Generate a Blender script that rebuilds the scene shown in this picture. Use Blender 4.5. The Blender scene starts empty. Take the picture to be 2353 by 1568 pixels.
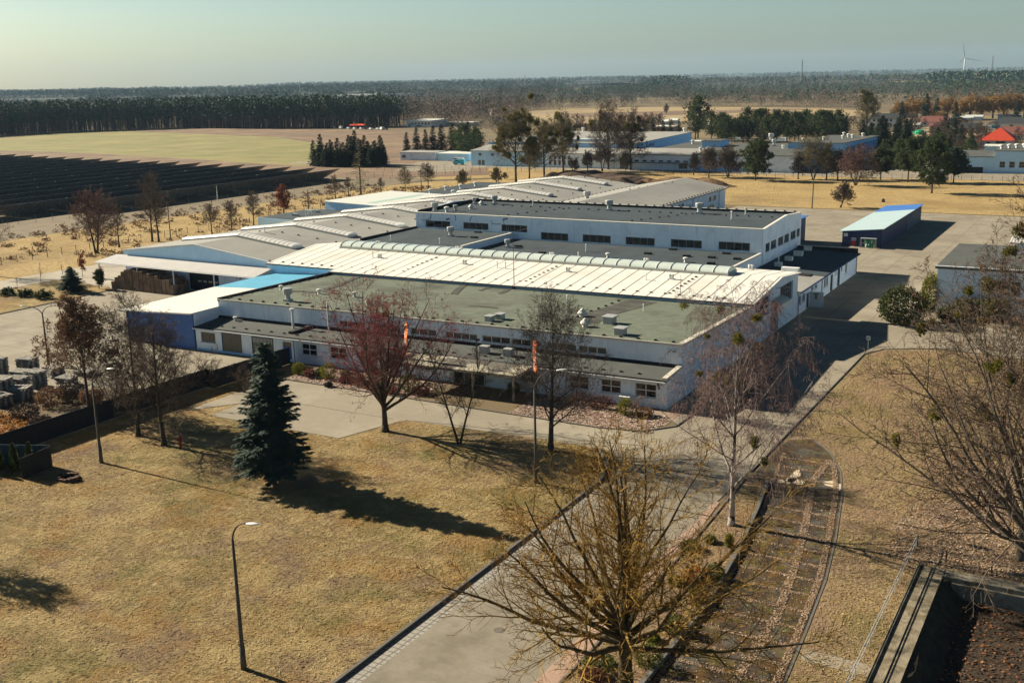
HAZE = 4.6e-5
import bpy, math, random
import numpy as np
from mathutils import Vector, Matrix
rad = math.radians
scene = bpy.context.scene
col = scene.collection

# ------------------------------------------------------------------ camera model
FPX, PITCH, ROLL, YAW, CAMZ = 2470.4, 0.237859, -0.0211517, -0.522322, 34.0
_fw = Vector((math.sin(YAW)*math.cos(PITCH), math.cos(YAW)*math.cos(PITCH), -math.sin(PITCH)))
_rt = Vector((math.cos(YAW), -math.sin(YAW), 0))
_up = _rt.cross(_fw)
_r = _rt*math.cos(ROLL)+_up*math.sin(ROLL)
_u = _up*math.cos(ROLL)-_rt*math.sin(ROLL)

def ray(x, y):
    return _r*((x-1176)/FPX)+_u*((784-y)/FPX)+_fw

def G(x, y, z=0.0):
    """survey point: where the sight line through (x, y) of the photo meets height z"""
    d = ray(x, y); t = (z-CAMZ)/d.z
    return (d.x*t, d.y*t, z)

def project(p):
    v = Vector(p)-Vector((0, 0, CAMZ)); k = v.dot(_fw)
    return (1176+FPX*v.dot(_r)/k, 784-FPX*v.dot(_u)/k, k)

def hgt(p, y):
    """height above p of something whose top is seen at row y"""
    lo, hi = -5.0, 400.0
    for _ in range(50):
        m = (lo+hi)/2
        if project((p[0], p[1], m))[1] > y: lo = m
        else: hi = m
    return (lo+hi)/2

# ------------------------------------------------------------------ mesh helpers
class MB:
    def __init__(self):
        self.v = []; self.f = []; self.m = []
    def add(self, vs, fs, mi=0):
        o = len(self.v); self.v.extend(vs)
        for f in fs:
            self.f.append(tuple(i+o for i in f)); self.m.append(mi)
        return self
    def quad(self, a, b, c, d, mi=0): return self.add([a, b, c, d], [(0, 1, 2, 3)], mi)
    def box(self, x0, x1, y0, y1, z0, z1, mi=0):
        if x0 > x1: x0, x1 = x1, x0
        if y0 > y1: y0, y1 = y1, y0
        vs = [(x0,y0,z0),(x1,y0,z0),(x1,y1,z0),(x0,y1,z0),(x0,y0,z1),(x1,y0,z1),(x1,y1,z1),(x0,y1,z1)]
        return self.add(vs, [(0,3,2,1),(4,5,6,7),(0,1,5,4),(1,2,6,5),(2,3,7,6),(3,0,4,7)], mi)
    def prism(self, poly, z0, z1, mi=0):
        """poly: ccw list of (x, y) or (x, y, ztop); walls down to z0"""
        n = len(poly)
        bot = [(p[0], p[1], z0) for p in poly]
        top = [(p[0], p[1], p[2] if len(p) > 2 else z1) for p in poly]
        fs = [tuple(range(n-1, -1, -1)), tuple(range(n, 2*n))]
        fs += [(i, (i+1) % n, n+(i+1) % n, n+i) for i in range(n)]
        return self.add(bot+top, fs, mi)
    def slab(self, corners, t, mi=0):
        """corners: ccw 3-d points of the top face; thickness t downward"""
        n = len(corners)
        top = [tuple(c) for c in corners]; bot = [(c[0], c[1], c[2]-t) for c in corners]
        fs = [tuple(range(n)), tuple(range(2*n-1, n-1, -1))]
        fs += [(i, n+i, n+(i+1) % n, (i+1) % n) for i in range(n)]
        return self.add(top+bot, fs, mi)
    def tube(self, pts, rads, k=6, mi=0, cap=True):
        pts = [Vector(p) for p in pts]
        if not hasattr(rads, '__len__'): rads = [rads]*len(pts)
        d = (pts[-1]-pts[0])
        if d.length < 1e-6: d = Vector((0, 0, 1))
        d.normalize()
        a = d.cross(Vector((0, 0, 1)))
        if a.length < .1: a = d.cross(Vector((1, 0, 0)))
        a.normalize(); b = d.cross(a)
        o = len(self.v)
        cs = [(math.cos(2*math.pi*i/k), math.sin(2*math.pi*i/k)) for i in range(k)]
        n = len(pts)
        for j, (p, r) in enumerate(zip(pts, rads)):
            if 0 < j < n-1:
                dd = pts[j+1]-pts[j-1]
            elif j == 0: dd = pts[1]-pts[0]
            else: dd = pts[-1]-pts[-2]
            if k > 3 and dd.length > 1e-6:
                dd.normalize(); a2 = a-dd*a.dot(dd)
                if a2.length > .2:
                    a2.normalize(); b2 = dd.cross(a2)
                else: a2, b2 = a, b
            else: a2, b2 = a, b
            ax, ay, az = a2*r; bx, by, bz = b2*r
            for c, s in cs:
                self.v.append((p.x+ax*c+bx*s, p.y+ay*c+by*s, p.z+az*c+bz*s))
        for j in range(n-1):
            q = o+j*k
            for i in range(k):
                i2 = (i+1) % k
                self.f.append((q+i, q+i2, q+k+i2, q+k+i)); self.m.append(mi)
        if cap:
            self.f.append(tuple(range(o+k-1, o-1, -1))); self.m.append(mi)
            q = o+(n-1)*k
            self.f.append(tuple(range(q, q+k))); self.m.append(mi)
        return self
    def lathe(self, c, prof, k=12, mi=0):
        """prof: (radius, z) list from bottom up, round the vertical through c"""
        o = len(self.v); n = len(prof)
        for r, z in prof:
            for i in range(k):
                a = 2*math.pi*i/k
                self.v.append((c[0]+r*math.cos(a), c[1]+r*math.sin(a), c[2]+z))
        for j in range(n-1):
            for i in range(k):
                i2 = (i+1) % k
                self.f.append((o+j*k+i, o+j*k+i2, o+(j+1)*k+i2, o+(j+1)*k+i)); self.m.append(mi)
        self.f.append(tuple(range(o+k-1, o-1, -1))); self.m.append(mi)
        self.f.append(tuple(range(o+(n-1)*k, o+n*k))); self.m.append(mi)
        return self

def link_mesh(name, vs, fs, mats, mi=None, smooth=False):
    me = bpy.data.meshes.new(name)
    me.from_pydata(vs, [], fs)
    for m in mats: me.materials.append(m)
    if mi is not None and len(mats) > 1: me.polygons.foreach_set('material_index', mi)
    if smooth: me.polygons.foreach_set('use_smooth', [True]*len(me.polygons))
    me.update()
    o = bpy.data.objects.new(name, me); col.objects.link(o)
    return o

def np_mesh(name, V, k, mats, mi=None):
    """V: (n*k, 3) float array, n separate faces of k corners"""
    V = np.asarray(V, dtype=np.float32).reshape(-1, 3); n = len(V)//k
    me = bpy.data.meshes.new(name)
    me.vertices.add(n*k); me.vertices.foreach_set('co', V.ravel())
    me.loops.add(n*k); me.loops.foreach_set('vertex_index', np.arange(n*k, dtype=np.int32))
    me.polygons.add(n); me.polygons.foreach_set('loop_start', np.arange(0, n*k, k, dtype=np.int32))
    me.polygons.foreach_set('loop_total', np.full(n, k, dtype=np.int32))
    for m in mats: me.materials.append(m)
    if mi is not None: me.polygons.foreach_set('material_index', np.asarray(mi, dtype=np.int32))
    me.update(calc_edges=True)
    o = bpy.data.objects.new(name, me); col.objects.link(o)
    return o

def tag(o, label, cat, group=None, kind=None):
    if label: o['label'] = label
    if cat: o['category'] = cat
    if group: o['group'] = group
    if kind: o['kind'] = kind
    return o

def thing(name, label, cat, loc=(0, 0, 0), group=None):
    o = bpy.data.objects.new(name, None); col.objects.link(o)
    o.empty_display_size = .3; o.location = loc
    return tag(o, label, cat, group)

def root_of(o):
    l = Vector((0, 0, 0))
    while o is not None:
        l += o.location; o = o.parent
    return l

def part(name, mb, mat, parent, label=None, smooth=False):
    """mesh part in world coordinates, parented (parents are only translated)"""
    l = root_of(parent)
    vs = [(v[0]-l.x, v[1]-l.y, v[2]-l.z) for v in mb.v]
    mats = mat if isinstance(mat, (list, tuple)) else [mat]
    o = link_mesh(name, vs, mb.f, mats, mb.m, smooth)
    o.parent = parent
    if label: o['label'] = label
    return o

def solo(name, mb, mat, label, cat, group=None, kind=None, smooth=False):
    mats = mat if isinstance(mat, (list, tuple)) else [mat]
    o = link_mesh(name, mb.v, mb.f, mats, mb.m, smooth)
    return tag(o, label, cat, group, kind)

def struct(name, mb, mat):
    mats = mat if isinstance(mat, (list, tuple)) else [mat]
    o = link_mesh(name, mb.v, mb.f, mats, mb.m); o['kind'] = 'structure'
    return o

def dup(root, loc, rotz=0.0, scale=1.0, label=None, group=None, sz=None):
    r = root.copy(); col.objects.link(r); r.location = loc
    r.rotation_euler = (0, 0, rotz); r.scale = (scale, scale, sz or scale)
    if label: r['label'] = label
    if group: r['group'] = group
    for ch in list(root.children):
        c = ch.copy(); col.objects.link(c); c.parent = r
        for g in ch.children:
            d = g.copy(); col.objects.link(d); d.parent = c
    return r

# ------------------------------------------------------------------ materials
def lin(c): return tuple((x/12.92 if x <= .04045 else ((x+.055)/1.055)**2.4) for x in c)
MATS = {}
def mat(name, c, var=.12, scale=.6, rough=.85, bump=0.0, bscale=8.0, stain=None, sscale=.08, sth=(.5, .62),
        stripe=None, spec=.3, metal=0.0, detail=6.0, streak=None, fine=None, trans=0.0, tousle=0.0):
    """c linear colour; var lightness mottling; stain=(colour, amount) large patches;
    stripe=(axis, period, width, colour) lines; streak=(colour, amount) vertical runs"""
    m = bpy.data.materials.new(name); m.use_nodes = True
    N = m.node_tree.nodes; L = m.node_tree.links
    b = N['Principled BSDF']
    b.inputs['Roughness'].default_value = rough; b.inputs['Metallic'].default_value = metal
    b.inputs['Specular IOR Level'].default_value = spec
    geo = N.new('ShaderNodeNewGeometry')
    pos = geo.outputs['Position']
    def noise(sc, det=detail, vec=None, r=.6):
        n = N.new('ShaderNodeTexNoise'); n.inputs['Scale'].default_value = sc
        n.inputs['Detail'].default_value = det; n.inputs['Roughness'].default_value = r
        L.new(vec or pos, n.inputs['Vector']); return n.outputs['Fac']
    def ramp(fac, lo, hi):
        r = N.new('ShaderNodeMapRange'); r.inputs['From Min'].default_value = lo; r.inputs['From Max'].default_value = hi
        L.new(fac, r.inputs['Value']); return r.outputs['Result']
    def mix(fac, a, bb, mode='MIX'):
        x = N.new('ShaderNodeMix'); x.data_type = 'RGBA'; x.blend_type = mode
        if isinstance(fac, float): x.inputs[0].default_value = fac
        else: L.new(fac, x.inputs[0])
        for s, val in ((6, a), (7, bb)):
            if isinstance(val, tuple): x.inputs[s].default_value = (*val[:3], 1)
            else: L.new(val, x.inputs[s])
        return x.outputs[2]
    def mul(a, k):
        x = N.new('ShaderNodeMath'); x.operation = 'MULTIPLY'; L.new(a, x.inputs[0])
        if isinstance(k, float): x.inputs[1].default_value = k
        else: L.new(k, x.inputs[1])
        return x.outputs[0]
    n0 = ramp(noise(scale), .3, .7)
    cc = mix(n0, tuple(x*(1-var) for x in c), tuple(min(x*(1+var), 1) for x in c))
    if fine:
        nf = ramp(noise(fine[2]), fine[3] if len(fine) > 3 else .45, fine[4] if len(fine) > 4 else .6)
        cc = mix(mul(nf, float(fine[1])), cc, fine[0])
    if stain:
        for i, (sc_, am) in enumerate([stain] if not isinstance(stain, list) else stain):
            off = N.new('ShaderNodeVectorMath'); off.operation = 'ADD'
            off.inputs[1].default_value = (37.0*i+11, 17.0*i, 5.0*i); L.new(pos, off.inputs[0])
            ns = ramp(noise(sscale*(1+.7*i), 8, off.outputs[0], .65), sth[0], sth[1])
            cc = mix(mul(ns, float(am)), cc, sc_)
    if streak:
        mp = N.new('ShaderNodeMapping'); mp.inputs['Scale'].default_value = (1.6, 1.6, .12)
        L.new(pos, mp.inputs['Vector'])
        ns = ramp(noise(1.2, 4, mp.outputs[0], .7), .55, .75)
        cc = mix(mul(ns, float(streak[1])), cc, streak[0])
    if stripe:
        for (ax, per, w, sc_) in ([stripe] if not isinstance(stripe, list) else stripe):
            sx = N.new('ShaderNodeSeparateXYZ'); L.new(pos, sx.inputs[0])
            mo = N.new('ShaderNodeMath'); mo.operation = 'PINGPONG'; mo.inputs[1].default_value = per/2
            L.new(sx.outputs[ax], mo.inputs[0])
            lt = N.new('ShaderNodeMath'); lt.operation = 'LESS_THAN'; lt.inputs[1].default_value = w/2
            L.new(mo.outputs[0], lt.inputs[0])
            cc = mix(lt.outputs[0], cc, sc_)
    L.new(cc, b.inputs['Base Color'])
    if bump:
        bp = N.new('ShaderNodeBump'); bp.inputs['Strength'].default_value = 1.0
        bp.inputs['Distance'].default_value = bump
        L.new(noise(bscale, 8, None, .7), bp.inputs['Height'])
        if tousle:
            mp2 = N.new('ShaderNodeMapping'); mp2.inputs['Rotation'].default_value = (0, 0, .6); mp2.inputs['Scale'].default_value = (1, .38, 1); L.new(pos, mp2.inputs['Vector'])
            b2 = N.new('ShaderNodeBump'); b2.inputs['Distance'].default_value = tousle; L.new(noise(2.0, 8, mp2.outputs[0], .74), b2.inputs['Height']); L.new(b2.outputs[0], bp.inputs['Normal'])
        L.new(bp.outputs[0], b.inputs['Normal'])
    if trans: b.inputs['Transmission Weight'].default_value = trans
    MATS[name] = m
    return m

def leafmat(name, c, c2, scale=.5, rough=.8, trans=.25):
    """foliage: colour by clump, a little light passes through"""
    m = bpy.data.materials.new(name); m.use_nodes = True
    N = m.node_tree.nodes; L = m.node_tree.links
    b = N['Principled BSDF']; b.inputs['Roughness'].default_value = rough
    b.inputs['Specular IOR Level'].default_value = .2
    geo = N.new('ShaderNodeNewGeometry')
    n = N.new('ShaderNodeTexNoise'); n.inputs['Scale'].default_value = scale; n.inputs['Detail'].default_value = 5
    L.new(geo.outputs['Position'], n.inputs['Vector'])
    r = N.new('ShaderNodeMapRange'); r.inputs['From Min'].default_value = .35; r.inputs['From Max'].default_value = .65
    L.new(n.outputs['Fac'], r.inputs['Value'])
    x = N.new('ShaderNodeMix'); x.data_type = 'RGBA'; L.new(r.outputs[0], x.inputs[0])
    x.inputs[6].default_value = (*c, 1); x.inputs[7].default_value = (*c2, 1)
    L.new(x.outputs[2], b.inputs['Base Color'])
    if trans:
        t = N.new('ShaderNodeBsdfTranslucent'); L.new(x.outputs[2], t.inputs['Color'])
        mx = N.new('ShaderNodeMixShader'); mx.inputs[0].default_value = trans
        L.new(b.outputs[0], mx.inputs[1]); L.new(t.outputs[0], mx.inputs[2])
        L.new(mx.outputs[0], N['Material Output'].inputs['Surface'])
    return m

wall_white = mat('wall_white', (.78,.88,.98), .03, .9, .8, streak=((.40,.46,.54), .5), stain=((.58,.68,.82), .5), sscale=.35)
wall_trim = mat('trim_white', (.72,.74,.74), .05)
wall_pale_blue = mat('wall_pale_blue', (.36,.62,.90), .06, .5, streak=((.22,.36,.52), .3))
wall_light_blue = mat('wall_light_blue', (.50,.74,.94), .07, .4, streak=((.3,.4,.5), .3))
blue_steel = mat('blue_steel', (.050,.135,.40), .15, .8, .5, streak=((.06,.09,.2), .4))
navy_steel = mat('navy_steel', (.020,.036,.115), .2, .8, .55, streak=((.03,.04,.08), .4))
roof_green = mat('roof_green_felt', (.145,.168,.124), .16, .9, .95, bump=.01, bscale=3, stain=[((.10,.105,.08), .7), ((.05,.05,.042), .65)], sscale=.07, sth=(.52,.66), stripe=(1, 8.0, .10, (.07,.075,.06)))
roof_dark = mat('roof_dark_felt', (.046,.066,.078), .18, .5, .92, bump=.01, bscale=3, stain=[((.065,.08,.09), .6), ((.03,.04,.05), .6)], sscale=.1, stripe=(0, 1.0, .03, (.045,.05,.06)))
roof_grey = mat('roof_grey_felt', (.33,.325,.30), .07, .5, .95, bump=.008, bscale=4, stain=[((.25,.25,.235), .6), ((.38,.37,.33), .5)], sscale=.06, stripe=(1, 1.0, .04, (.27,.265,.245)))
roof_strip = mat('roof_strip_felt', (.095,.102,.095), .15, .5, .95, bump=.01, bscale=3, stain=((.07,.07,.07), .6), sscale=.2)
roof_white = mat('roof_white_sheet', (.80,.785,.72), .05, .4, .6, stain=((.62,.58,.48), .45), sscale=.12, stripe=(0, 2.0, .17, (.15,.14,.12)))
roof_white_plain = mat('roof_white_plain', (.80,.77,.68), .05, .4, .6, stripe=(1, .55, .05, (.60,.58,.52)))
roof_pale = mat('roof_pale_sheet', (.70,.72,.66), .05, .4, .6)
roof_palestrip = mat('roof_pale_green_strip', (.46,.62,.54), .05, .4, .5)
roof_turq = mat('roof_turquoise', (.14,.44,.62), .07, .5, .5, stripe=(1, .55, .05, (.07,.33,.55)))
roof_shed = mat('roof_shed_pale', (.46,.60,.62), .06, .4, .5, stripe=(1, .5, .05, (.40,.53,.55)))
roof_shedblue = mat('roof_shed_blue', (.07,.20,.55), .08, .4, .5, stripe=(1, .5, .05, (.05,.15,.42)))
corrug = mat('corrugated_canopy', (.66,.64,.58), .08, .5, .6, stripe=(0, .42, .15, (.30,.31,.36)))
skylight_m = mat('skylight_white', (.85,.83,.76), .05, .8, .35, spec=.5)
skylight_g = mat('skylight_greenish', (.62,.70,.64), .08, .6, .3, spec=.5)
black_felt = mat('black_edge', (.018,.019,.022), .2, 1, .8)
glass = mat('window_glass', (.012,.015,.017), .5, 1.2, .08, spec=.8)
glass_grey = mat('window_glass_grey', (.035,.05,.055), .4, 1.0, .12, spec=.8)
frame_white = mat('frame_white', (.74,.75,.74), .04)
frame_grey = mat('frame_grey', (.28,.30,.32), .06)
frame_blue = mat('frame_blue', (.03,.08,.22), .1)
door_beige = mat('door_beige_planks', (.17,.155,.115), .1, 1.5, .8, stripe=(0, .16, .02, (.09,.08,.06)))
door_dark = mat('door_dark', (.02,.024,.032), .1, 1, .6)
metal_grey = mat('vent_metal', (.42,.43,.42), .12, 2, .55, metal=.2)
metal_white = mat('vent_white', (.72,.71,.66), .1, 2, .6)
concrete_pole = mat('concrete_pole', (.10,.088,.070), .15, 2, .95, bump=.01, bscale=12)
steel_dark = mat('steel_dark', (.05,.045,.042), .2, 3, .7)
lamp_white = mat('lamp_head_white', (.70,.72,.70), .06, 3, .4)
wood_grey = mat('wood_grey', (.34,.32,.28), .45, 1.6, .9, stain=[((.13,.12,.11), .8), ((.46,.44,.40), .6)], sscale=.9)
wood_brown = mat('wood_brown', (.30,.20,.13), .35, 1.0, .9)
wood_pole = mat('wood_pole', (.09,.075,.06), .2, 2, .9)
fence_dark = mat('fence_dark_sheet', (.026,.026,.028), .2, 1, .7, streak=((.05,.045,.04), .5))
fence_blue = mat('fence_weathered_blue', (.05,.085,.11), .25, 1, .85, streak=((.10,.12,.13), .6))
kerb_m = mat('kerb_stone', (.14,.13,.115), .2, 2, .95)
orange_cloth = mat('banner_orange', (.90,.20,.05), .15, 3, .7)
white_cloth = mat('banner_white', (.80,.76,.70), .05, 3, .7)
red_paint = mat('red_paint', (.30,.015,.02), .15, 4, .5)
green_paint = mat('green_bottle', (.02,.30,.16), .15, 4, .35)
sign_white = mat('sign_white', (.75,.75,.72), .04, 4, .5)
tile_red = mat('tile_bright_red', (.55,.065,.03), .12, .8, .6)
tile_orange = mat('tile_orange', (.72,.14,.035), .1, .8, .6)
tile_brown = mat('tile_dull_red', (.22,.085,.07), .12, .8, .8)
tile_dark = mat('tile_dark', (.045,.05,.055), .15, .8, .8)
plaster = mat('plaster_white', (.62,.62,.60), .06, .5)
# ------------------------------------------------------------------ camera, sky, sun, air
cam = bpy.data.cameras.new('camera'); cam.sensor_width = 36; cam.sensor_fit = 'HORIZONTAL'
cam.lens = 36*FPX/2352; cam.clip_end = 60000; cam.clip_start = .5
co = bpy.data.objects.new('camera', cam); col.objects.link(co)
M = Matrix.Identity(4)
for i in range(3):
    M[i][0] = _r[i]; M[i][1] = _u[i]; M[i][2] = -_fw[i]
M[2][3] = CAMZ
co.matrix_world = M
scene.camera = co
SUN_EL = rad(27.6)
w = bpy.data.worlds.new('World'); scene.world = w; w.use_nodes = True
wn = w.node_tree.nodes; wl = w.node_tree.links
sky = wn.new('ShaderNodeTexSky'); sky.sky_type = 'NISHITA'; sky.sun_disc = False
sky.sun_elevation = SUN_EL; sky.sun_rotation = rad(271)
sky.air_density = 1.0; sky.dust_density = 1.3; sky.ozone_density = 3.0; sky.altitude = 60
tint = wn.new('ShaderNodeMix'); tint.data_type = 'RGBA'; tint.blend_type = 'MULTIPLY'
tint.inputs[0].default_value = 1.0; tint.inputs[7].default_value = (.90, 1.0, .92, 1)
wl.new(sky.outputs[0], tint.inputs[6])
# sky deepens above the horizon; unseen zenith dimmed to cut fill on the ground
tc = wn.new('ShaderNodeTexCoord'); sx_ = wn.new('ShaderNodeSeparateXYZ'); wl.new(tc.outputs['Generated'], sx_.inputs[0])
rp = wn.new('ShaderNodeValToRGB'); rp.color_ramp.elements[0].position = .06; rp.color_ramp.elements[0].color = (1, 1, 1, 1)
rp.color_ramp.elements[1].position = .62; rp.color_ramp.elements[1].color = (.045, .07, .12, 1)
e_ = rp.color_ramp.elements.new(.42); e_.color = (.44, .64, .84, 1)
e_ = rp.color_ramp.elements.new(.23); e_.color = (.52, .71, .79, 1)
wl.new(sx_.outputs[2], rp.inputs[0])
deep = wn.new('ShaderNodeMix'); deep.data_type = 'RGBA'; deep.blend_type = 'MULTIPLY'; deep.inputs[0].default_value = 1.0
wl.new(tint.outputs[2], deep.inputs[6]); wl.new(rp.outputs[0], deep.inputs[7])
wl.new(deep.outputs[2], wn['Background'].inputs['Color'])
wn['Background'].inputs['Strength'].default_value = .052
sd = bpy.data.lights.new('sun', 'SUN'); sd.energy = 5.0; sd.angle = rad(.5); sd.color = (1.0, .88, .69)
so = bpy.data.objects.new('sun', sd); col.objects.link(so)
sdir = Vector((math.cos(SUN_EL), -.018, -math.sin(SUN_EL)))
so.rotation_euler = sdir.to_track_quat('-Z', 'Y').to_euler(); so.location = (-200, 100, 150)
vs = scene.view_settings
vs.view_transform = 'Standard'; vs.look = 'None'; vs.gamma = 1; vs.exposure = 1.02
scene.cycles.max_bounces = 5; scene.cycles.diffuse_bounces = 2; scene.cycles.volume_bounces = 0
scene.cycles.transparent_max_bounces = 6; scene.cycles.use_adaptive_sampling = True
try: scene.cycles.use_denoising = True
except Exception: pass

hz = MB().box(-9000, 4500, -200, 14000, -1.5, 260)
hm = bpy.data.materials.new('haze_air'); hm.use_nodes = True
hn = hm.node_tree.nodes; hn.remove(hn['Principled BSDF'])
pv = hn.new('ShaderNodeVolumePrincipled'); pv.inputs['Color'].default_value = (.50, .74, 1.0, 1)
pv.inputs['Density'].default_value = HAZE; pv.inputs['Anisotropy'].default_value = .0
hm.node_tree.links.new(pv.outputs[0], hn['Material Output'].inputs['Volume'])
hzo = link_mesh('haze', hz.v, hz.f, [hm]); hzo['kind'] = 'stuff'; tag(hzo, 'thin pale blue haze lying over the far woods', 'haze')

# ------------------------------------------------------------------ ground
g_lawn = mat('lawn_dry', (.285,.200,.078), .2, .45, .95, bump=.05, bscale=5, tousle=.55,
             fine=((.50,.385,.19), .8, 1.1, .46, .66),
             stain=[((.165,.145,.040), .85), ((.22,.145,.09), .75), ((.33,.185,.05), .6), ((.45,.335,.15), .7)], sscale=.10, sth=(.49,.62))
g_straw = mat('straw_field', (.40,.28,.11), .16, .2, .95, bump=.12, bscale=2.0, tousle=.6,
              fine=((.60,.45,.22), .6, 1.2), stain=[((.26,.18,.08), .75), ((.38,.26,.10), .7)], sscale=.045, sth=(.5,.64))
g_far = mat('far_ground', (.16,.12,.065), .2, .02, .95, stain=[((.12,.10,.05), .7), ((.30,.24,.11), .6)], sscale=.006)
g_green = mat('meadow_green', (.235,.215,.075), .2, .05, .95, bump=.1, bscale=.6, stain=[((.34,.28,.11), .75), ((.14,.17,.045), .5)], sscale=.02, stripe=(1, 23.0, 1.8, (.27,.235,.09)))
g_scrub = mat('scrub_brown', (.21,.140,.088), .25, .08, .95, bump=.2, bscale=.6, stain=[((.31,.22,.13), .7), ((.13,.09,.06), .6)], sscale=.03)
g_tan = mat('field_tan', (.36,.27,.14), .12, .03, .95, stain=[((.26,.19,.11), .6)], sscale=.01)
g_solar = mat('solar_ground', (.20,.16,.10), .2, .2, .95)
g_conc = mat('yard_concrete', (.30,.262,.195), .08, .5, .95, bump=.01, bscale=6,
             stain=[((.23,.20,.15), .75), ((.36,.32,.25), .6), ((.17,.15,.115), .5)], sscale=.09, stripe=[(0, 6.0, .13, (.19,.165,.12)), (1, 6.0, .13, (.19,.165,.12))])
g_fore = mat('forecourt_paving', (.30,.262,.195), .07, 1.0, .95, bump=.008, bscale=10,
             stain=[((.26,.23,.175), .6), ((.40,.365,.29), .5)], sscale=.09, stripe=[(0, .8, .025, (.28,.25,.19)), (1, .4, .02, (.29,.26,.2))])
g_road = mat('road_setts', (.25,.222,.17), .10, 1.2, .95, bump=.012, bscale=9,
             stain=[((.185,.165,.125), .8), ((.31,.28,.22), .65), ((.15,.135,.105), .5)], sscale=.14, stripe=[(1, .44, .03, (.225,.20,.155))])
g_sett = mat('gutter_setts', (.34,.32,.28), .35, 6, .95, bump=.02, bscale=8, stripe=[(0, .5, .07, (.12,.11,.09)), (1, .5, .07, (.12,.11,.09))])
g_pink = mat('pink_pavement', (.40,.27,.205), .12, 1.2, .95, bump=.01, bscale=9, stain=[((.30,.235,.175), .6)], sscale=.3, stripe=[(1, 1.2, .05, (.27,.19,.14))])
g_bed = mat('bed_soil', (.20,.135,.085), .3, 1, .95, bump=.12, bscale=3, fine=((.36,.26,.17), .7, 4), stain=[((.12,.11,.04), .6), ((.30,.19,.12), .6)], sscale=.2)
g_gravel = mat('gravel_bed', (.25,.18,.13), .3, 3, .95, bump=.05, bscale=6, fine=((.62,.50,.42), .8, 7, .5, .6), stain=[((.24,.10,.07), .6)], sscale=.25)
g_asph = mat('mossy_asphalt', (.058,.037,.020), .25, .8, .9, bump=.04, bscale=4, fine=((.10,.062,.036), .6, 3.5, .48, .62),
             stain=[((.105,.054,.012), .95), ((.10,.105,.10), .6), ((.14,.12,.012), .5), ((.022,.018,.012), .7)], sscale=.33, sth=(.51,.6))
g_litter = mat('leaf_litter', (.23,.165,.105), .3, .9, .95, bump=.12, bscale=5, fine=((.42,.31,.22), .8, 6, .48, .6), stain=[((.16,.13,.045), .7), ((.30,.19,.14), .6)], sscale=.12)
g_mixed = mat('right_lawn', (.28,.195,.095), .25, .5, .95, bump=.06, bscale=4.5, tousle=.50, fine=((.54,.41,.22), .8, 5, .46, .64), stain=[((.19,.155,.05), .75), ((.31,.20,.135), .75)], sscale=.12, sth=(.46,.6))
g_dirt = mat('yard_dirt', (.14,.105,.065), .3, .7, .95, bump=.15, bscale=2, stain=[((.30,.17,.06), .8), ((.08,.075,.03), .7)], sscale=.18)
g_orange = mat('dead_bracken', (.40,.215,.08), .3, .8, .95, bump=.3, bscale=2.2, fine=((.58,.38,.20), .7, 4))
g_path = mat('left_track', (.40,.36,.29), .1, .4, .95, bump=.03, bscale=2, stain=[((.28,.24,.17), .7)], sscale=.15)

def sheet(name, poly, z, m):
    mb = MB(); mb.add([(p[0], p[1], z) for p in poly], [tuple(range(len(poly)))])
    return struct(name, mb, m)
def px(poly): return [G(*p) for p in poly]

HX0, HX1, HY0, HY1 = -8.6, 10.0, 20.0, 74.0
def holed(name, x0, x1, y0, y1, z, m):
    mb = MB()
    for (a, b, c, d) in ((x0,HX0,y0,y1),(HX1,x1,y0,y1),(HX0,HX1,y0,HY0),(HX0,HX1,HY1,y1)): mb.quad((a,c,z),(b,c,z),(b,d,z),(a,d,z))
    return struct(name, mb, m)
holed('ground', -14000, 9000, -3000, 16000, -.02, g_far)
# the plant's own grounds
sheet('lawn', [(-130,-40),(-37.6,-40),(-37.6,92),(-100,92),(-130,90)], .0, g_lawn)
sheet('straw_meadow', [(-330,60),(-152.2,60),(-152.2,283),(120,283),(120,374),(-330,374)], .0, g_straw)
holed('verge', -26, 90, -40, 140, .0, g_mixed)
sheet('leaf_litter_ground', [(-11.5,76),(-13.5,82),(-9,92),(-2,97),(30,97),(30,70),(-9.5,75)], .006, g_litter)
# outer country
sheet('meadow', px([(0,318),(130,308),(290,302),(420,306),(520,311),(640,316),(730,330),(760,352),(735,376),(700,381),(560,374),(420,364),(200,352),(0,346),(-160,342),(-160,326)]), .02, g_green)
sheet('heath', px([(260,301),(420,295),(760,298),(930,301),(1130,320),(1130,372),(1120,392),(880,392),(740,372),(765,350),(730,328),(640,314),(520,309)]), .01, g_scrub)
sheet('scrub_strip', px([(-160,341),(0,345),(200,351),(420,363),(560,373),(700,380),(880,390),(1125,392),(1125,402),(840,412),(700,402),(420,384),(150,370),(-160,362)]), .015, g_scrub)
sheet('solar_ground', [(-560,60),(-233,60),(-219,324),(-233,330),(-560,372)], .012, g_solar)
sheet('far_field', px([(1130,262),(1300,249),(1480,246),(1640,246),(1880,248),(2000,256),(2005,264),(1900,270),(1600,277),(1420,288),(1250,282)]), .03, g_tan)
sheet('ploughed_strip', px([(1280,261),(1600,254),(1830,250),(1860,252),(1640,262),(1450,268),(1300,270)]), .045, g_scrub)
sheet('paddock', px([(2040,305),(2130,292),(2260,288),(2352,292),(2352,302),(2200,312),(2060,318)]), .03, g_tan)
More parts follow.
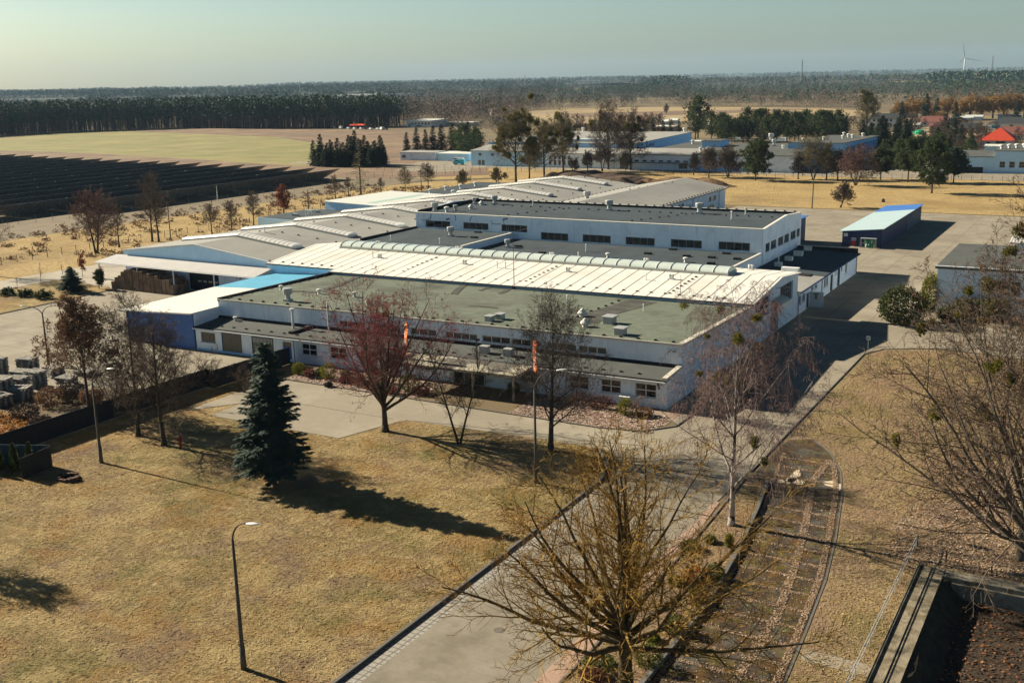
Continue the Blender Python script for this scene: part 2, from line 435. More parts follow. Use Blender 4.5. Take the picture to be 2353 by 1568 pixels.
# pavings: each a sheet a little above the one below
sheet('yard', [(-152,62),(-91.6,60),(-90,98),(-106,101),(-106,132),(-152,131)], .010, g_conc)
sheet('yard_corner', [(-152,62),(-130,40),(-108,40),(-91.6,60)], .006, g_dirt)
sheet('yard_rough_edge', [(-114,58),(-91.7,60.2),(-91.7,76),(-96,84),(-104,80),(-114,70)], .016, g_dirt)
sheet('bracken', [(-104,58),(-92,60.5),(-92,67),(-96,70),(-103,65)], .024, g_orange)
sheet('grass_island', [(-180,84),(-152,92),(-152,127),(-171.5,127)], .010, g_lawn)
sheet('gable_apron', [(-171,129),(-152,126),(-152,131.5),(-119,131),(-155.5,140),(-171,141)], .014, g_path)
sheet('left_track', [(-181,84),(-173.5,84),(-170.4,125),(-168,133),(-154,138),(-154,142),(-170,145),(-177.5,145),(-179,128)], .018, g_path)
sheet('rear_yard', [(-91,190),(-60,192),(-40,152),(-26,142),(24,142),(60,150),(60,281),(-91,281.5)], .010, g_conc)
sheet('forecourt', [(-86.4,79),(-82.9,83.6),(-82.6,79),(-65.4,79.1),(-63.9,83.8),(-62.6,86.8),(-47,87.8),(-40,87.6),(-37.3,84),(-27,88),(-26.6,100),(-37,101.5),(-37.2,97),(-39.5,94),(-44,93.3),(-86.4,93.3)], .012, g_fore)
sheet('road', [(-37.3,-30),(-27.6,-30),(-27.0,75),(-26.8,90),(-37.3,86)], .016, g_road)
sheet('road_gutter', [(-37.3,-30),(-36.2,-30),(-36.2,78),(-37.3,80)], .020, g_sett)
sheet('pink_path', [(-27.5,-30),(-25.9,-30),(-26.0,70),(-26.7,80),(-27.1,80)], .020, g_pink)
sheet('side_road', [(-40,100),(-26.6,88),(-26.8,128),(-26.8,135),(-25,137.8),(-19,141),(-9,139.5),(30,141),(30,150),(-24,151),(-24,200),(-40,192)], .008, g_conc)
sheet('planted_bed', [(-25.8,-30),(-21.6,-30),(-21.5,63),(-22.4,72),(-23.6,80),(-24.6,86),(-26.4,86)], .012, g_bed)
sheet('parking_strip', [(-21.4,-20),(-14.2,-20),(-14.4,55),(-14.9,62),(-15.6,70),(-16.6,77),(-18.2,86),(-19.6,91.5),(-21.6,96),(-24,99.2),(-26.0,98),(-26.2,88),(-24.2,84),(-23.2,76),(-21.7,67)], .014, g_asph)
sheet('lower_path', [(-14.3,58.6),(-8.6,58.6),(-8.6,60),(-14.5,60)], .012, g_conc)
sheet('gravel_bed', [(-85,93.5),(-66.5,93.5),(-66.5,100),(-85,100)], .016, g_gravel)
sheet('gravel_bed', [(-54.5,93.5),(-44,93.5),(-40.5,94.6),(-38.2,97),(-38.2,101.4),(-54.5,101.2)], .016, g_gravel)
sheet('rear_road', [(-330,374),(120,374),(120,383.8),(-330,383.8)], .03, g_conc)
sheet('rear_works_yard', [(-260,383.8),(30,383.8),(30,520),(-260,520)], .02, g_conc)
sheet('shed_court', px([(640+180,0+380)]*0 or [(905,392),(960,372),(1075,368),(1080,392),(1000,396)]), .035, g_conc)

def kerb(name, pts, wd=.14, h=.12):
    mb = MB()
    for (a, b) in zip(pts[:-1], pts[1:]):
        d = Vector((b[0]-a[0], b[1]-a[1])); d.normalize(); n = Vector((-d.y, d.x))*wd/2
        mb.prism([(a[0]-n.x, a[1]-n.y), (b[0]-n.x, b[1]-n.y), (b[0]+n.x, b[1]+n.y), (a[0]+n.x, a[1]+n.y)], -.02, h)
    return struct(name, mb, kerb_m)
kerb('kerb', [(-37.45,-30),(-37.45,80),(-38.6,84),(-41,87.4)], .22, .2)
kerb('kerb', [(-62.7,86.9),(-63.95,83.9),(-65.45,79.0),(-82.6,78.9)], .1, .03)
kerb('kerb', [(-82.9,83.8),(-86.5,79)], .1, .03)
kerb('kerb', [(-85,93.4),(-44,93.2),(-39.5,94),(-37.1,97),(-37,101)])
kerb('kerb', [(-25.75,-30),(-25.85,70),(-26.5,86)], .1, .1)
kerb('kerb', [(-21.45,-20),(-21.55,63),(-22.4,72),(-23.5,80),(-24.5,86)], .3, .32)
kerb('kerb', [(-14.3,-20),(-14.4,55),(-14.9,62),(-15.6,70),(-16.6,77),(-18.2,86),(-19.6,91.5),(-21.6,96),(-24,99.2)], .14, .03)
kerb('kerb', [(-152.1,92),(-152.1,127)])
kerb('kerb', [(-26.6,88),(-26.7,134),(-25,137.6),(-19,140.8),(-9,139.3),(20,140.6)], .12, .08)
kerb('paving_joint', [(-82,86.45),(-64.3,86.5)], .12, .018)
kerb('paving_joint', [(-62,86.9),(-46.7,89.3),(-43.8,89),(-37.3,90.3)], .2, .02)
# ------------------------------------------------------------------ building pieces
def wall_run(a, b, z0, z1, openings=(), depth=.16, mi=0, z1b=None):
    """outer face from a to b (outside on the right when walking a->b), holes with reveals. openings: (u0, u1, zlo, zhi)"""
    mb = MB()
    L = math.hypot(b[0]-a[0], b[1]-a[1]); ux = ((b[0]-a[0])/L, (b[1]-a[1])/L); n = (ux[1], -ux[0])
    P = lambda u, z, d=0: (a[0]+ux[0]*u-n[0]*d, a[1]+ux[1]*u-n[1]*d, z)
    us = sorted(set([0, L]+[u for o in openings for u in o[:2]])); zs = sorted(set([z0, z1]+[z for o in openings for z in o[2:4]]))
    for u0, u1 in zip(us[:-1], us[1:]):
        for q0, q1 in zip(zs[:-1], zs[1:]):
            cu, cz = (u0+u1)/2, (q0+q1)/2
            if any(o[0] < cu < o[1] and o[2] < cz < o[3] for o in openings): continue
            mb.quad(P(u0, q0), P(u1, q0), P(u1, q1), P(u0, q1), mi)
    for (u0, u1, q0, q1) in [o[:4] for o in openings]:
        D = depth
        mb.quad(P(u0, q0), P(u0, q0, D), P(u0, q1, D), P(u0, q1), mi); mb.quad(P(u1, q0, D), P(u1, q0), P(u1, q1), P(u1, q1, D), mi)
        mb.quad(P(u0, q1), P(u0, q1, D), P(u1, q1, D), P(u1, q1), mi); mb.quad(P(u0, q0, D), P(u0, q0), P(u1, q0), P(u1, q0, D), mi)
    if z1b is not None:      # sloping head on top of the straight run
        mb.add([P(0, z1), P(L, z1), P(L, z1b)], [(0, 1, 2)], mi)
    return mb

def fbox(mb, a, b, u0, u1, z0, z1, d0, d1, mi=0):
    """box in wall coordinates; d positive = inwards"""
    L = math.hypot(b[0]-a[0], b[1]-a[1]); ux = ((b[0]-a[0])/L, (b[1]-a[1])/L); n = (ux[1], -ux[0])
    P = lambda u, d, z: (a[0]+ux[0]*u-n[0]*d, a[1]+ux[1]*u-n[1]*d, z)
    vs = [P(u0,d0,z0),P(u1,d0,z0),P(u1,d1,z0),P(u0,d1,z0),P(u0,d0,z1),P(u1,d0,z1),P(u1,d1,z1),P(u0,d1,z1)]
    return mb.add(vs, [(0,3,2,1),(4,5,6,7),(0,1,5,4),(1,2,6,5),(2,3,7,6),(3,0,4,7)], mi)

def window(parent, a, b, u0, u1, z0, z1, nx=1, nz=1, fm=None, gm=None, sill=True, bar=.07, depth=.16, name='window'):
    fm = fm or frame_white; gm = gm or glass
    g = MB(); fbox(g, a, b, u0+.012, u1-.012, z0+.012, z1-.012, depth-.02, depth+.03)
    go = part(name, g, gm, parent)
    f = MB(); e = .015
    fbox(f, a, b, u0+e, u1-e, z0+e, z0+bar+.02, depth-.07, depth-.024); fbox(f, a, b, u0+e, u1-e, z1-bar-.02, z1-e, depth-.07, depth-.024)
    zz0, zz1 = z0+bar+.02, z1-bar-.02
    for i in range(nx+1):
        c = u0+e+(u1-u0-2*e-bar)*i/nx
        fbox(f, a, b, c, c+bar, zz0+.001, zz1-.001, depth-.068, depth-.026)
    for j in range(1, nz):
        c = zz0+(zz1-zz0)*j/nz-bar/2
        for i in range(nx):
            q0 = u0+e+(u1-u0-2*e-bar)*i/nx+bar; q1 = u0+e+(u1-u0-2*e-bar)*(i+1)/nx
            fbox(f, a, b, q0+.001, q1-.001, c, c+bar, depth-.066, depth-.028)
    part('frame', f, fm, go)
    if sill:
        s = MB(); fbox(s, a, b, u0-.06, u1+.06, z0-.07, z0-.003, -.08, depth-.03); part('sill', s, wall_trim if fm is frame_white else fm, go)
    return go

def vent(parent, x, y, z, kind, s=1.0):
    mb = MB(); m = metal_white
    if kind == 'big':      # square base, stem, wide drum
        mb.box(x-.42*s, x+.42*s, y-.42*s, y+.42*s, z-.05, z+.28*s)
        mb.lathe((x, y, z+.28*s), [(.32*s,0),(.30*s,.5*s),(.55*s,.62*s),(.60*s,1.15*s),(.56*s,1.3*s),(.2*s,1.34*s)], 14)
        m = metal_grey
    elif kind == 'mush':
        mb.lathe((x, y, z-.03), [(.3*s,0),(.24*s,.1),(.22*s,.5*s),(.42*s,.55*s),(.40*s,.75*s),(.1*s,.85*s)], 12)
    elif kind == 'cone':
        mb.lathe((x, y, z-.03), [(.38*s,0),(.34*s,.25*s),(.62*s,.42*s),(.60*s,.55*s),(.22*s,.95*s),(.08*s,1.05*s)], 14)
    elif kind == 'pipe':
        mb.lathe((x, y, z-.03), [(.09*s,0),(.08*s,.9*s),(.14*s,.92*s),(.12*s,1.06*s),(.03,1.1*s)], 9)
    elif kind == 'box':
        mb.box(x-.5*s, x+.5*s, y-.65*s, y+.65*s, z-.05, z+.75*s); mb.box(x-.68*s, x+.68*s, y-.82*s, y+.82*s, z+.752*s, z+.86*s)
        m = metal_grey
    elif kind == 'house':
        mb.box(x-.8*s, x+.8*s, y-.6*s, y+.6*s, z-.05, z+.8*s); m = metal_white
        mb.box(x-.86*s, x+.86*s, y-.66*s, y+.66*s, z+.802*s, z+.88*s)
    elif kind == 'twin':
        for dx in (-.28, .28): mb.lathe((x+dx*s, y, z+.2*s), [(.2*s,0),(.2*s,.35*s),(.27*s,.4*s),(.27*s,.75*s),(.1*s,.82*s)], 10)
        mb.box(x-.6*s, x+.6*s, y-.35*s, y+.35*s, z-.05, z+.2*s)
    o = part('roof_vent', mb, m, parent, smooth=False)
    return o

BLK = None
def blocks(parent, pts):
    """small dark blocks that hold the lightning wire"""
    global BLK
    for (x, y, z) in pts:
        if BLK is None:
            mb = MB(); mb.box(-.16, .16, -.13, .13, -.02, .16); mb.box(-.03, .03, -.03, .03, .161, .24)
            BLK = link_mesh('wire_block', mb.v, mb.f, [black_felt]); o = BLK
        else:
            o = BLK.copy(); col.objects.link(o)
        l = root_of(parent); o.parent = parent; o.location = (x-l.x, y-l.y, z-l.z)

def line_pts(a, b, n, jit=0):
    return [(a[0]+(b[0]-a[0])*t+random.uniform(-jit, jit), a[1]+(b[1]-a[1])*t+random.uniform(-jit, jit), a[2]+(b[2]-a[2])*t) for t in [(i+.5)/n for i in range(n)]]

random.seed(5)
def roofpt(x, y, zf):
    """point on a roof z = zf(x, y) seen at photo pixel"""
    z = 6.0
    for _ in range(12):
        p = G(x, y, z); z = zf(p[0], p[1])
    return (p[0], p[1], z)
def zoomD(r, x, y):
    k = (r[2]-r[0])/r[4]; return ((r[0]+x*k)/1.1705, (r[1]+y*k)/1.1705)
ZM5 = (700,440,1500,960,2353); ZM6 = (1400,440,2200,960,2353); Z1 = (500,780,860,1020,2352); ZR2 = (2020,540,2320,740,2352)

# ------------------------------------------------------------------ office front with green felt roof
OA, OB = (-106.0, 99.9), (-40.1, 101.9)
UA, UB = (-106.0, 104.4), (-40.1, 106.3)
BA, BB = (-106.0, 128.4), (-40.1, 130.3)
office = thing('office_building', 'low white factory front with green felt flat roof and rows of four pane windows', 'factory building', (-73, 115, 0))
LW = math.hypot(OB[0]-OA[0], OB[1]-OA[1])
def ux(x): return (x-OA[0])*LW/(OB[0]-OA[0])
ops = [(ux(-105.1), ux(-102.6), 1.2, 2.55), (ux(-101.5), ux(-98.1), .02, 2.75), (ux(-96.4), ux(-92.8), .02, 2.75), (ux(-91.3), ux(-89.9), .02, 2.5)]
four = [(-88.3,-85.9), (-83.9,-81.35), (-79.4,-76.9), (-75.3,-72.8), (-71.4,-68.9), (-57.4,-54.9), (-51.4,-49.0), (-47.6,-45.2), (-43.65,-41.2)]
ops += [(ux(a_), ux(b_), 1.05, 2.62) for a_, b_ in four]
ops += [(ux(-66.2), ux(-61.8), .02, 2.45)]
low = wall_run(OA, OB, -.05, 2.98, ops)
fbox(low, OA, OB, -.01, 16.6, -.05, .28, -.03, -.002, 1)
for xx in (-44.15, -53.0, -60.9, -67.4): fbox(low, OA, OB, ux(xx)-.12, ux(xx)+.12, -.04, 2.97, -.05, -.002)
# side wall along the right-hand road
RA, RB = OB, (-40.1, 130.3)
low.add([(OB[0],OB[1],-.05),(OB[0],UB[1],-.05),(OB[0],UB[1],3.45),(OB[0],OB[1],3.02)], [(0,1,2,3)])
low.add([(OB[0],UB[1],-.05),(OB[0],BB[1],-.05),(OB[0],BB[1],5.55),(OB[0],UB[1],6.0)], [(0,1,2,3)])
low.add([(OA[0],OA[1],-.05),(OA[0],BA[1],-.05),(OA[0],BA[1],5.55),(OA[0],UA[1],6.0),(OA[0],UA[1],3.45),(OA[0],OA[1],3.02)], [(5,4,3,2,1,0)])
part('wall', low, [wall_white, wall_pale_blue], office)
upops = []
def uu(x): return (x-UA[0])*LW/(OB[0]-OA[0])
strips = [(-85.8,-82.0,3)] + [(-80.3,-76.5,3),(-75.0,-71.2,3)] + [(-70.0,-65.5,4),(-64.9,-61.1,3),(-60.9,-57.1,3),(-56.3,-52.6,3),(-52.4,-48.9,3)]
for a_, b_, n_ in strips: upops.append((uu(a_), uu(b_), 3.98, 4.86))
glass_red = mat('window_red_blind', (.20,.018,.028), .4, 1.5, .25, spec=.6)
upw = wall_run(UA, UB, 3.40, 5.86, upops)
part('upper_wall', upw, wall_white, office)
for (a_, b_), i in zip(four, range(9)): window(office, OA, OB, ux(a_), ux(b_), 1.05, 2.62, 2, 2, bar=.10)
window(office, OA, OB, ux(-105.1), ux(-102.6), 1.2, 2.55, 2, 1, fm=frame_grey)
for a_, b_, n_ in strips: window(office, UA, UB, uu(a_), uu(b_), 3.98, 4.86, n_, 1, gm=glass_red if a_ < -84 else glass_grey if a_ < -66 or a_ > -57 else glass, bar=.09)
for k, (a_, b_) in enumerate([(-101.5,-98.1),(-96.4,-92.8)]):
    d = MB(); um = (ux(a_)+ux(b_))/2
    fbox(d, OA, OB, ux(a_)+.1, um-.015, .04, 2.66, .06, .12); fbox(d, OA, OB, um+.015, ux(b_)-.1, .04, 2.66, .06, .12)
    go = part('garage_door', d, door_beige, office)
    f = MB(); fbox(f, OA, OB, ux(a_)+.01, ux(a_)+.1, .03, 2.74, .0, .13); fbox(f, OA, OB, ux(b_)-.1, ux(b_)-.01, .03, 2.74, .0, .13); fbox(f, OA, OB, ux(a_)+.1, ux(b_)-.1, 2.66, 2.74, .0, .13)
    part('frame', f, frame_blue, go)
    if k == 1:
        g = MB()
        for i in range(14): fbox(g, OA, OB, ux(a_)+.2+i*.235, ux(a_)+.27+i*.235, 1.95, 2.6, .03, .058)
        part('grille', g, frame_white, go)
d = MB(); fbox(d, OA, OB, ux(-91.2), ux(-90.0), .04, 1.9, .06, .12); do = part('door', d, mat('door_blue', (.02,.09,.42), .1, 2, .5), office)
d = MB(); fbox(d, OA, OB, ux(-91.2), ux(-90.0), 1.93, 2.46, .06, .10); part('fanlight', d, glass, do)
# entrance: glass porch doors under a canopy
d = MB(); fbox(d, OA, OB, ux(-66.1), ux(-61.9), .04, 2.42, .1, .14); eo = part('entrance_door', d, glass_grey, office)
f = MB()
for u_ in (-66.15, -64.7, -63.4, -62.0): fbox(f, OA, OB, ux(u_)-.06, ux(u_)+.06, .03, 2.44, .0, .098)
fbox(f, OA, OB, ux(-66.05), ux(-62.1), 2.3, 2.43, .02, .096); part('frame', f, frame_white, eo)
d = MB(); ang = rad(62); c0 = (-66.1, 100.95)
d.prism([(c0[0],c0[1]),(c0[0]+.9*math.cos(-ang),c0[1]+.9*math.sin(-ang)),(c0[0]+.9*math.cos(-ang)+.05,c0[1]+.9*math.sin(-ang)+.02),(c0[0]+.06,c0[1])], .05, 2.2)
part('open_door_leaf', d, frame_white, eo)
cn = MB(); cn.slab([(-70.3,96.6,3.0),(-55.6,97.2,3.0),(-55.6,101.3,3.18),(-70.3,100.8,3.18)], .28)
for px_, py_ in ((-69.8,97.1),(-61.2,97.4),(-56.2,97.7)): cn.box(px_-.1, px_+.1, py_-.1, py_+.1, -.02, 2.74)
part('entrance_canopy', cn, mat('canopy_felt', (.46,.42,.32), .35, 1.2, .9, stain=((.10,.09,.08), .9), sscale=.22, sth=(.5,.53)), office)
# roofs
lr = MB()
lr.slab([(OA[0],OA[1]-.35,3.12),(OB[0]+.05,OB[1]-.35,3.12),(UB[0]+.05,UB[1]-.01,3.52),(UA[0],UA[1]-.01,3.52)], .12)
part('lower_roof', lr, roof_strip, office)
fl = MB(); fl.slab([(UA[0]+.02,UA[1]-.25,3.60),(UB[0],UB[1]-.25,3.60),(UB[0],UB[1]-.003,3.82),(UA[0]+.02,UA[1]-.003,3.82)], .07); part('wall_foot_strip', fl, black_felt, office)  # black strip along the foot of the upper wall
gt = MB(); gt.prism([(OA[0],OA[1]-.52),(OB[0],OB[1]-.52),(OB[0],OB[1]-.37),(OA[0],OA[1]-.37)], 2.93, 3.05)
part('gutter', gt, wall_trim, office)
bk = MB(); bk.prism([(OA[0],OA[1]-.36),(OB[0],OB[1]-.36),(OB[0],OB[1]-.05),(OA[0],OA[1]-.05)], 2.985, 3.19); part('eave_edge', bk, black_felt, office)
ur = MB()
ur.slab([(UA[0],UA[1]-.12,6.0),(UB[0],UB[1]-.12,6.0),(BB[0],BB[1],5.5),(BA[0],BA[1],5.5)], .12)
part('roof', ur, roof_green, office)
tr = MB()
tr.prism([(UA[0]+20,UA[1]+.45),(UB[0]+.1,UB[1]-.15),(UB[0]+.1,UB[1]+.02),(UA[0]+20,UA[1]+.62)], 5.88, 6.11)
tr.slab([(-40.55,106.5,6.16),(-39.95,106.5,6.16),(-39.95,130.2,5.68),(-40.55,130.2,5.68)], .24)
tr.slab([(-40.5,101.6,3.5),(-39.95,101.6,3.5),(-39.95,106.2,3.8),(-40.5,106.2,3.8)], .3)
tr.prism([(UA[0],UA[1]-.16),(UA[0]+20,UA[1]+.44),(UA[0]+20,UA[1]+.55),(UA[0],UA[1]-.06)], 5.92, 6.06)
part('parapet_cap', tr, mat('cap_sheet', (.62,.58,.50), .12, 1.5, .6), office)
te = MB(); te.slab([(-106.1,104.4,6.22),(-105.7,104.4,6.22),(-105.7,128.5,5.85),(-106.1,128.5,5.85)], .5); part('side_parapet', te, black_felt, office)
zg = lambda x, y: 6.0-.5*(y-105.2)/24
gr = lambda x, y: roofpt(x, y, zg)
for (zm, x, y, k, s) in [(ZM5,220,1085,'big',1.1),(ZM5,465,1028,'mush',.9),(ZM5,627,1022,'pipe',.8),(ZM5,745,1052,'mush',.9),(ZM5,165,995,'mush',.8),
                         (ZM6,370,1115,'pipe',1.2),(ZM6,487,1208,'cone',1.0),(ZM6,510,1288,'cone',1.0),(ZM6,705,1262,'box',1.1),(ZM6,790,1350,'box',1.0),(ZM6,972,1167,'pipe',.9),(ZM5,850,1115,'mush',.8)]:
    p = gr(*zoomD(zm, x, y)); vent(office, p[0], p[1], p[2], k, s)
p = gr(*zoomD(ZM5, 1815, 1242)); vent(office, p[0], p[1], p[2], 'box', .8); vent(office, p[0]+.55, p[1]+1.5, p[2], 'box', .8)
zl = lambda x, y: 3.12+.4*(y-100)/5.5
p = roofpt(*zoomD(Z1, 868, 545), zl); mb = MB(); mb.lathe((p[0], p[1], p[2]-.03), [(.18,0),(.18,.5),(.3,.52),(.28,.66),(.05,.7)], 12); part('chimney_pipe', mb, metal_white, office)
p = roofpt(*zoomD(Z1, 1885, 672), zl); mb = MB(); mb.lathe((p[0], p[1], p[2]-.03), [(.16,0),(.15,2.45),(.32,2.5),(.30,2.68),(.05,2.72)], 12); part('chimney_pipe', mb, metal_white, office)
mb = MB(); mb.lathe((-87.2, 104.65, 3.5), [(.13,0),(.13,2.9),(.2,2.92),(.18,3.1),(.03,3.6)], 10); part('chimney_pipe', mb, metal_white, office)
p = roofpt(*zoomD(Z1, 2095, 700), zl); mb = MB(); mb.slab([(p[0]-1.0,p[1]-2.1,3.55),(p[0]-.35,p[1]-2.1,3.55),(p[0]+.5,p[1]+1.7,3.9),(p[0]-.15,p[1]+1.7,3.9)], .5); part('firewall_cap', mb, black_felt, office)
for x_ in (-63.2, -60.0):
    mb = MB(); mb.box(x_-.5, x_+.5, 103.0, 103.8, 3.3, 4.1); mb.box(x_-.56, x_+.56, 102.94, 103.86, 4.101, 4.2); part('roof_vent', mb, metal_grey, office)
mb = MB(); mb.tube([(-89.4,100.3,2.98),(-89.3,100.15,2.7),(-89.3,100.15,0)], .07, 7); part('downspout', mb, frame_grey, office)
mb = MB(); mb.tube([(-41.0,101.7,2.95),(-40.8,101.6,2.2)], .09, 7); part('downspout', mb, steel_dark, office)
mb = MB(); mb.box(-45.0,-43.9,100.75,101.15,.35,1.1); mb.box(-45.05,-43.85,100.7,101.2,1.101,1.16); part('air_conditioner', mb, sign_white, office)
mb = MB(); fbox(mb, OA, OB, ux(-44.9), ux(-44.5), 2.2, 2.5, -.04, -.002); part('wall_sign', mb, sign_white, office)
mb = MB(); fbox(mb, UA, UB, uu(-41.6), uu(-41.4), 5.2, 5.4, -.4, -.002); part('security_camera', mb, frame_grey, office); mb = MB(); fbox(mb, UA, UB, uu(-41.1), uu(-40.8), 5.2, 5.45, -.35, -.002); part('security_camera', mb, frame_grey, office)
blocks(office, [(x, y, zg(x, y)+.0) for x, y in [(-105+2.05*i, 105.3+.03*2.05*i) for i in range(32)]])
blocks(office, [(-57+.2*random.random(), 107+2*i, zg(0, 107+2*i)) for i in range(11)] + [(-105.2, 106+2*i, zg(0, 106+2*i)) for i in range(11)])
blocks(office, [(x, 101.0+.03*(x+106), zl(0, 101)) for x in [-104.5+2.1*i for i in range(30)]])

mb = MB(); pz = lambda x, y: (x, y, zg(x, y)+.045)
mb.add([pz(-57.9,112.2),pz(-53.2,112.6),pz(-53.6,118),pz(-52.6,124),pz(-52.0,128.6),pz(-56.0,128.9),pz(-56.6,122),pz(-57.2,117)], [tuple(range(8))])
part('roof_patch', mb, mat('roof_patch_felt', (.066,.066,.055), .3, .6, .95, stain=((.12,.125,.10), .6), sscale=.5), office)
for pts in ([(500,992),(540,998),(800,898),(760,892)],[(1500,1030),(1560,1040),(1650,955),(1600,945)],[(1725,1003),(1760,1006),(1830,975),(1795,972)],[(240,1000),(460,1012),(460,1022),(240,1012)],[(1880,1025),(1910,1030),(1985,990),(1950,988)],[(1650,1118),(1880,1140),(1880,1147),(1650,1126)],[(470,1006),(720,1040),(720,1047),(470,1014)]):
    mb = MB(); q = [gr(*zoomD(ZM5, *p)) for p in pts]; c_ = (sum(p[0] for p in q)/4, sum(p[1] for p in q)/4)
    ring = []
    for i in range(4):
        a, b = q[i], q[(i+1)%4]
        for t in (0, .33, .66): ring.append((a[0]+(b[0]-a[0])*t+random.uniform(-.25,.25), a[1]+(b[1]-a[1])*t+random.uniform(-.25,.25)))
    mb.add([pz(x, y) for x, y in ring], [tuple(range(len(ring)))]); part('roof_patch', mb, MATS['roof_patch_felt'], office)
# ------------------------------------------------------------------ white standing seam hall
wh = thing('factory_hall', 'white seamed sheet roof hall with long greenish barrel skylight along its ridge', 'factory building', (-80, 141, 0))
WX0, WX1 = -120.6, -40.1
mb = MB()
prof = [(130.35, 6.0), (142.7, 7.35), (152.4, 6.4)]
rops = [(132.3-130.35, 138.4-130.35, 3.15, 5.75), (143.4-130.35, 149.8-130.35, 3.1, 5.8), (139.0-130.35, 143.0-130.35, .05, 3.9)]
side = wall_run((WX1,130.35),(WX1,152.4), -.05, 5.95, rops, .3)
side.add([(WX1,130.35,5.95),(WX1,152.4,5.95),(WX1,152.4,6.35),(WX1,142.7,7.3)], [(0,1,2,3)])
side.add([(WX0,130.35,-.05),(WX0,152.4,-.05),(WX0,152.4,6.35),(WX0,142.7,7.3),(WX0,130.35,5.95)], [(4,3,2,1,0)])
side.quad((WX1,152.4,-.05),(WX0,152.4,-.05),(WX0,152.4,6.35),(WX1,152.4,6.35))
part('wall', side, wall_white, wh)
mb = MB(); mb.quad((-106.1,128.45,5.0),(WX1,130.33,5.0),(WX1,130.33,5.95),(-106.1,128.45,5.95))
mb.quad((WX0,130.35,-.05),(-106.1,130.35,-.05),(-106.1,130.35,5.95),(WX0,130.35,5.95)); mb.quad((-106.1,130.35,4),(-106.1,128.45,4),(-106.1,128.45,5.95),(-106.1,130.35,5.95))
part('front_wall', mb, wall_light_blue, wh)
mb = MB(); t = .1
mb.slab([(-106.2,128.15,5.97),(WX1+.5,130.0,6.02),(WX1+.5,142.7,7.42),(-106.2,142.7,7.42)], t); mb.slab([(WX0,130.05,6.02),(-106.2,130.05,6.02),(-106.2,142.7,7.42),(WX0,142.7,7.42)], t)
mb.slab([(WX0,142.7,7.42),(WX1+.5,142.7,7.42),(WX1+.5,152.6,6.45),(WX0,152.6,6.45)], t)
part('roof', mb, roof_white, wh)
mb = MB(); mb.tube([(-106.2,128.12,5.86),(WX1+.5,129.95,5.9)], .09, 6); mb.tube([(WX0,130.02,5.9),(-106.3,130.02,5.9)], .09, 6); part('gutter', mb, black_felt, wh)
mb = MB(); mb.slab([(-42.6,152.3,7.0),(-40.1,152.3,7.0),(-40.1,153.3,7.0),(-42.6,153.3,7.0)], 1.0); part('parapet', mb, wall_trim, wh)
# barrel skylight
SX0, SX1, SY0, SY1 = -114.2, -46.9, 141.25, 144.9
mb = MB(); nseg = 10
arc = [(SY0+(SY1-SY0)*(.5-.5*math.cos(math.pi*i/nseg)), 7.45+.78*math.sin(math.pi*i/nseg)) for i in range(nseg+1)]
vs = [(x, y, z) for x in (SX0, SX1) for y, z in arc]; n1 = nseg+1
mb.add(vs, [(i, i+n1, i+1+n1, i+1) for i in range(nseg)]+[tuple(range(n1)), tuple(range(2*n1-1, n1-1, -1))])
sk = part('skylight', mb, skylight_g, wh, smooth=False)
for i in range(33):
    x = SX0+.03+(SX1-SX0-.06)*i/32
    rb = MB(); rb.tube([(x, y+(y-143.07)*.02, z+.03) for y, z in arc], .05, 4); part('rib', rb, wall_trim, sk)
cb = MB(); cb.box(SX0-.1, SX1+.1, SY0-.12, SY0+.03, 7.1, 7.62); cb.box(SX0-.1, SX1+.1, SY1-.03, SY1+.12, 7.1, 7.62); cb.box(SX0-.12,SX0-.004,SY0+.04,SY1-.04,7.1,7.62); cb.box(SX1+.004,SX1+.12,SY0+.04,SY1-.04,7.1,7.62)
part('kerb_frame', cb, mat('skylight_kerb', (.50,.49,.44), .08), sk)
zw = lambda x, y: 6.02+(y-130.2)*1.4/12.5 if y < 142.7 else 7.42-(y-142.7)*.098
for (zm, x, y, k, s) in [(ZM5,945,748,'twin',.75),(ZM5,1615,798,'twin',.75),(ZM5,932,645,'twin',.75),(ZM5,1560,688,'twin',.75),(ZM5,2305,738,'twin',.75),(ZM6,245,738,'twin',.75),(ZM6,372,858,'twin',.75),(ZM6,1190,915,'twin',.75),(ZM6,992,785,'twin',.75),(ZM6,1818,838,'twin',.75),(ZM6,455,738,'pipe',.8),(ZM6,990,922,'pipe',.8),
                         (ZM5,890,745,'pipe',1.0),(ZM5,1873,826,'pipe',1.0),(ZM5,1938,833,'pipe',1.0)]:
    p = roofpt(*zoomD(zm, x, y), zw); vent(wh, p[0], p[1], p[2], k, s)
blocks(wh, [(x, 131.2, zw(0, 131.2)) for x in [-118+2.0*i for i in range(38)]])
for xb in (-94.5, -73.2, -51.5): blocks(wh, [(xb+.1*i, 131.5+1.15*i, zw(0, 131.5+1.15*i)) for i in range(8)])
